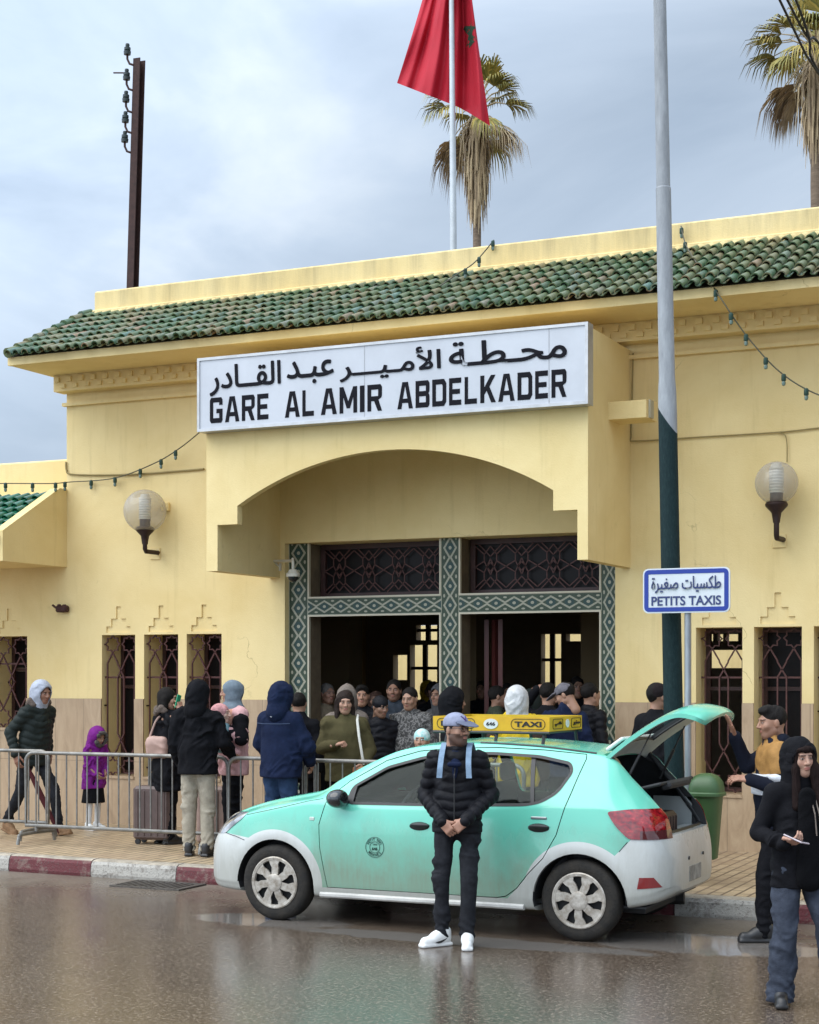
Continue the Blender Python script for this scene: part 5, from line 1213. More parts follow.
# round licence stamp on the front door
p = on_side(1.72, .64, 0); n0 = (on_side(1.72, .66, 0)-on_side(1.72, .62, 0)).normalized()
M0 = Matrix((Vector((1, 0, 0)), Vector((0, 1, 0)), Vector((0, n0.y, n0.z)))).transposed(); 
stm = mat('stamp_ink', (.02, .055, .045), .5)
def on3(u, v): return on_side(1.72+u, .64+v, .003)
mb = MB()
for rr in (.080, .044):
    mb.tube([on3(rr*math.cos(2*math.pi*k/40), rr*math.sin(2*math.pi*k/40)) for k in range(40)], .0022, 4, closed=True)
def arc_text(body, R0, a0, a1, h, flip):
    n = len(body)
    for i, ch in enumerate(body):
        if ch == ' ': continue
        a = R_(a0+(a1-a0)*(i+.5)/n); Q, F = text_mesh(ch, None, h, .02, .001); ra = a-math.pi/2 if not flip else a+math.pi/2; cc, ss = math.cos(ra), math.sin(ra)
        mb.add([on3(R0*math.cos(a)+q[0]*cc-q[2]*ss, R0*math.sin(a)+q[0]*ss+q[2]*cc) for q in Q], F)
arc_text('PETIT TAXI', .062, 160, 20, .021, False); arc_text('MEKNES', .062, 215, 325, .021, True)
for body_, dz, h in (('646', -.012, .026), ('TAXI', .022, .014)):
    Q, F = text_mesh(body_, None, h, .03, .001); mb.add([on3(q[0], q[2]+dz) for q in Q], F)
mb.build('licence_stamp', stm, fd, fix=False)
# ---- wheels
al = mat('hubcap_silver', (.46, .43, .38), .5, .4, var=.45, vs=18, var2=(.22, .18, .135)); dk = mat('wheel_dark', (.012, .012, .012), .7)
def wheel(ax, s):
    c = Vector((ax, s*.755, WR)); Mx = Matrix.Rotation(R_(-90 if s > 0 else 90), 3, 'X')
    t = MB(); hw = .092
    t.lathe([(.205, -hw+.01), (.225, -hw), (.27, -hw), (.296, -hw+.012), (.309, -hw+.035), (.311, 0), (.309, hw-.035), (.296, hw-.012), (.27, hw), (.225, hw), (.205, hw-.01), (.205, -hw+.01)], c, 48, Mx, False)
    w_ = t.build('wheel', rub, CAR, smooth=50)
    tr = MB()
    for k in range(40):
        a = 2*math.pi*k/40
        for o_ in (-.055, 0, .055):
            q = Vector((.311*math.cos(a+o_*1.5), .311*math.sin(a+o_*1.5), o_)); tr.box(Mx@q+c, (.006, .02, .006))
    d = MB(); d.lathe([(.208, .02), (.2, .045), (.0, .03)], c, 32, Mx); d.lathe([(.21, -.08), (.18, -.06), (0, -.05)], c, 32, Mx); d.build('rim', dk, w_, smooth=True)
    h = MB(); h.lathe([(.204, hw-.004), (.214, hw+.002), (.205, hw+.008), (.186, hw+.006), (.180, hw-.012), (.204, hw-.004)], c, 48, Mx, False); h.lathe([(.074, hw-.004), (.072, hw+.012), (.062, hw+.017), (.03, hw+.018), (0, hw+.016)], c, 28, Mx)
    for k in range(7):
        a = 2*math.pi*k/7+.25+(.0 if ax > 2 else .4)
        def pt(r, da, z_): return Mx@Vector((r*math.cos(a+da), r*math.sin(a+da), z_))+c
        ol = [(.05, -.44), (.085, -.40), (.125, -.30), (.155, -.19), (.188, -.24), (.190, .0), (.188, .30), (.158, .28), (.125, .20), (.085, .30), (.05, .44)]
        V = [pt(r, d_*1.0, hw+.012-.010*(r/.19)) for r, d_ in ol]+[pt(r, d_, hw-.012) for r, d_ in ol]; n = len(ol)
        h.add(V, [tuple(range(n)), tuple(range(2*n-1, n-1, -1))]+[(i, i+n, (i+1) % n+n, (i+1) % n) for i in range(n)])
    h.build('hubcap', al, w_, smooth=30)
for ax in (FAX, RAX):
    for s in (-1, 1): wheel(ax, s)
for ax in (FAX, RAX):
    for s in (-1, 1):
        n = 24; c = [(.362*math.cos(math.pi*k/n-.25*(1-2*k/n)*0), .30+.362*math.sin(math.pi*k/n)) for k in range(n+1)]
        mb = MB(); V = []
        for y in (s*.83, s*.56): V += [(ax+u, y, v) for u, v in c]
        F = [(k, k+1, n+2+k, n+1+k) for k in range(n)]+[tuple(range(n+1, 2*n+2))]; mb.add(V, F); mb.build('wheel_arch_liner', dk, CAR)
mb = MB(); mb.b2((.3, -.55, .20), (3.85, .55, .235)); mb.tube([(3.3, .25, .2), (3.9, .35, .22)], .06, 8); mb.b2((RAX-.06, -.66, .24), (RAX+.06, .66, .36)); mb.build('underbody', dk, CAR)
# ---- cabin
st_ = mat('seat_fabric', (.07, .07, .075), .95, var=.2, vs=20)
for y in (-.36, .36):
    s_ = SDF().box((2.02, y, .52), (.24, .22, .07), .05, .03).box((2.28, y, .82), (.07, .22, .30), .06, .04, rot=Matrix.Rotation(R_(14), 3, 'Y')).box((2.37, y, 1.20), (.04, .12, .08), .04, .02)
    V, F = s_.mesh(.022); mesh_obj('seat', V, F, st_, CAR, 'all')
s_ = SDF().box((2.98, 0, .52), (.24, .62, .08), .05, .03).box((3.22, 0, .80), (.07, .62, .28), .05, .04, rot=Matrix.Rotation(R_(16), 3, 'Y'))
for y in (-.36, .36): s_.box((3.30, y, 1.12), (.04, .12, .07), .04, .02)
V, F = s_.mesh(.024); mesh_obj('rear_seat', V, F, st_, CAR, 'all')
mb = MB(); mb.box((1.38, 0, .88), (.42, 1.40, .20), bev=.06); mb.build('dashboard', inn, CAR, smooth=True)
mb = MB(); c = Vector((1.80, -.36, .93)); Mw = Matrix.Rotation(R_(-62), 3, 'Y')
mb.tube([Mw@Vector((.185*math.cos(2*math.pi*k/28), .185*math.sin(2*math.pi*k/28), 0))+c for k in range(28)], .016, 8, closed=True); mb.lathe([(.0, .03), (.06, .025), (.07, -.02), (0, -.03)], c, 16, Mw)
for a in (0, math.pi, -math.pi/2): mb.tube([c, Mw@Vector((.18*math.cos(a), .18*math.sin(a), 0))+c], .014, 6)
mb.tube([c, c+Vector((-.25, 0, -.08))], .03, 8); mb.build('steering_wheel', inn, CAR, smooth=True)
MB().box((1.98, 0, 1.36), (.05, .24, .06), bev=.02).build('rear_view_mirror', inn, CAR)
MB().b2((1.2, -.70, .255), (3.9, .70, .27)).build('floor', inn, CAR)
# boot: sill trim, rubber seal, raised parcel shelf, gas struts
sl_ = MB(); P = [(3.55, .50, 1.385), (3.70, .505, 1.20), (3.86, .505, 1.0), (3.97, .505, .84), (3.99, .44, .805), (4.0, 0, .80), (3.99, -.44, .805), (3.97, -.505, .84), (3.86, -.505, 1.0), (3.70, -.505, 1.20), (3.55, -.50, 1.385)]
sl_.tube(catm(P, 6), .018, 8); sl_.build('boot_seal', blk, CAR, smooth=True)
gtr = mat('boot_trim_grey', (.42, .45, .44), .5); mb = MB(); mb.b2((3.86, -.50, .74), (4.04, .50, .798)); mb.b2((3.60, .50, .74), (3.92, .52, 1.02)); mb.build('boot_sill', gtr, CAR)
mb = MB(); mb.b2((3.30, -.60, .45), (3.86, .60, .47)); mb.b2((3.30, -.62, .47), (3.84, -.60, .95)); mb.b2((3.30, .60, .47), (3.84, .62, .95)); mb.build('boot_lining', inn, CAR)
mb = MB(); mb.box((3.74, 0, 1.13), (.42, .94, .025), M=Matrix.Rotation(R_(-14), 3, 'Y'), bev=.01); mb.box((3.93, 0, 1.155), (.09, .60, .06), M=Matrix.Rotation(R_(-14), 3, 'Y'), bev=.02); mb.build('parcel_shelf', inn, CAR)
# ---- tailgate, swung up about the roof hinge: two skins bowed along its length, glazed above
path = catm([Vector((x, 0, z)) for x, z in ((3.50, 1.405), (3.56, 1.466), (3.70, 1.575), (3.88, 1.690), (4.02, 1.760), (4.14, 1.785), (4.27, 1.762), (4.34, 1.722))], 5)
tx = [p.x for p in path]; tz_ = [p.z for p in path]; nu = len(path); nv = 24
def tgp(i, j, off):
    p = path[i]; t = (path[min(i+1, nu-1)]-path[max(i-1, 0)]).normalized(); nrm = Vector((-t.z, 0, t.x)); s_ = i/(nu-1); u = j/(nv-1)*2-1
    w_ = .545-.045*s_-(.10*max(0, (s_-.86)/.14)**2); edge = abs(u)**3.0
    q = p+nrm*off; return Vector((q.x-.05*edge*s_, u*w_, q.z-.055*edge-.012*abs(u)))
hole = lambda i, j: 8 <= i <= 18 and 5 <= j <= nv-7
V = []; F = []; MI = []
for off in (0, -.042):
    for i in range(nu):
        for j in range(nv): V.append(tgp(i, j, off*(1 if 0 < j < nv-1 and 0 < i < nu-1 else .75)))
K = nu*nv
for i in range(nu-1):
    for j in range(nv-1):
        a = i*nv+j; q = (a, a+1, a+nv+1, a+nv)
        if hole(i, j):
            continue
        F.append(q); MI.append(0); F.append(tuple(k+K for k in q[::-1])); MI.append(1)
        for (e0_, e1_), (di, dj) in zip(((a, a+1), (a+1, a+nv+1), (a+nv+1, a+nv), (a+nv, a)), ((-1, 0), (0, 1), (1, 0), (0, -1))):
            ii, jj = i+di, j+dj
            if ii < 0 or jj < 0 or ii >= nu-1 or jj >= nv-1: F.append((e0_, e1_, e1_+K, e0_+K)); MI.append(0)
            elif hole(ii, jj): F.append((e0_, e1_, e1_+K, e0_+K)); MI.append(2)
m, g = newmat('tailgate_paint', .22); g.b.inputs['Base Color'].default_value = (.135, .535, .400, 1); g.b.inputs['Coat Weight'].default_value = .5
inner = mat('tailgate_inner', (.58, .64, .61), .5, var=.2, vs=5)
mb = MB().add(V, F); TG = mesh_obj('tailgate', mb.V, mb.F, m, CAR); TG.data.materials.append(inner); TG.data.materials.append(blk)
for p, k in zip(TG.data.polygons, MI): p.material_index = k
bm = bmesh.new(); bm.from_mesh(TG.data); bmesh.ops.recalc_face_normals(bm, faces=bm.faces); bm.to_mesh(TG.data); bm.free()
TG.data.polygons.foreach_set('use_smooth', [True]*len(TG.data.polygons)); TG.data.set_sharp_from_angle(angle=R_(35))
V = [tgp(i, j, -.006) for i in range(8, 20) for j in range(5, nv-5)]; w_ = nv-10
mesh_obj('rear_window', V, [(a*w_+b, a*w_+b+1, (a+1)*w_+b+1, (a+1)*w_+b) for a in range(11) for b in range(w_-1)], GLS, TG, 'all')
mb = MB(); pr_ = [tgp(i, j, -.030) for i, j in [(8, j) for j in range(5, nv-6)]+[(i, nv-6) for i in range(8, 19)]+[(19, j) for j in range(nv-6, 5, -1)]+[(i, 5) for i in range(19, 8, -1)]]
mb.tube(pr_, .007, 6, closed=True); mb.build('window_seal', blk, TG, smooth=True)
s_ = SDF().box((3.575, 0, 1.475), (.085, .47, .016), .016, .012, rot=Matrix.Rotation(R_(-36), 3, 'Y')); V, F = s_.mesh(.011); mesh_obj('spoiler', V, F, mat('white_panel', (.62, .64, .63), .3), TG, 'all')
for y in (-.30, .30): mb = MB(); mb.lathe([(0, -.012), (.030, -.010), (.030, .02)], tgp(25, nv//2, -.056)+Vector((0, y, -.01)), 12); mb.build('lamp_cover', blk, TG)
mb = MB(); mb.box(tgp(29, nv//2, -.07)+Vector((0, 0, 0)), (.09, .14, .05), bev=.012); mb.build('latch', blk, TG)
for s in (-1, 1):
    a = Vector((3.66, s*.485, 1.16)); b_ = tgp(14, nv//2, -.05)+Vector((0, s*.45, -.03)); mb = MB(); mb.tube([a, a.lerp(b_, .55)], .012, 8); mb.tube([a.lerp(b_, .5), b_], .006, 6); mb.build('gas_strut', blk, CAR)
# ---- yellow roof board on a rack
ry = mat('taxi_board_yellow', (.62, .36, .008), .45, var=.15, vs=8); rk = mat('taxi_letter_black', (.01, .01, .01), .5); rw_ = mat('roundel_white', (.6, .62, .6), .5)
yN = 12.32; bl = PY(433, 723, yN); brr = PY(549.5, 723, yN); zt_ = PY(500, 716.8, yN).z; zb_ = PY(500, 731, yN).z
xb0, xb1 = bl.x-CARX, brr.x-CARX; yn = yN-CARY; yf_ = .40
rack = MB()
for x in (xb0+.12, (xb0+xb1)/2+.05, xb1-.05):
    rack.tube([(x, yn+.03, zb_+.01), (x, yn-.02, f_zt(x)-.03)], .014, 6); rack.tube([(x, yf_-.03, zb_+.01), (x, yf_+.02, f_zt(x)-.03)], .014, 6); rack.tube([(x, yn, zb_-.01), (x, yf_, zb_-.01)], .012, 6)
rack.tube([(xb0, yn, zb_-.012), (xb1, yn, zb_-.012)], .012, 6); rack.tube([(xb0, yf_, zb_-.012), (xb1, yf_, zb_-.012)], .012, 6)
rk_o = rack.build('roof_rack', blk, CAR)
mb = MB(); mb.b2((xb0, yn, zb_), (xb1, yn+.02, zt_)).b2((xb0, yf_-.02, zb_), (xb1, yf_, zt_)).b2((xb0, yn+.02, zb_), (xb0+.02, yf_-.02, zt_)).b2((xb1-.02, yn+.02, zb_), (xb1, yf_-.02, zt_))
bd = mb.build('roof_board', ry, CAR)
zc = (zb_+zt_)/2; H = zt_-zb_
def wx(px): return PY(px, 722, yN).x-CARX
def oval(cx, hw, hh, r0=.0028):
    P = rrect(cx-hw, cx+hw, zc-hh, zc+hh, hh*.98, 8); m_ = MB(); m_.tube([(x, yn-.002, z) for x, z in P], r0, 4, closed=True); m_.build('lettering', rk, bd)
oval(wx(456), wx(475)-wx(456), H*.36); oval(wx(528), wx(545)-wx(528), H*.36)
text_obj('lettering', 'PETIT', (wx(456), yn-.003, zc), rk, bd, W=wx(471)-wx(441), H=H*.36, bold=.025)
text_obj('lettering', 'TAXI', (wx(528), yn-.003, zc), rk, bd, W=wx(541)-wx(514), H=H*.38, bold=.03)
m_ = MB(); m_.prism([(wx(491)+.062*math.cos(2*math.pi*k/28), zc+H*.36*math.sin(2*math.pi*k/28)) for k in range(28)], yn-.006, yn-.001, lambda u, v, w_: (u, w_, v)); m_.build('roundel', rw_, bd)
text_obj('lettering', '646', (wx(491), yn-.008, zc), rk, bd, W=.075, H=H*.26, bold=.02)
Mr = Matrix.Rotation(R_(90), 3, 'Z'); xr_ = xb1+.003
arabic_obj('lettering', 'تاكسي', (xr_, yn+.19, zc), rk, bd, W=.15, H=H*.34, bold=.01, M=Mr); arabic_obj('lettering', 'صغير', (xr_, yf_-.15, zc), rk, bd, W=.15, H=H*.34, bold=.01, M=Mr)
m_ = MB()
for yc, hw in ((yn+.19, .115), (yf_-.15, .115)): m_.tube([(xr_, y, z) for y, z in rrect(yc-hw, yc+hw, zc-H*.34, zc+H*.34, .02, 4)], .0028, 4, closed=True)
m_.build('lettering', rk, bd)
m_ = MB(); m_.prism([(.035+.04*math.cos(2*math.pi*k/24), zc+H*.3*math.sin(2*math.pi*k/24)) for k in range(24)], xr_-.002, xr_+.003, lambda u, v, w_: (w_, u, v)); m_.build('roundel', rw_, bd)
# roof aerial base / dark roof edge trim
mb = MB(); mb.tube([(x, -f_wr(x)+.04, f_zt(x)-f_dz(x)*.55+.006) for x in np.linspace(2.5, 3.45, 10)], .010, 6); mb.build('roof_trim', blk, CAR)

# ================================================================== PEOPLE
def rotm(yaw=0, pitch=0, roll=0):
    """turn to the figure's left (+), nod down (+), tilt; degrees. Figures face -Y."""
    return np.array(Matrix.Rotation(R_(yaw), 3, 'Z')@Matrix.Rotation(R_(pitch), 3, 'X')@Matrix.Rotation(R_(roll), 3, 'Y'))
def skinmat():
    if 'skin' in MATS: return MATS['skin']
    m, g = newmat('skin', .55); a = g.n('Attribute'); a.attribute_name = 'Col'; n1 = g.noise(g.obj, 40, 4, .6)
    g.L.new(g.mix(g.m('MULTIPLY', n1, .25), a.outputs['Color'], (.25, .10, .06)), g.b.inputs['Base Color']); g.b.inputs['Subsurface Weight'].default_value = .08; g.b.inputs['Subsurface Radius'].default_value = (.012, .005, .003); return m
HEADC = {}
def head_mesh(res, female=False, beard=0., skin=(.52, .31, .21), brow=(.03, .02, .015), jaw=1.):
    key = (res, female)
    if key not in HEADC:
        s = SDF()
        s.ell((0, .014, .028), (.076, .096, .090), .01).ell((0, -.030, -.030), (.062 if not female else .058, .066, .086 if not female else .082), .03)
        s.ell((0, -.052, -.090), (.034 if not female else .027, .036, .026), .03).cap((-.050, -.0, -.058), (-.018, -.055, -.092), .022, .018, .03).cap((.050, -.0, -.058), (.018, -.055, -.092), .022, .018, .03)
        s.cap((-.034, -.080, .032), (.034, -.080, .032), .013, .013, .016)
        for q in (-1, 1):
            s.ell((q*.031, -.101, .012), (.019, .017, .012), .012, sub=True).ell((q*.031, -.080, .011), (.013, .012, .0105), .003)
            s.ell((q*.040, -.064, -.020), (.024, .018, .022), .025)
            s.ell((q*.077, .012, -.004), (.011, .019, .031), .008)
        s.cap((0, -.092, .018), (0, -.112, -.020), .0085, .0125, .010).ell((-.012, -.100, -.024), (.010, .012, .009), .006).ell((.012, -.100, -.024), (.010, .012, .009), .006)
        s.ell((0, -.094, -.049), (.020, .009, .0055), .008).ell((0, -.092, -.060), (.018, .009, .007), .008).ell((0, -.108, -.0545), (.017, .008, .0014), .004, sub=True)
        s.cap((0, .022, -.05), (0, .034, -.175), .055 if not female else .047, .058 if not female else .05, .03)
        HEADC[key] = s.mesh(res)
    V, F = HEADC[key]
    x, y, z = V.T; ax = np.abs(x); c = np.tile(np.array(skin, float), (len(V), 1))
    def put_(mk, col, a): c[mk] = c[mk]*(1-a)+np.array(col)*a
    put_((ax < .05) & (y < -.06) & (z < .0) & (z > -.035) & (ax > .02), (.55, .24, .17), .25)
    lips = ((x/.021)**2+((z+.0545)/.0115)**2 < 1) & (y < -.085)
    if beard > 0:
        bz = (z < -.026) & (y < .015) & (z > -.118) & ~((ax < .045) & (z > -.038) & (y < -.07)) & ~((z > -.035-(.06-ax)*.1) & (ax < .03))
        put_(bz & ~lips, (.02, .014, .011), beard); put_((ax < .03) & (z < -.030) & (z > -.044) & (y < -.085), (.02, .014, .011), beard*.9)
    put_(lips, (.36, .12, .10) if not female else (.42, .10, .10), .6)
    put_((((ax-.031)/.024)**2+((z-.032-.06*(.031-ax)*0)/.0055)**2 < 1) & (y < -.06), brow, .85)
    put_((((ax-.031)/.017)**2+((z-.012)/.0085)**2 < 1) & (y < -.074), (.035, .02, .016), .6)
    put_((((ax-.031)/.0115)**2+((z-.011)/.0052)**2 < 1) & (y < -.084), (.40, .36, .32), .7)
    put_((((ax-.031)/.0062)**2+((z-.011)/.007)**2 < 1) & (y < -.084), (.02, .012, .01), .95)
    return V, F, c
HANDC = {}
def hand_mesh(pose):
    """right hand, wrist at 0, fingers along +x, back of the hand +z, thumb towards +y"""
    if pose in HANDC: return HANDC[pose]
    curl = {'relax': (.35, .45, .4), 'fist': (1.25, 1.5, 1.0), 'grip': (.75, .95, .7), 'flat': (.05, .10, .08), 'phone': (.35, .75, .6)}[pose]
    s = SDF(); s.box((.045, 0, 0), (.043, .037, .012), .011, .012).cap((-.05, 0, 0), (.02, 0, 0), .024, .024, .02, sc=(1, 1.05, .8))
    for i, (oy, L0) in enumerate(((.031, .92), (.0105, 1.), (-.010, .94), (-.029, .75))):
        p = np.array((.083, oy, .0)); a = 0; r0 = .0092-.0008*(i == 3)
        sp_ = oy*1.3
        for k, ln in enumerate((.044, .028, .022)):
            a += curl[k]*(1+.06*i); d = np.array((math.cos(a), sp_*(1 if k == 0 else .4), -math.sin(a))); q = p+d*ln*L0; s.cap(p, q, r0, r0-.0009, .005); r0 -= .0009; p = q
    tb = {'relax': ((.045, .052, -.012), (.078, .062, -.028), (.10, .058, -.04)), 'fist': ((.045, .046, -.02), (.075, .035, -.04), (.085, .012, -.048)), 'grip': ((.045, .05, -.02), (.07, .052, -.045), (.088, .038, -.06)),
          'flat': ((.045, .055, -.006), (.073, .078, -.012), (.095, .09, -.014)), 'phone': ((.045, .055, -.004), (.075, .062, .004), (.098, .052, .008))}[pose]
    p = np.array((.012, .025, -.004)); r0 = .014
    for q in tb: s.cap(p, q, r0, r0-.002, .008); p = np.array(q); r0 -= .002
    HANDC[pose] = s.mesh(.0042); return HANDC[pose]
def frame(d, n):
    d = np.array(d, float); d /= np.linalg.norm(d); n = np.array(n, float); n = n-d*(n@d); n /= np.linalg.norm(n); return np.stack([d, np.cross(n, d), n], 1)
DEF = dict(pel=(0, .01, .95), waist=(0, .0, 1.08), chest=(0, .005, 1.28), neck=(0, .015, 1.47), head=(0, -.015, 1.635),
           hipA=(-.088, .01, .92), hipB=(.088, .01, .92), knA=(-.095, -.015, .50), knB=(.095, -.015, .50), anA=(-.10, .02, .085), anB=(.10, .02, .085), toA=(-.125, -.15, .03), toB=(.125, -.15, .03),
           shA=(-.168, .015, 1.405), shB=(.168, .015, 1.405), elA=(-.245, .05, 1.14), elB=(.245, .05, 1.14), wrA=(-.25, -.05, .90), wrB=(.25, -.05, .90))
def person(label, loc, yaw, H=1.75, pose=None, group=None, head=(0, 0, 0), female=False, skin=(.50, .30, .205), beard=0., hair='short', hairc=(.009, .007, .006), hands=('relax', 'relax'), hn=((-.9, 0, .2), (.9, 0, .2)),
           topc=None, toptype='jacket', topmat=None, hem=.80, bulk=1., bot='trousers', botmat=None, legw=1., shoemat=None, wear=(), lean=0., q=.011, seed=0, brow=None, legs=True, fur=None, cat='person', hoodmat=None, hres=.0052, child=False, skirt=None, collar=True, sleeve=None):
    J = {k: np.array(v, float) for k, v in DEF.items()}
    if pose: J.update({k: np.array(v, float) for k, v in pose.items()})
    if lean:
        Rl = rotm(0, lean); 
        for k in ('waist', 'chest', 'neck', 'head', 'shA', 'shB', 'elA', 'elB', 'wrA', 'wrB'):
            if not (pose and ('!'+k) in pose): J[k] = J['pel']+Rl@(J[k]-J['pel'])
    sc_ = H/1.75; hs = 1.0 if not child else 1.22
    root = thing('person', label, cat, loc, R_(yaw), group)
    Rh = rotm(*head)@(rotm(0, lean*.4) if lean else np.eye(3))
    def hp(V): return (V*hs)@Rh.T+J['head']
    def emit(name, V, F, m, cols=None): return mesh_obj(name, V*sc_, F, m, root, 'all', cols)
    # ---- body: head and neck, trunk, limbs and hands in one mesh
    skin = tuple(np.array(skin)*np.array((.70, .66, .64)))
    Vh, Fh, Ch = head_mesh(hres, female, beard, skin, brow or hairc)
    Vs, Fs, Cs = [hp(Vh)], [Fh], [Ch]; off = len(Vh)
    s = SDF(); s.cap(J['neck']-(0, 0, .03), J['head']+Rh@np.array((0, .03, -.10))*hs, .060*hs**.5, .052*hs**.5, .03)
    s.cap(J['chest'], J['waist'], .110, .09, .05, sc=(1.2, .8, 1)).cap(J['waist'], J['pel'], .09, .085, .05, sc=(1.15, .8, 1)).cap(J['shA'], J['shB'], .048, .048, .05)
    for q_ in 'AB':
        s.cap(J['sh'+q_], J['el'+q_], .045, .036, .03).cap(J['el'+q_], J['wr'+q_], .036, .025, .02)
        if legs: s.cap(J['hip'+q_], J['kn'+q_], .055, .045, .03).cap(J['kn'+q_], J['an'+q_], .048, .034, .03).cap(J['an'+q_], J['an'+q_]*.5+J['to'+q_]*.5+(0, 0, -.005), .030, .018, .02)
    V, F = s.mesh(.016); Vs.append(V); Fs.append(F+off); off += len(V); Cs.append(np.tile(np.array(skin)*.95, (len(V), 1)))
    for i, q_ in enumerate('AB'):
        if hands[i] is None: continue
        V, F = hand_mesh(hands[i]); V = V.copy(); F = F.copy()
        if i == 1: V[:, 1] *= -1; F = F[:, ::-1]
        d = J['wr'+q_]-J['el'+q_]; 
        hd = pose.get('hd'+q_) if pose else None
        if hd is not None: d = np.array(hd, float)
        V = V@frame(d, hn[i]).T+J['wr'+q_]; Vs.append(V); Fs.append(F+off); off += len(V); c = np.tile(np.array(skin)*np.array((1.02, .96, .95)), (len(V), 1)); Cs.append(c)
    emit('body', np.concatenate(Vs), np.concatenate(Fs), skinmat(), np.concatenate(Cs))
    # ---- upper garment
    if topmat:
        s = SDF(); b = bulk; ch, wa, pe, nk = J['chest'], J['waist'], J['pel'], J['neck']
        s.cap(ch+(0, 0, .0), wa, .148*b, .142*b, .06, sc=(1.16, .84, 1)).cap(wa, pe+(0, 0, hem-.93), .142*b, .152*max(b, 1.04), .06, sc=(1.22, .90, 1))
        s.cap(J['shA']*.9+J['shB']*.1, J['shB']*.9+J['shA']*.1, .062*b, .062*b, .06).cap(nk-(0, 0, .05), nk+(0, 0, .0), .090*b, .072, .05).cap(nk-(0, 0, .01), J['shA'], .062, .058*b, .05).cap(nk-(0, 0, .01), J['shB'], .062, .058*b, .05)
        if hem < .75:
            s.cap(pe+(0, 0, -.03), (pe[0], pe[1], hem), .155*b, .17*b, .06, sc=(1.1, .88, 1))
        for q_ in 'AB':
            s.cap(J['sh'+q_], J['el'+q_], .066*b, .058*b, .035).cap(J['el'+q_], J['wr'+q_]-(J['wr'+q_]-J['el'+q_])*.04, .058*b, .047*b**.5, .008)
        s.cut((0, 0, hem), (0, -math.sin(R_(lean*.5)), -math.cos(R_(lean*.5))))
        s.ops[-1] = (s.ops[-1][0], np.array((-.31, -.34, hem-.3)), np.array((.31, .34, hem+.03)), .006, True) if not (pose and pose.get('lowhands')) else (s.ops[-1][0], np.array((-.205, -.20, hem-.3)), np.array((.205, .25, hem+.03)), .006, True)
        V, F = s.mesh(q); V = relax(V, F, 1, .4); V00 = V.copy()
        if toptype == 'puffer':
            segs = [(ch+(0, 0, .2), pe-(0, 0, .2), .20*b)]+[(J[a+q_], J[c_+q_], r_*b) for q_ in 'AB' for a, c_, r_ in (('sh', 'el', .066), ('el', 'wr', .054))]
            best = np.full(len(V), 9.); tt = np.zeros(len(V))
            for a, c_, r_ in segs:
                ab = c_-a; L2 = ab@ab; t = np.clip(((V-a)@ab)/L2, -.2, 1.2); d = np.linalg.norm(V-a-t[:, None]*ab, axis=1)-r_; mk = d < best; best[mk] = d[mk]; tt[mk] = (t*math.sqrt(L2))[mk]
            tt = tt+.012*np.sin(V[:, 0]*23+seed)+.010*np.sin(V[:, 1]*31+V[:, 2]*9+seed*2)
            V = V+vnorm(V, F)*((np.abs(np.sin(math.pi*tt/.075))**.7-.6)*.013)[:, None]; V = wrinkle(V, F, .010, seed, 34)
        else: V = wrinkle(V, F, .025 if toptype != 'sweater' else .016, seed, 27, (1, 1, .8))
        fade = np.clip((V00[:, 2]-hem-.01)/.07, .12, 1)[:, None]; V = V00+(V-V00)*fade
        emit({'puffer': 'padded_jacket', 'sweater': 'sweater', 'hoodie': 'hooded_top', 'coat': 'coat'}.get(toptype, 'jacket'), V, F, topmat)
        if sleeve:
            s = SDF()
            for q_ in 'AB': s.cap(J['sh'+q_]*.72+J['el'+q_]*.28, J['el'+q_], .082*b, .074*b, .03).cap(J['el'+q_], J['wr'+q_]-(J['wr'+q_]-J['el'+q_])*.03, .074*b, .060*b**.5, .025)
            V, F = s.mesh(q); emit('sleeves', wrinkle(V, F, .009, seed+3, 20), F, sleeve)
    # ---- legs
    if botmat and legs:
        if bot == 'skirt':
            s = SDF().cap(J['waist']-(0, 0, .05), (J['pel'][0], J['pel'][1], skirt or .55), .13, .20, .04, sc=(1.1, .9, 1)).cut((0, 0, (skirt or .55)), (0, 0, -1)); V, F = s.mesh(q); emit('skirt', wrinkle(V, F, .012, seed+1, 24, (1, 1, .2)), F, botmat)
        else:
            s = SDF(); w_ = legw; s.cap(J['pel']+(0, 0, .06), J['pel']-(0, 0, .0), .122, .132, .05, sc=(1.10, .84, 1))
            fl_ = 1.0 if bot != 'wide' else 1.62
            for q_ in 'AB':
                a = J['an'+q_]; k = J['kn'+q_]; e_ = a+np.array((0, 0, -.03 if bot == 'wide' else .0))
                s.cap(J['hip'+q_]-(0, 0, .04), k, .088*w_**.5, .068*w_*(1 if bot != 'wide' else 1.22), .035).cap(k, e_, .068*w_*(1 if bot != 'wide' else 1.22), .053*w_*fl_, .008)
            V, F = s.mesh(q); V = wrinkle(V, F, .0135, seed+1, 28, (1, 1, 1.1))
            for q_ in 'AB': # stacked folds above the shoe and behind the knee
                d = np.linalg.norm(V-J['an'+q_], axis=1); V = V+vnorm(V, F)*(np.maximum(0, 1-d/.20)*.007*np.sin((V[:, 2]*100+V[:, 0]*60+V[:, 1]*50+vnoise(V*14, seed)*3)))[:, None]
            V[:, 2] = np.maximum(V[:, 2], min(J['anA'][2], J['anB'][2])-.06)
            emit('trousers', V, F, botmat)
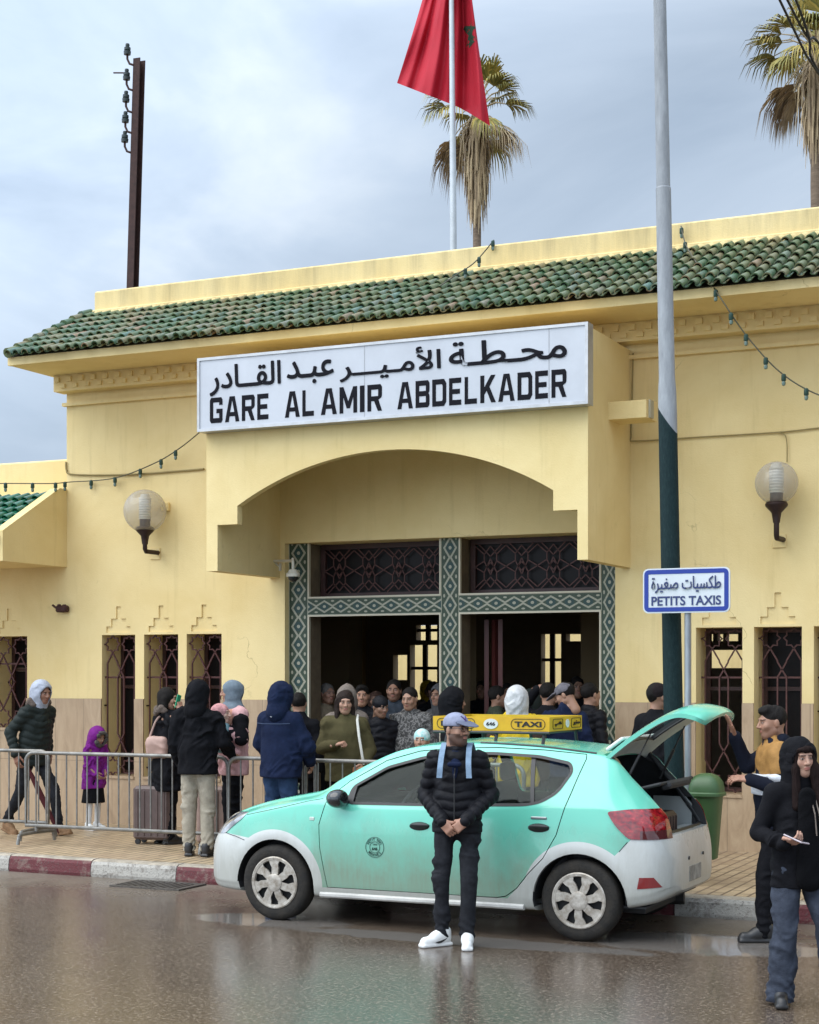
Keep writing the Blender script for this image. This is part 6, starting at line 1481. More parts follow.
    if shoemat and legs:
        for q_ in 'AB':
            a, t = J['an'+q_], J['to'+q_]; d = t-a; d[2] = 0; d /= max(np.linalg.norm(d), 1e-6); z0 = min(a[2]-.085, t[2]-.03)
            f = np.array((0, 0, 1.)); Fm = np.stack([d, np.cross(f, d), f], 1); c = np.array((a[0], a[1], z0))
            pit = math.atan2((a[2]-.085)-(t[2]-.03), .17); Rp = np.array(Matrix.Rotation(pit, 3, 'Y'))
            s = SDF().cap((-.035, 0, .055), (.150, 0, .042), .042, .037, .02, sc=(1, 1.02, 1)).cap((-.03, 0, .105), (.055, 0, .072), .047, .045, .03).box((.055, 0, .014), (.135, .043, .014), .012, .008).cap((.13, 0, .02), (.17, 0, .022), .035, .025, .02).cut((0, 0, 0), (0, 0, -1))
            V, F = s.mesh(.0075); V = (V@Rp.T)@Fm.T+c; so = emit('shoe', V, F, shoemat)
            if 'swoosh' in wear:
                for sd_ in (-1, 1):
                    P = [(.085, .030), (.06, .022), (.03, .024), (.0, .040), (-.03, .062), (.0, .050), (.035, .042), (.06, .036)]
                    mb = MB(); mb.prism([(u, v+.008) for u, v in P], sd_*.040, sd_*.0465, lambda u, v, w_: (u, w_, v)); Vv = np.array([tuple(v) for v in mb.V]); Vv = ((Vv@Rp.T)@Fm.T+c)*sc_; o = mesh_obj('swoosh', [tuple(v) for v in Vv], mb.F, mat('swoosh_black', (.012, .012, .012), .5), so)
                mb = MB(); mb.box((.055, 0, .013), (.275, .088, .022), bev=.01); 
    # ---- hair, hoods and headgear, built about the head
    def headpiece(name, s, m, res=.0075, wr=0., sd_=0):
        V, F = s.mesh(res); V = relax(V, F, 1, .4)
        if wr: V = wrinkle(V, F, wr, seed+sd_, 30)
        return emit(name, hp(V), F, m)
    hm_ = mat('hair_%d' % int(sum(hairc)*1000), hairc, .75, spec=.2, var=.5, vs=60, stretch=(1, 1, .25), bump=.4, bs=180)
    if hair == 'short':
        s = SDF().ell((0, .020, .037), (.0835, .103, .0945), .01).ell((0, -.128, -.012), (.060, .092, .107), .02, sub=True).ell((0, -.078, -.075), (.12, .085, .085), .02, sub=True).ell((0, .0, -.12), (.12, .14, .080), .02, sub=True); headpiece('hair', s, hm_, .0050, .007)
    elif hair == 'quiff':
        s = SDF().ell((0, .018, .040), (.0825, .102, .0935), .01).ell((0, -.040, .098), (.060, .052, .032), .03).ell((0, -.133, -.020), (.062, .090, .110), .02, sub=True).ell((0, -.075, -.085), (.12, .085, .085), .02, sub=True).ell((0, .0, -.13), (.12, .14, .088), .02, sub=True); headpiece('hair', s, hm_, .0050, .007)
    elif hair == 'long':
        s = SDF().ell((0, .022, .034), (.092, .108, .100), .01).cap((-.075, .02, .0), (-.085, .0, -.21), .040, .034, .03, sc=(.8, 1.3, 1)).cap((.075, .02, .0), (.085, .0, -.21), .040, .034, .03, sc=(.8, 1.3, 1)).cap((0, .07, 0), (0, .08, -.22), .06, .05, .04, sc=(1.2, .8, 1)).ell((0, -.125, -.035), (.060, .07, .10), .02, sub=True); headpiece('hair', s, hm_, .007, .008)
    elif hair == 'bob':
        s = SDF().ell((0, .022, .030), (.094, .108, .104), .01).cap((-.07, .02, .0), (-.078, .01, -.10), .04, .036, .03).cap((.07, .02, .0), (.078, .01, -.10), .04, .036, .03).ell((0, .06, -.05), (.08, .06, .09), .03).ell((0, -.125, -.030), (.064, .07, .095), .02, sub=True); headpiece('hair', s, hm_, .007, .010)
    hmt = hoodmat or topmat
    if 'hood' in wear:
        s = SDF().ell((0, .020, .018), (.114, .130, .138), .02).cap((0, .03, -.08), (0, .04, -.17), .105, .115, .06).ell((0, .115, -.02), (.06, .05, .10), .05)
        s.ell((0, -.13, -.012), (.080, .095, .108), .02, sub=True).ell((0, -.01, .0), (.092, .10, .118), .01, sub=True); headpiece('hood', s, hmt, .008, .009)
    if 'hood_back' in wear:
        s = SDF().ell((0, .085, -.14), (.12, .065, .07), .03).cap((-.09, .03, -.15), (.09, .03, -.15), .045, .045, .03).ell((0, .06, -.10), (.075, .04, .05), .02, sub=True); headpiece('hood', s, hmt, .009, .010)
    if 'fur' in wear:
        s = SDF()
        for k in range(9): a = R_(-200+k*220/8+0); s.ell((.105*math.cos(a), .035+.085*math.sin(-a)*1., -.135+.03*math.sin(k*1.7)), (.042, .042, .042), .02)
        headpiece('fur_trim', s, fur, .009, .022)
    if 'hijab' in wear:
        s = SDF().ell((0, .014, .018), (.094, .114, .108), .02).cap((0, -.0, -.09), (0, .01, -.22), .088, .145, .06, sc=(1.1, .9, 1)).ell((0, -.04, -.16), (.09, .08, .06), .04).ell((0, -.13, -.018), (.058, .066, .088), .012, sub=True); headpiece('headscarf', s, hmt, .008, .010)
    if 'cap' in wear:
        s = SDF().ell((0, .012, .046), (.089, .108, .086), .01).ell((0, .0, -.02), (.13, .14, .062), .006, sub=True); cm = mat('cap_fabric', (.25, .27, .37), .85, var=.2, vs=20, bump=.3, bs=150)
        cm = hoodmat or cm; cp = headpiece('cap', s, cm, .006)
        s = SDF().ell((0, -.125, .048), (.078, .085, .009), .01, rot=np.array(Matrix.Rotation(R_(12), 3, 'X'))).cap((0, -.09, .055), (0, -.06, .06), .02, .02, .02, sc=(3, 1, .5)); headpiece('cap_brim', s, mat('cap_brim', (.10, .115, .17), .85) if not hoodmat else hoodmat, .006)
    if 'beanie' in wear:
        s = SDF().ell((0, .012, .038), (.089, .108, .096), .01).ell((0, .0, -.07), (.13, .14, .085), .006, sub=True); headpiece('knitted_hat', s, hmt, .007, .004)
    if 'fedora' in wear:
        s = SDF().cap((0, .01, .05), (0, .01, .12), .088, .075, .02, sc=(1, 1.15, 1)).ell((0, .0, .045), (.14, .17, .014), .02); headpiece('hat', s, hoodmat, .007, .003)
    if 'glasses' in wear:
        mb = MB(); 
        for x in (-.033, .033): mb.tube([(x+.024*math.cos(2*math.pi*k/16), -.103, .010+.019*math.sin(2*math.pi*k/16)) for k in range(16)], .0022, 5, closed=True)
        for sx in (-1, 1): mb.tube([(sx*.057, -.102, .014), (sx*.078, -.05, .016), (sx*.082, .0, .012)], .002, 5)
        mb.tube([(-.010, -.105, .014), (.010, -.105, .014)], .002, 5); V = hp(np.array([tuple(v) for v in mb.V]))*sc_; mesh_obj('glasses', [tuple(v) for v in V], mb.F, blk, root)
    return root, J, hp, sc_, emit
def extra(P, name, s, m, res=.009, wr=0., seed=0):
    """another garment piece on a figure, given in the figure's own 1.75 m frame"""
    V, F = s.mesh(res)
    if wr: V = wrinkle(V, F, wr, seed, 26)
    return P[4](name, V, F, m)
def ground(px, py, z=0.): return PZ(px, py, z)
def at_depth(px, Y, z): p = PY(px, 690, Y); return Vector((p.x, Y, z))
PV = .178
# fabrics
c_black = cloth('black_cloth', (.008, .008, .010)); c_black2 = cloth('black_padding', (.0095, .0095, .012), .55, .3, .2, 60); c_navy = cloth('navy_cloth', (.010, .016, .042)); c_jean = cloth('navy_denim', (.022, .042, .088)); c_djean = cloth('charcoal_denim', (.022, .023, .027), .9, .4); c_bjean = cloth('washed_denim', (.046, .054, .074), .9, .35)
c_khaki = cloth('khaki_cotton', (.36, .32, .25)); c_green = cloth('dark_green_nylon', (.020, .026, .024), .55, .2, .15, 60); c_grey = cloth('grey_fleece', (.40, .43, .50)); c_purple = cloth('purple_nylon', (.20, .018, .23), .6); c_olive = cloth('olive_knit', (.085, .072, .034), .95, .2, .5, 220); c_pink = cloth('pink_fleece', (.62, .36, .36)); c_hij = cloth('blue_grey_scarf', (.16, .20, .235)); c_taupe = cloth('taupe_cloth', (.20, .165, .14)); c_brown = cloth('ochre_nylon', (.33, .175, .055), .6); c_white = cloth('white_nylon', (.62, .64, .68), .6); c_lblue = cloth('pale_blue_cloth', (.22, .31, .42)); c_cyan = cloth('pale_cyan_knit', (.28, .46, .52)); c_yel = cloth('yellow_nylon', (.62, .42, .02), .6); c_hoodg = cloth('heather_grey', (.52, .52, .52)); c_patt = None
s_white = mat('white_leather', (.74, .74, .72), .5, var=.08, vs=20); s_black = mat('black_leather', (.018, .017, .017), .4); s_tan = mat('tan_suede', (.22, .12, .055), .8, var=.3, vs=30); fur_b = mat('brown_fur', (.17, .13, .105), .95, var=.5, vs=80, bump=1., bs=160); fur_g = mat('grey_fur', (.13, .12, .11), .95, var=.5, vs=80, bump=1., bs=160)
m, g = newmat('patterned_fleece', .9); n1 = g.noise(g.obj, 26, 2, .5); g.L.new(g.ramp(n1, [(.44, (.045, .043, .042)), (.5, (.22, .21, .20)), (.58, (.05, .048, .046))]), g.b.inputs['Base Color']); c_patt = m

# ---- foreground: man in cap before the taxi
gp_ = ground(457, 946)
PM = person('man in a black padded jacket and grey cap standing before the taxi, hands clasped', (gp_.x, gp_.y, 0), 16, 1.715,
    pose=dict(anA=(-.115, -.01, .085), toA=(-.235, -.115, .03), knA=(-.115, -.045, .50), anB=(.085, -.05, .085), toB=(.105, -.22, .03), knB=(.10, -.075, .50), elA=(-.255, .055, 1.14), elB=(.258, .055, 1.14), wrA=(-.075, -.225, .950), wrB=(.085, -.235, .960), hdA=(.65, -.25, -.72), hdB=(-.72, -.25, -.62), lowhands=True),
    head=(52, 2, 0), beard=.82, skin=(.50, .30, .21), hair='short', hairc=(.02, .014, .012), hands=('grip', 'fist'), hn=((-.35, -.9, .2), (.3, -.9, .3)), topmat=c_black2, toptype='puffer', hem=.86, bulk=.98, botmat=c_djean, legw=.94, shoemat=s_white, wear=('cap', 'glasses', 'swoosh'), q=.0085, seed=11, hres=.0042)
r_, J, hp, s_c, emit_ = PM
s = SDF().cap(J['neck']+(-.06, -.02, -.05), J['neck']+(-.05, .05, .03), .045, .04, .03).cap(J['neck']+(.06, -.02, -.05), J['neck']+(.05, .05, .03), .045, .04, .03).cap(J['neck']+(-.06, .06, .0), J['neck']+(.06, .06, .0), .05, .05, .03); extra(PM, 'collar', s, c_black2, .008, .004)
s = SDF().cap(J['chest']+(-.035, -.155, .10), J['chest']+(.035, -.155, .10), .02, .02, .02).cap(J['neck']+(0, -.055, -.02), J['chest']+(0, -.148, .0), .052, .012, .03, sc=(1, .6, 1)); extra(PM, 'shirt', s, c_navy, .008)
mb = MB(); P = [J['neck']+(.0, -.10, -.09), J['chest']+(.0, -.172, .02), J['waist']+(0, -.168, .02), (0, -.168, .86)]; mb.tube([Vector(p)*s_c for p in P], .005, 5); mb.build('zip', s_black, r_)
# purple emblem on the cap, two crossed strokes
Vv = [];
mb = MB()
for a_, b__ in (((-.022, .040), (.022, .098)), ((.022, .040), (-.022, .098)), ((.0, .07), (.0, .04))):
    for k in range(6):
        pass
    pts = []
    for k in range(7):
        u = a_[0]+(b__[0]-a_[0])*k/6; z = a_[1]+(b__[1]-a_[1])*k/6+.008; zz = (z-.046)/.086; yy = .012-.108*math.sqrt(max(0, 1-(u/.089)**2-zz*zz))-.002; pts.append((u, yy, z))
    mb.tube([Vector(hp(np.array(p)))*s_c for p in pts], .0052, 5)
mb.build('cap_emblem', mat('emblem_purple', (.06, .03, .14), .7), r_)
bk = thing('backpack', 'pale blue backpack straps over the shoulders of the man in the grey cap', 'backpack', r_.location, r_.rotation_euler.z)
mb = MB()
for sx in (-1, 1):
    P = [(sx*.105, .19, 1.46), (sx*.10, .06, 1.535), (sx*.10, -.06, 1.50), (sx*.105, -.155, 1.39), (sx*.112, -.175, 1.28)]; Q = catm([Vector(p)*s_c for p in P], 8)
    for k in range(len(Q)-1):
        a_, b__ = Q[k], Q[k+1]; n_ = (b__-a_).cross(Vector((1, 0, 0))).normalized(); w2 = Vector((.020, 0, 0)); V = [a_-w2, a_+w2, b__+w2, b__-w2]; V += [v-n_*.012 for v in V]; mb.add(V, [(0, 1, 2, 3), (7, 6, 5, 4), (0, 4, 5, 1), (3, 2, 6, 7), (0, 3, 7, 4), (1, 5, 6, 2)])
o = mb.build('strap', c_lblue, bk)
s = SDF().box((0, .25, 1.22), (.15, .07, .22), .05, .03); V, F = s.mesh(.012); mesh_obj('bag', V*s_c, F, c_lblue, bk, 'all')
# ---- foreground: woman with phone walking at the right edge
gp_ = ground(789, 1003)
PW = person('woman in black hood and wide jeans walking with a phone', (gp_.x+.06, gp_.y, 0), 34, 1.60, female=True,
    pose=dict(hipA=(-.085, .0, .92), anA=(-.135, -.02, .085), toA=(-.19, -.18, .035), knA=(-.115, -.04, .50), anB=(.22, -.14, .085), toB=(.26, -.30, .03), knB=(.16, -.12, .51), elA=(-.265, .05, 1.14), wrA=(-.185, -.20, 1.10), elB=(.25, .10, 1.15), wrB=(.27, .05, .92), hdA=(.45, -.85, .12)),
    head=(8, 3, -3), hair='none', hairc=(.02, .014, .012), skin=(.60, .38, .28), hands=('phone', 'relax'), hn=((-.35, -.25, -.9), (.9, 0, .2)), topmat=c_black, toptype='jacket', hem=.78, bulk=.97, bot='wide', botmat=c_bjean, legw=1.03, shoemat=s_black, wear=('hood',), q=.0085, seed=5, hres=.0042)
r_, J, hp, s_c, emit_ = PW
hmw = mat('hair_long_dark', (.016, .009, .008), .8, spec=.12, var=.5, vs=50, stretch=(1, 1, .12), bump=.5, bs=140)
s = SDF().ell((0, -.072, .070), (.062, .030, .026), .02).cap((-.060, -.055, .05), (-.066, -.060, -.07), .016, .016, .02).cap((.060, -.055, .05), (.068, -.075, -.09), .018, .026, .02).cap((.07, -.075, -.08), (.10, -.12, -.30), .032, .048, .04, sc=(1.2, .7, 1)).cap((.10, -.12, -.30), (.11, -.13, -.52), .048, .03, .04, sc=(1.2, .6, 1)).cap((-.066, -.06, -.06), (-.085, -.10, -.30), .024, .03, .03)
V, F = s.mesh(.007); emit_('hair', hp(wrinkle(V, F, .008, 3, 45, (1, 1, .15))), F, hmw)
s = SDF().cap(J['chest']+(.0, -.145, .12), J['pel']+(.02, -.15, -.10), .055, .085, .03, sc=(1.1, .55, 1)); extra(PW, 'sweatshirt', s, cloth('jet_black_cotton', (.004, .004, .005)), .009, .006)
mb = MB()
for dx in (.03, .06): mb.tube([Vector(p)*s_c for p in (J['neck']+(dx, -.12, -.05), J['chest']+(dx, -.205, .0), J['chest']+(dx+.01, -.21, -.14))], .004, 5)
mb.build('drawcord', c_taupe, r_)
wq = J['wrA']*s_c; ph_ = thing('phone', 'pale phone held flat in the hooded woman\'s hand', 'phone', r_.matrix_basis@Vector(wq+np.array((.05, -.085, .022))) if False else (Matrix.Translation(r_.location)@Matrix.Rotation(r_.rotation_euler.z, 4, 'Z'))@Vector(wq+np.array((.045, -.082, .026))), r_.rotation_euler.z+R_(-28))
ph_.rotation_euler = (R_(14), R_(10), r_.rotation_euler.z+R_(25)); MB().box((0, 0, 0), (.075, .155, .010), bev=.004).build('case', mat('phone_pink', (.42, .36, .38), .35), ph_); MB().box((0, 0, .0056), (.066, .142, .001)).build('screen', mat('phone_glass', (.02, .02, .025), .05), ph_)
# ---- man lifting the tailgate
gp_ = ground(774, 940)
PT_ = person('man in ochre, white and navy jacket reaching up to the open tailgate', (gp_.x, gp_.y, 0), -66, 1.76,
    pose=dict(elA=(-.22, -.16, 1.30), wrA=(-.15, -.27, 1.53), elB=(.25, -.0, 1.15), wrB=(.17, -.22, 1.22), hdA=(.05, -.35, 1), hdB=(-.1, -1, .12), anA=(-.10, .05, .085), anB=(.11, -.10, .085), toB=(.12, -.27, .03), knB=(.10, -.09, .5)),
    head=(8, 6, 0), beard=.25, skin=(.47, .27, .18), hair='quiff', hands=('flat', 'relax'), hn=((-.1, .9, .4), (.5, 0, .9)), topmat=cloth('midnight_cloth', (.009, .011, .020)), toptype='jacket', hem=.84, bulk=1.06, botmat=c_black, shoemat=s_black, q=.009, seed=21, hres=.0046)
r_, J, hp, s_c, emit_ = PT_
s = SDF().cap(J['chest']+(0, .01, .06), J['chest']+(0, .01, -.02), .172, .168, .05, sc=(1.2, .88, 1)).cap(J['shA'], J['shB'], .086, .086, .06).cap(J['shB'], J['shB']*.6+J['elB']*.4, .090, .084, .03).cap(J['shA'], J['shA']*.8+J['elA']*.2, .088, .084, .03).cap(J['neck']-(0, 0, .05), J['neck']+(0, 0, .02), .10, .075, .04); s.cut((0, 0, 1.24), (0, 0, -1)); extra(PT_, 'shoulder_panel', s, c_brown, .009, .010, 4)
s = SDF().cap(J['chest']+(0, -.02, .0), J['waist']+(0, -.02, .03), .174, .168, .05, sc=(1.2, .88, 1)).cap(J['shB']*.62+J['elB']*.38, J['shB']*.4+J['elB']*.6, .088, .084, .03); s.cut((0, 0, 1.25), (0, 0, 1)).cut((0, 0, 1.10), (0, 0, -1)); extra(PT_, 'white_panel', s, c_white, .009, .010, 5)
s = SDF().cap(J['neck']+(-.05, .04, .03), J['neck']+(.05, .04, .03), .055, .055, .03).cap(J['neck']+(0, .10, -.03), J['neck']+(0, .05, .02), .085, .06, .03); extra(PT_, 'collar', s, MATS['midnight_cloth'], .008, .006)
# ---- pavement, left
gp_ = ground(33, 832, PV)
PA = person('man in dark padded coat and pale grey hood striding right at far left', (gp_.x+.20, gp_.y-.25, PV), 78, 1.76, pose=dict(anA=(-.10, .34, .15), toA=(-.11, .22, .05), knA=(-.10, .10, .50), anB=(.10, -.32, .085), toB=(.11, -.50, .05), knB=(.10, -.22, .51), elA=(-.27, .12, 1.16), wrA=(-.27, -.02, .92), elB=(.25, .10, 1.15), wrB=(.25, .02, .92)), head=(0, 8, 0), hair='none', skin=(.40, .22, .15), topmat=c_green, toptype='puffer', hem=.78, bulk=1.1, botmat=c_djean, legw=1.0, shoemat=s_tan, wear=('hood', 'fur'), hoodmat=c_grey, fur=fur_b, lean=11, seed=31)
up = thing_w('umbrella', 'folded dark red umbrella carried by the man striding at far left', 'umbrella', (gp_.x+.37, gp_.y-.40, .5)); mb = MB(); a_ = Vector((gp_.x+.25, gp_.y-.43, .98)); b__ = Vector((gp_.x+.67, gp_.y-.40, .22)); mb.tube([a_, a_.lerp(b__, .2), a_.lerp(b__, .5), a_.lerp(b__, .85), b__], [.012, .03, .034, .022, .006], 10); mb.build('canopy', cloth('maroon_cloth', (.07, .018, .02)), up, smooth=True); mb = MB(); mb.tube(catm([a_, a_+Vector((-.04, 0, .08)), a_+Vector((-.09, 0, .09)), a_+Vector((-.11, 0, .05))]), .011, 8); mb.build('handle', s_black, up, smooth=True)
gp_ = ground(101, 829, PV)
PB = person('little girl in a purple coat, black skirt and white tights behind the barrier', (gp_.x, gp_.y-.15, PV), 78, 1.19, female=True, child=True, pose=dict(elA=(-.21, .0, 1.16), wrA=(-.12, -.16, 1.02), elB=(.21, .0, 1.16), wrB=(.12, -.16, 1.02)), head=(0, 18, 0), hair='none', topmat=c_purple, toptype='coat', hem=.72, bulk=1.1, bot='skirt', botmat=c_black, skirt=.48, shoemat=s_white, wear=('hood', 'fur2'), q=.013, seed=41, lean=8)
s = SDF()
for k in range(11): a_ = R_(-60+k*300/10); s.ell((.088*math.sin(a_), -.085, .0+.105*math.cos(a_)), (.028, .03, .028), .01)
V, F = s.mesh(.009); PB[4]('fur_trim', PB[2](wrinkle(V, F, .02, 3, 40)), F, fur_g)
s = SDF()
for q_ in 'AB': s.cap(DEF['kn'+q_]+np.array((0, 0, .1)), DEF['an'+q_], .060, .046, .03)
extra(PB, 'tights', s, s_white, .012)
gp_ = ground(198, 856, PV)
PD = person('man seen from behind in black hooded jacket and khaki trousers before the barrier', (gp_.x, gp_.y, PV), 196, 1.75, pose=dict(anA=(-.10, .02, .085), anB=(.10, -.02, .085), elA=(-.27, .0, 1.15), wrA=(-.30, -.24, 1.02), elB=(.25, .03, 1.14), wrB=(.22, -.10, .92), hdA=(-.2, -1, -.3)), head=(-10, 10, 0), hair='none', topmat=c_black, toptype='jacket', hem=.83, bulk=1.1, botmat=c_khaki, legw=1.12, shoemat=s_black, wear=('hood',), hands=('grip', 'relax'), hn=((0, 0, 1), (.9, 0, .2)), seed=51, q=.009)
p = at_depth(167, 15.25, PV)
PC = person('woman in a black coat holding a green phone to her ear behind the barrier', p, 150, 1.68, female=True, pose=dict(elA=(-.28, -.05, 1.22), wrA=(-.15, -.10, 1.52), elB=(.25, .05, 1.14), hdA=(.35, .1, 1)), head=(-40, 5, 0), hair='bob', hands=('grip', 'relax'), hn=((-1, -.2, .2), (.9, 0, .2)), topmat=c_black, toptype='coat', hem=.60, botmat=c_black, shoemat=s_black, wear=('fur',), fur=fur_b, seed=61, q=.013)
hw = Matrix.Translation(Vector(p))@Matrix.Rotation(R_(150), 4, 'Z'); v = hw@Vector((-.112, -.075, 1.545)); o = MB().box((0, 0, 0), (.075, .012, .15), bev=.004).build('phone', mat('phone_green', (.03, .33, .16), .4)); o.location = v; o.rotation_euler = (R_(8), R_(12), R_(150-60)); top(o, 'green phone held to the ear of the woman in black', 'phone')
v = at_depth(157, 15.1, 0); bg_o = thing('shoulder_bag', 'dusty pink shoulder bag on the woman with the green phone', 'bag', (v.x, 15.1, 1.10)); s = SDF().box((0, 0, .13), (.13, .05, .12), .05, .02); V, F = s.mesh(.011); mesh_obj('pouch', wrinkle(V, F, .008, 2, 25), F, mat('bag_pink', (.42, .27, .22), .6, var=.2), bg_o, 'all'); mb = MB(); mb.tube(catm([(-.1, 0, .22), (-.04, .05, .42), (.05, .1, .52)]), .012, 6); mb.build('strap', MATS['bag_pink'], bg_o, smooth=True)
p = at_depth(233, 14.95, PV)
PE = person('woman in blue-grey headscarf and pink jacket carrying a baby', p, -38, 1.77, female=True, pose=dict(elA=(-.24, .0, 1.17), wrA=(-.10, -.26, 1.20), elB=(.24, .0, 1.17), wrB=(.02, -.28, 1.32), hdA=(.8, -.5, .2), hdB=(-.9, -.3, .3)), head=(-18, 4, 0), hair='none', hoodmat=c_hij, topmat=c_pink, toptype='jacket', hem=.78, bulk=1.06, botmat=c_black, shoemat=s_black, wear=('hijab',), hn=((0, -.3, -1), (0, -1, .3)), seed=71, q=.011, sleeve=c_black)
s = SDF().ell((0, .01, 1.40), (.19, .15, .10), .03).ell((.05, -.10, 1.34), (.12, .06, .10), .03); extra(PE, 'scarf', s, cloth('peach_scarf', (.55, .28, .20)), .011, .016, 4)
hw = Matrix.Translation(Vector(p))@Matrix.Rotation(R_(-38), 4, 'Z')
bb = thing('baby', 'baby in a pink hat and pale blue knit held by the woman in the headscarf', 'person', hw@Vector((.02, -.30, 1.15))+Vector((.17, 0, -.02)), R_(100))
s = SDF().cap((0, 0, .16), (0, 0, .0), .085, .10, .04).cap((-.06, -.03, .14), (-.11, -.10, .07), .038, .03, .02).cap((.06, -.03, .14), (.11, -.10, .07), .038, .03, .02)
V, F = s.mesh(.010); mesh_obj('knit', wrinkle(V, F, .006, 2), F, c_cyan, bb, 'all')
s = SDF().cap((-.05, -.02, 0), (-.07, -.16, -.10), .055, .04, .03).cap((.05, -.02, 0), (.07, -.16, -.10), .055, .04, .03); V, F = s.mesh(.010); mesh_obj('leggings', V, F, c_pink, bb, 'all')
Vh, Fh, Ch = head_mesh(.0052, True, 0, (.60, .38, .30), (.2, .12, .08)); mesh_obj('body', Vh*.86+np.array((0, -.01, .30)), Fh, skinmat(), bb, 'all', Ch)
s = SDF().ell((0, .01, .32), (.086, .10, .092), .01).ell((0, -.11, .275), (.07, .06, .06), .01, sub=True).ell((0, 0, .22), (.1, .1, .05), .02, sub=True); V, F = s.mesh(.008); mesh_obj('hat', V, F, cloth('pink_floral_knit', (.60, .30, .30), .9, .5, .4, 60), bb, 'all')
p = at_depth(281, 14.15, PV)
PF = person('broad man seen from behind in navy hooded jacket, behind the taxi bonnet', p, 176, 1.74, pose=dict(elA=(-.27, -.04, 1.15), elB=(.27, -.04, 1.15), wrA=(-.22, -.20, .98), wrB=(.22, -.20, .98)), head=(0, 14, 0), hair='none', topmat=c_navy, toptype='jacket', hem=.84, bulk=1.17, botmat=c_jean, legw=1.14, shoemat=s_black, wear=('hood',), seed=81, q=.009)
mb = MB(); mb.prism([(-.014, .016), (.014, .016), (.014, -.004), (0, -.018), (-.014, -.004)], 0, .003, lambda u, v, w_: (u*1.0, .172+w_, 1.44+v)); mb.build('badge', c_white, PF[0])
mb = MB(); mb.tube([Vector(q_) for q_ in ((-.19, .135, 1.365), (-.1, .172, 1.36), (0, .182, 1.36), (.1, .172, 1.36), (.19, .135, 1.365))], .004, 5); mb.build('yoke_seam', mat('navy_thread', (.03, .05, .10), .8), PF[0])
p = at_depth(299, 15.2, PV); person('dark-haired person in black half hidden by the broad man in navy', p, 200, 1.64, hair='short', topmat=c_black, seed=91, q=.014, botmat=c_black, hands=(None, None))
p = at_depth(345, 14.95, PV)
PH = person('woman in an olive sweater with a white bag strap, one hand raised', p, 22, 1.66, female=True, pose=dict(elA=(-.25, .03, 1.15), wrA=(-.07, -.24, 1.20), elB=(.27, .02, 1.13), wrB=(.20, -.16, .97), hdA=(.9, -.3, .25)), head=(12, 6, 0), hair='long', hairc=(.022, .013, .010), skin=(.55, .34, .24), hands=('fist', 'relax'), hn=((0, -.3, 1), (.9, 0, .2)), topmat=c_olive, toptype='sweater', hem=.80, bulk=1.17, botmat=c_black, shoemat=s_black, seed=101, q=.010)
r_, J, hp, s_c, emit_ = PH
bo = thing('handbag', 'tan handbag on a white strap worn by the woman in the olive sweater', 'bag', r_.location, r_.rotation_euler.z); mb = MB(); mb.tube([Vector(v)*s_c for v in ((.13, .12, 1.44), (.135, .02, 1.50), (.14, -.10, 1.45), (.165, -.17, 1.28), (.20, -.20, 1.08), (.215, -.19, .99))], .014, 6); mb.build('strap', mat('strap_white', (.62, .60, .54), .6), bo, smooth=True)
s = SDF().box((.22, -.20, .88), (.12, .05, .09), .03, .02); V, F = s.mesh(.010); mesh_obj('pouch', V*s_c, F, mat('tan_leather', (.28, .11, .04), .5, var=.2), bo, 'all')
grp = 'people gathered in the station doorway'
def crowd(label, px, Y, H, yaw, z=PV, **k):
    p = at_depth(px, Y, z); k.setdefault('topmat', c_black); k.setdefault('botmat', c_black); k.setdefault('hands', (None, None)); return person(label, p, yaw, H, group=grp, q=k.pop('q', .014), **k)
crowd('person in a taupe hood standing just behind the woman in olive', 347, 15.6, 1.70, 25, hair='none', wear=('hood',), topmat=c_taupe, skin=(.4, .24, .17), seed=111)
crowd('short-haired man in black padded jacket in the doorway beside the taupe hood', 362, 16.6, 1.71, 20, hair='quiff', toptype='puffer', topmat=c_black2, skin=(.50, .29, .19), seed=121, bulk=1.1, hres=.0046, head=(6, 2, 0))
crowd('dark man at the back of the doorway looking over two shoulders', 394, 17.0, 1.77, 18, hair='short', skin=(.36, .20, .13), beard=.4, seed=131, topmat=cloth('slate_cloth', (.045, .055, .07)))
crowd('young man in patterned grey fleece in the doorway', 410, 15.9, 1.69, 10, hair='short', topmat=c_patt, toptype='sweater', skin=(.46, .28, .19), seed=141, hres=.0046, head=(-8, 10, 0), bulk=1.06)
crowd('man in black knitted hat between the olive sweater and the patterned fleece', 380, 15.7, 1.60, 40, hair='none', wear=('beanie',), topmat=c_black2, toptype='puffer', skin=(.3, .18, .12), seed=146, head=(20, 12, 0))
p = at_depth(422, 14.6, PV); person('child in a white and teal knitted hat behind the taxi roof', p, 10, 1.28, child=True, hair='none', wear=('beanie', 'hood_back'), hoodmat=mat('white_teal_knit', (.58, .62, .60), .9, var=.6, vs=16, var2=(.05, .36, .34)), topmat=c_black, botmat=c_black, seed=151, q=.014, hands=(None, None))
p = at_depth(453, 15.0, PV); person('person wrapped in a black hood between the two doorways', p, 120, 1.68, hair='none', wear=('hood',), topmat=c_black, botmat=c_black, seed=161, q=.014, hands=(None, None), head=(10, 5, 0))
p = at_depth(517, 14.75, PV); PO = person('person with a pale grey hood and yellow jacket seen from behind, beyond the roof board', p, 190, 1.70, hair='none', wear=('hood',), hoodmat=c_hoodg, topmat=c_yel, botmat=c_black, seed=171, q=.013, hands=(None, None), bulk=1.15, sleeve=cloth('brown_cloth', (.05, .03, .024)))
crowd('man in a grey peaked cap bowed over, in the right doorway', 565, 15.9, 1.74, 200, hair='short', wear=('cap',), hoodmat=cloth('grey_check_cap', (.17, .16, .18), .9, .5, .3, 60), topmat=c_navy, seed=181, head=(70, 25, 0))
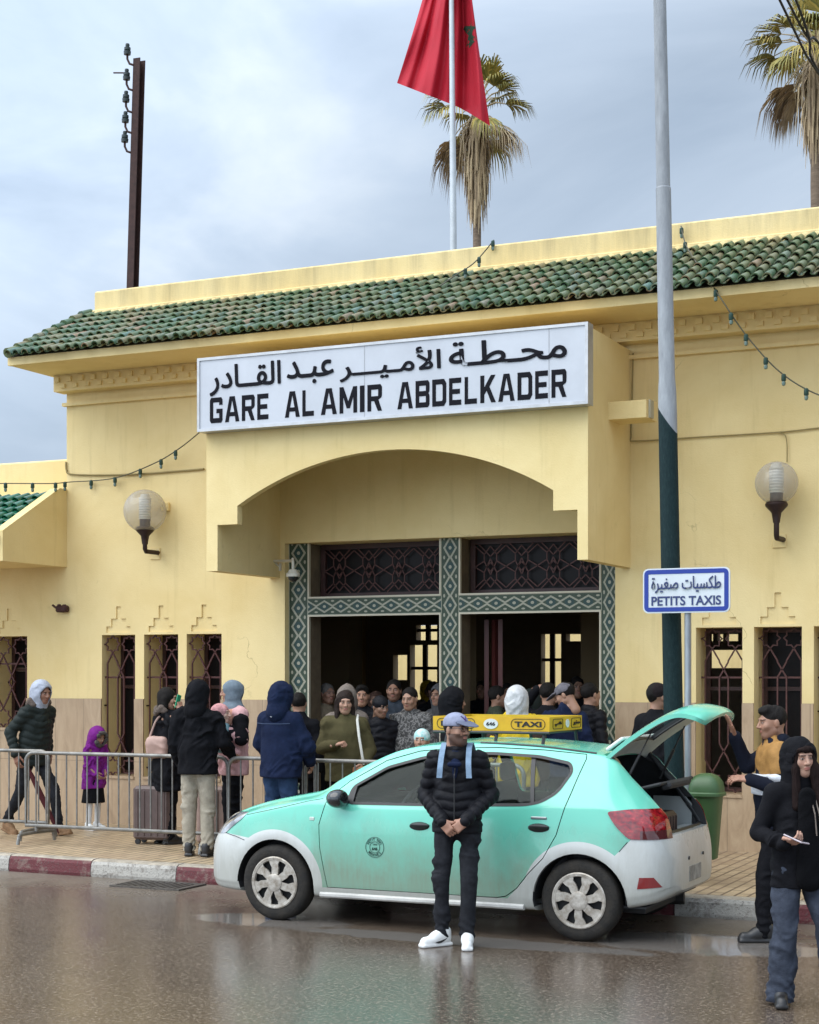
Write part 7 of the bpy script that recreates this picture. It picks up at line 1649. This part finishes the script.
crowd('man in black raising an arm to his head, in the right doorway', 548, 16.3, 1.74, 175, hair='short', pose=dict(elB=(.30, -.02, 1.50), wrB=(.11, .02, 1.70), hdB=(-1, 0, .2)), hands=(None, 'relax'), hn=((-1, 0, 0), (0, 1, .3)), seed=191)
crowd('tall figure in black at the right jamb of the doorway', 590, 16.4, 1.74, 150, hair='short', seed=201, toptype='puffer', topmat=c_black2)
crowd('figure in a dark brown coat deep in the right doorway', 507, 18.5, 1.72, 30, hair='short', topmat=cloth('brown_cloth', (.05, .03, .024)), skin=(.3, .17, .11), seed=211)
crowd('dim figure standing far inside the hall beside the folded door leaf', 483, 20.5, 1.75, 0, hair='short', skin=(.3, .18, .12), seed=221)
crowd('dark silhouette before the bright hall window, left doorway', 434, 19.0, 1.74, 60, hair='short', skin=(.2, .12, .09), seed=231)
crowd('figure in a yellow hooded top inside the left doorway', 428, 22.5, 1.72, 40, hair='none', wear=('hood',), hoodmat=c_yel, topmat=c_taupe, seed=235)
p = at_depth(657, 14.75, PV); person('man in a long black coat and dark hat behind the open tailgate', p, 150, 1.74, hair='short', wear=('beanie',), hoodmat=cloth('dark_hat', (.02, .015, .016)), topmat=c_black, toptype='coat', hem=.55, botmat=c_black, shoemat=s_black, seed=241, q=.012, bulk=1.12, hands=(None, None))

for lb, px_, Y_, H_, yw, kw in (('man with greying hair looking sideways at the left of the dark doorway', 327, 17.6, 1.72, 60, dict(hairc=(.12, .11, .10), skin=(.34, .2, .14), topmat=cloth('sand_cloth', (.20, .16, .11)))),
    ('woman in a dark brown headscarf behind the man in the padded jacket', 376, 17.9, 1.64, 15, dict(hair='none', wear=('hijab',), hoodmat=cloth('brown_scarf', (.07, .04, .03)), skin=(.36, .22, .15), female=True)),
    ('man in a grey hooded top just inside the left doorway, by the central pillar', 440, 17.6, 1.70, -20, dict(hair='none', wear=('hood',), hoodmat=cloth('mid_grey_cloth', (.10, .10, .105)), topmat=cloth('mid_grey_cloth', (.10, .10, .105)))),
    ('man with bare head half turned beside the folded red door leaf', 497, 17.3, 1.70, 120, dict(skin=(.36, .21, .14), topmat=cloth('dull_green_cloth', (.05, .06, .04)))),
    ('person in a dark green hood behind the yellow jacket', 533, 16.8, 1.66, 160, dict(hair='none', wear=('hood',), hoodmat=c_green, topmat=c_green)),
    ('tall man with bare head at the back of the right doorway', 577, 18.6, 1.80, 30, dict(skin=(.34, .2, .13)))):
    crowd(lb, px_, Y_, H_, yw, seed=int(px_), **kw)

# ================================================================== BARRIERS AND LUGGAGE
gz = mat('barrier_steel', (.25, .24, .22), .5, .7, var=.4, vs=9, bump=.1)
def barrier(label, x0, x1, y, ang=0.):
    L_ = x1-x0; t = thing('crowd_barrier', label, 'barrier', (x0, y, PV), ang, group='steel crowd barriers along the pavement'); H = .99; r = .10; zb = .20
    P = [(0, 0, zb)]
    for k in range(6): a = math.pi-k*math.pi/2/5; P.append((r+r*math.cos(a), 0, H-r+r*math.sin(a)))
    for k in range(6): a = math.pi/2-k*math.pi/2/5; P.append((L_-r+r*math.cos(a), 0, H-r+r*math.sin(a)))
    P.append((L_, 0, zb)); mb = MB(); mb.tube(P, .021, 10, closed=True); mb.build('frame', gz, t, smooth=True)
    n = int(L_/.128)
    for k in range(1, n): x = L_*k/n; MB().tube([(x, 0, zb), (x, 0, H)], .0085, 6).build('bar', gz, t, smooth=True)
    for x in (.14, L_-.14):
        mb = MB(); mb.tube([(x, 0, zb), (x, 0, .12)], .02, 8); mb.tube(catm([(x, -.32, 0.02), (x, -.30, .09), (x, -.24, .125), (x, .24, .125), (x, .30, .09), (x, .32, .02)], 5), .02, 8); mb.build('foot', gz, t, smooth=True)
xa = PY(26, 760, 14.62).x; xb = PY(228, 760, 14.62).x
barrier('steel barrier in front of the little girl in purple', xa, xb, 14.62)
barrier('steel barrier at the left edge, overlapped by the next one', xa-2.25, xa+.05, 14.95)
barrier('steel barrier between the man in khaki and the broad man in navy', xb+.05, xb+1.05+.0, 14.55)
barrier('steel barrier in front of the woman in olive, running behind the taxi', PY(306, 760, 14.45).x, PY(306, 760, 14.45).x+2.3, 14.45)
def suitcase(label, px, Y, w_, h, d, col, yaw, z=PV, handle=True, group='suitcases standing on the pavement'):
    p = at_depth(px, Y, z); t = thing('suitcase', label, 'suitcase', (p.x, Y, z), R_(yaw), group); mm = mat('case_%d' % int(sum(col)*999), col, .5, var=.2, vs=10, bump=.1)
    mb = MB(); mb.box((0, 0, .05+h/2), (w_, d, h), bev=.03); sh_ = mb.build('shell', mm, t, smooth=30)
    mb = MB()
    for k in range(5): mb.box((-w_*.36+k*w_*.18, -d/2-.003, .05+h/2), (.018, .012, h*.84), bev=.004)
    mb.build('ribs', mm, sh_); mb = MB()
    for sx in (-1, 1):
        for sy in (-1, 1): mb.lathe([(0, -.02), (.03, -.018), (.03, .018), (0, .02)], (sx*(w_/2-.05), sy*(d/2-.04), .03), 12, Matrix.Rotation(R_(90), 3, 'X'))
    mb.build('wheels', blk, t, smooth=30)
    if handle: mb = MB(); mb.tube([(-.09, d*.2, .05+h), (-.09, d*.2, h+.38), (.09, d*.2, h+.38), (.09, d*.2, .05+h)], .011, 6); mb.build('handle', gz, t, smooth=True)
    return t
suitcase('brown suitcase with a raised handle beside the woman on the phone', 155, 15.2, .42, .58, .26, (.105, .07, .062), 12)
suitcase('dusty pink suitcase behind the barrier, right of the man in khaki', 214, 15.15, .34, .60, .24, (.28, .19, .155), 20)
suitcase('dark brown suitcase lying in the open boot of the taxi', 652, 12.50, .40, .46, .30, (.040, .022, .020), 90, z=.44, handle=False, group='luggage in the boot')
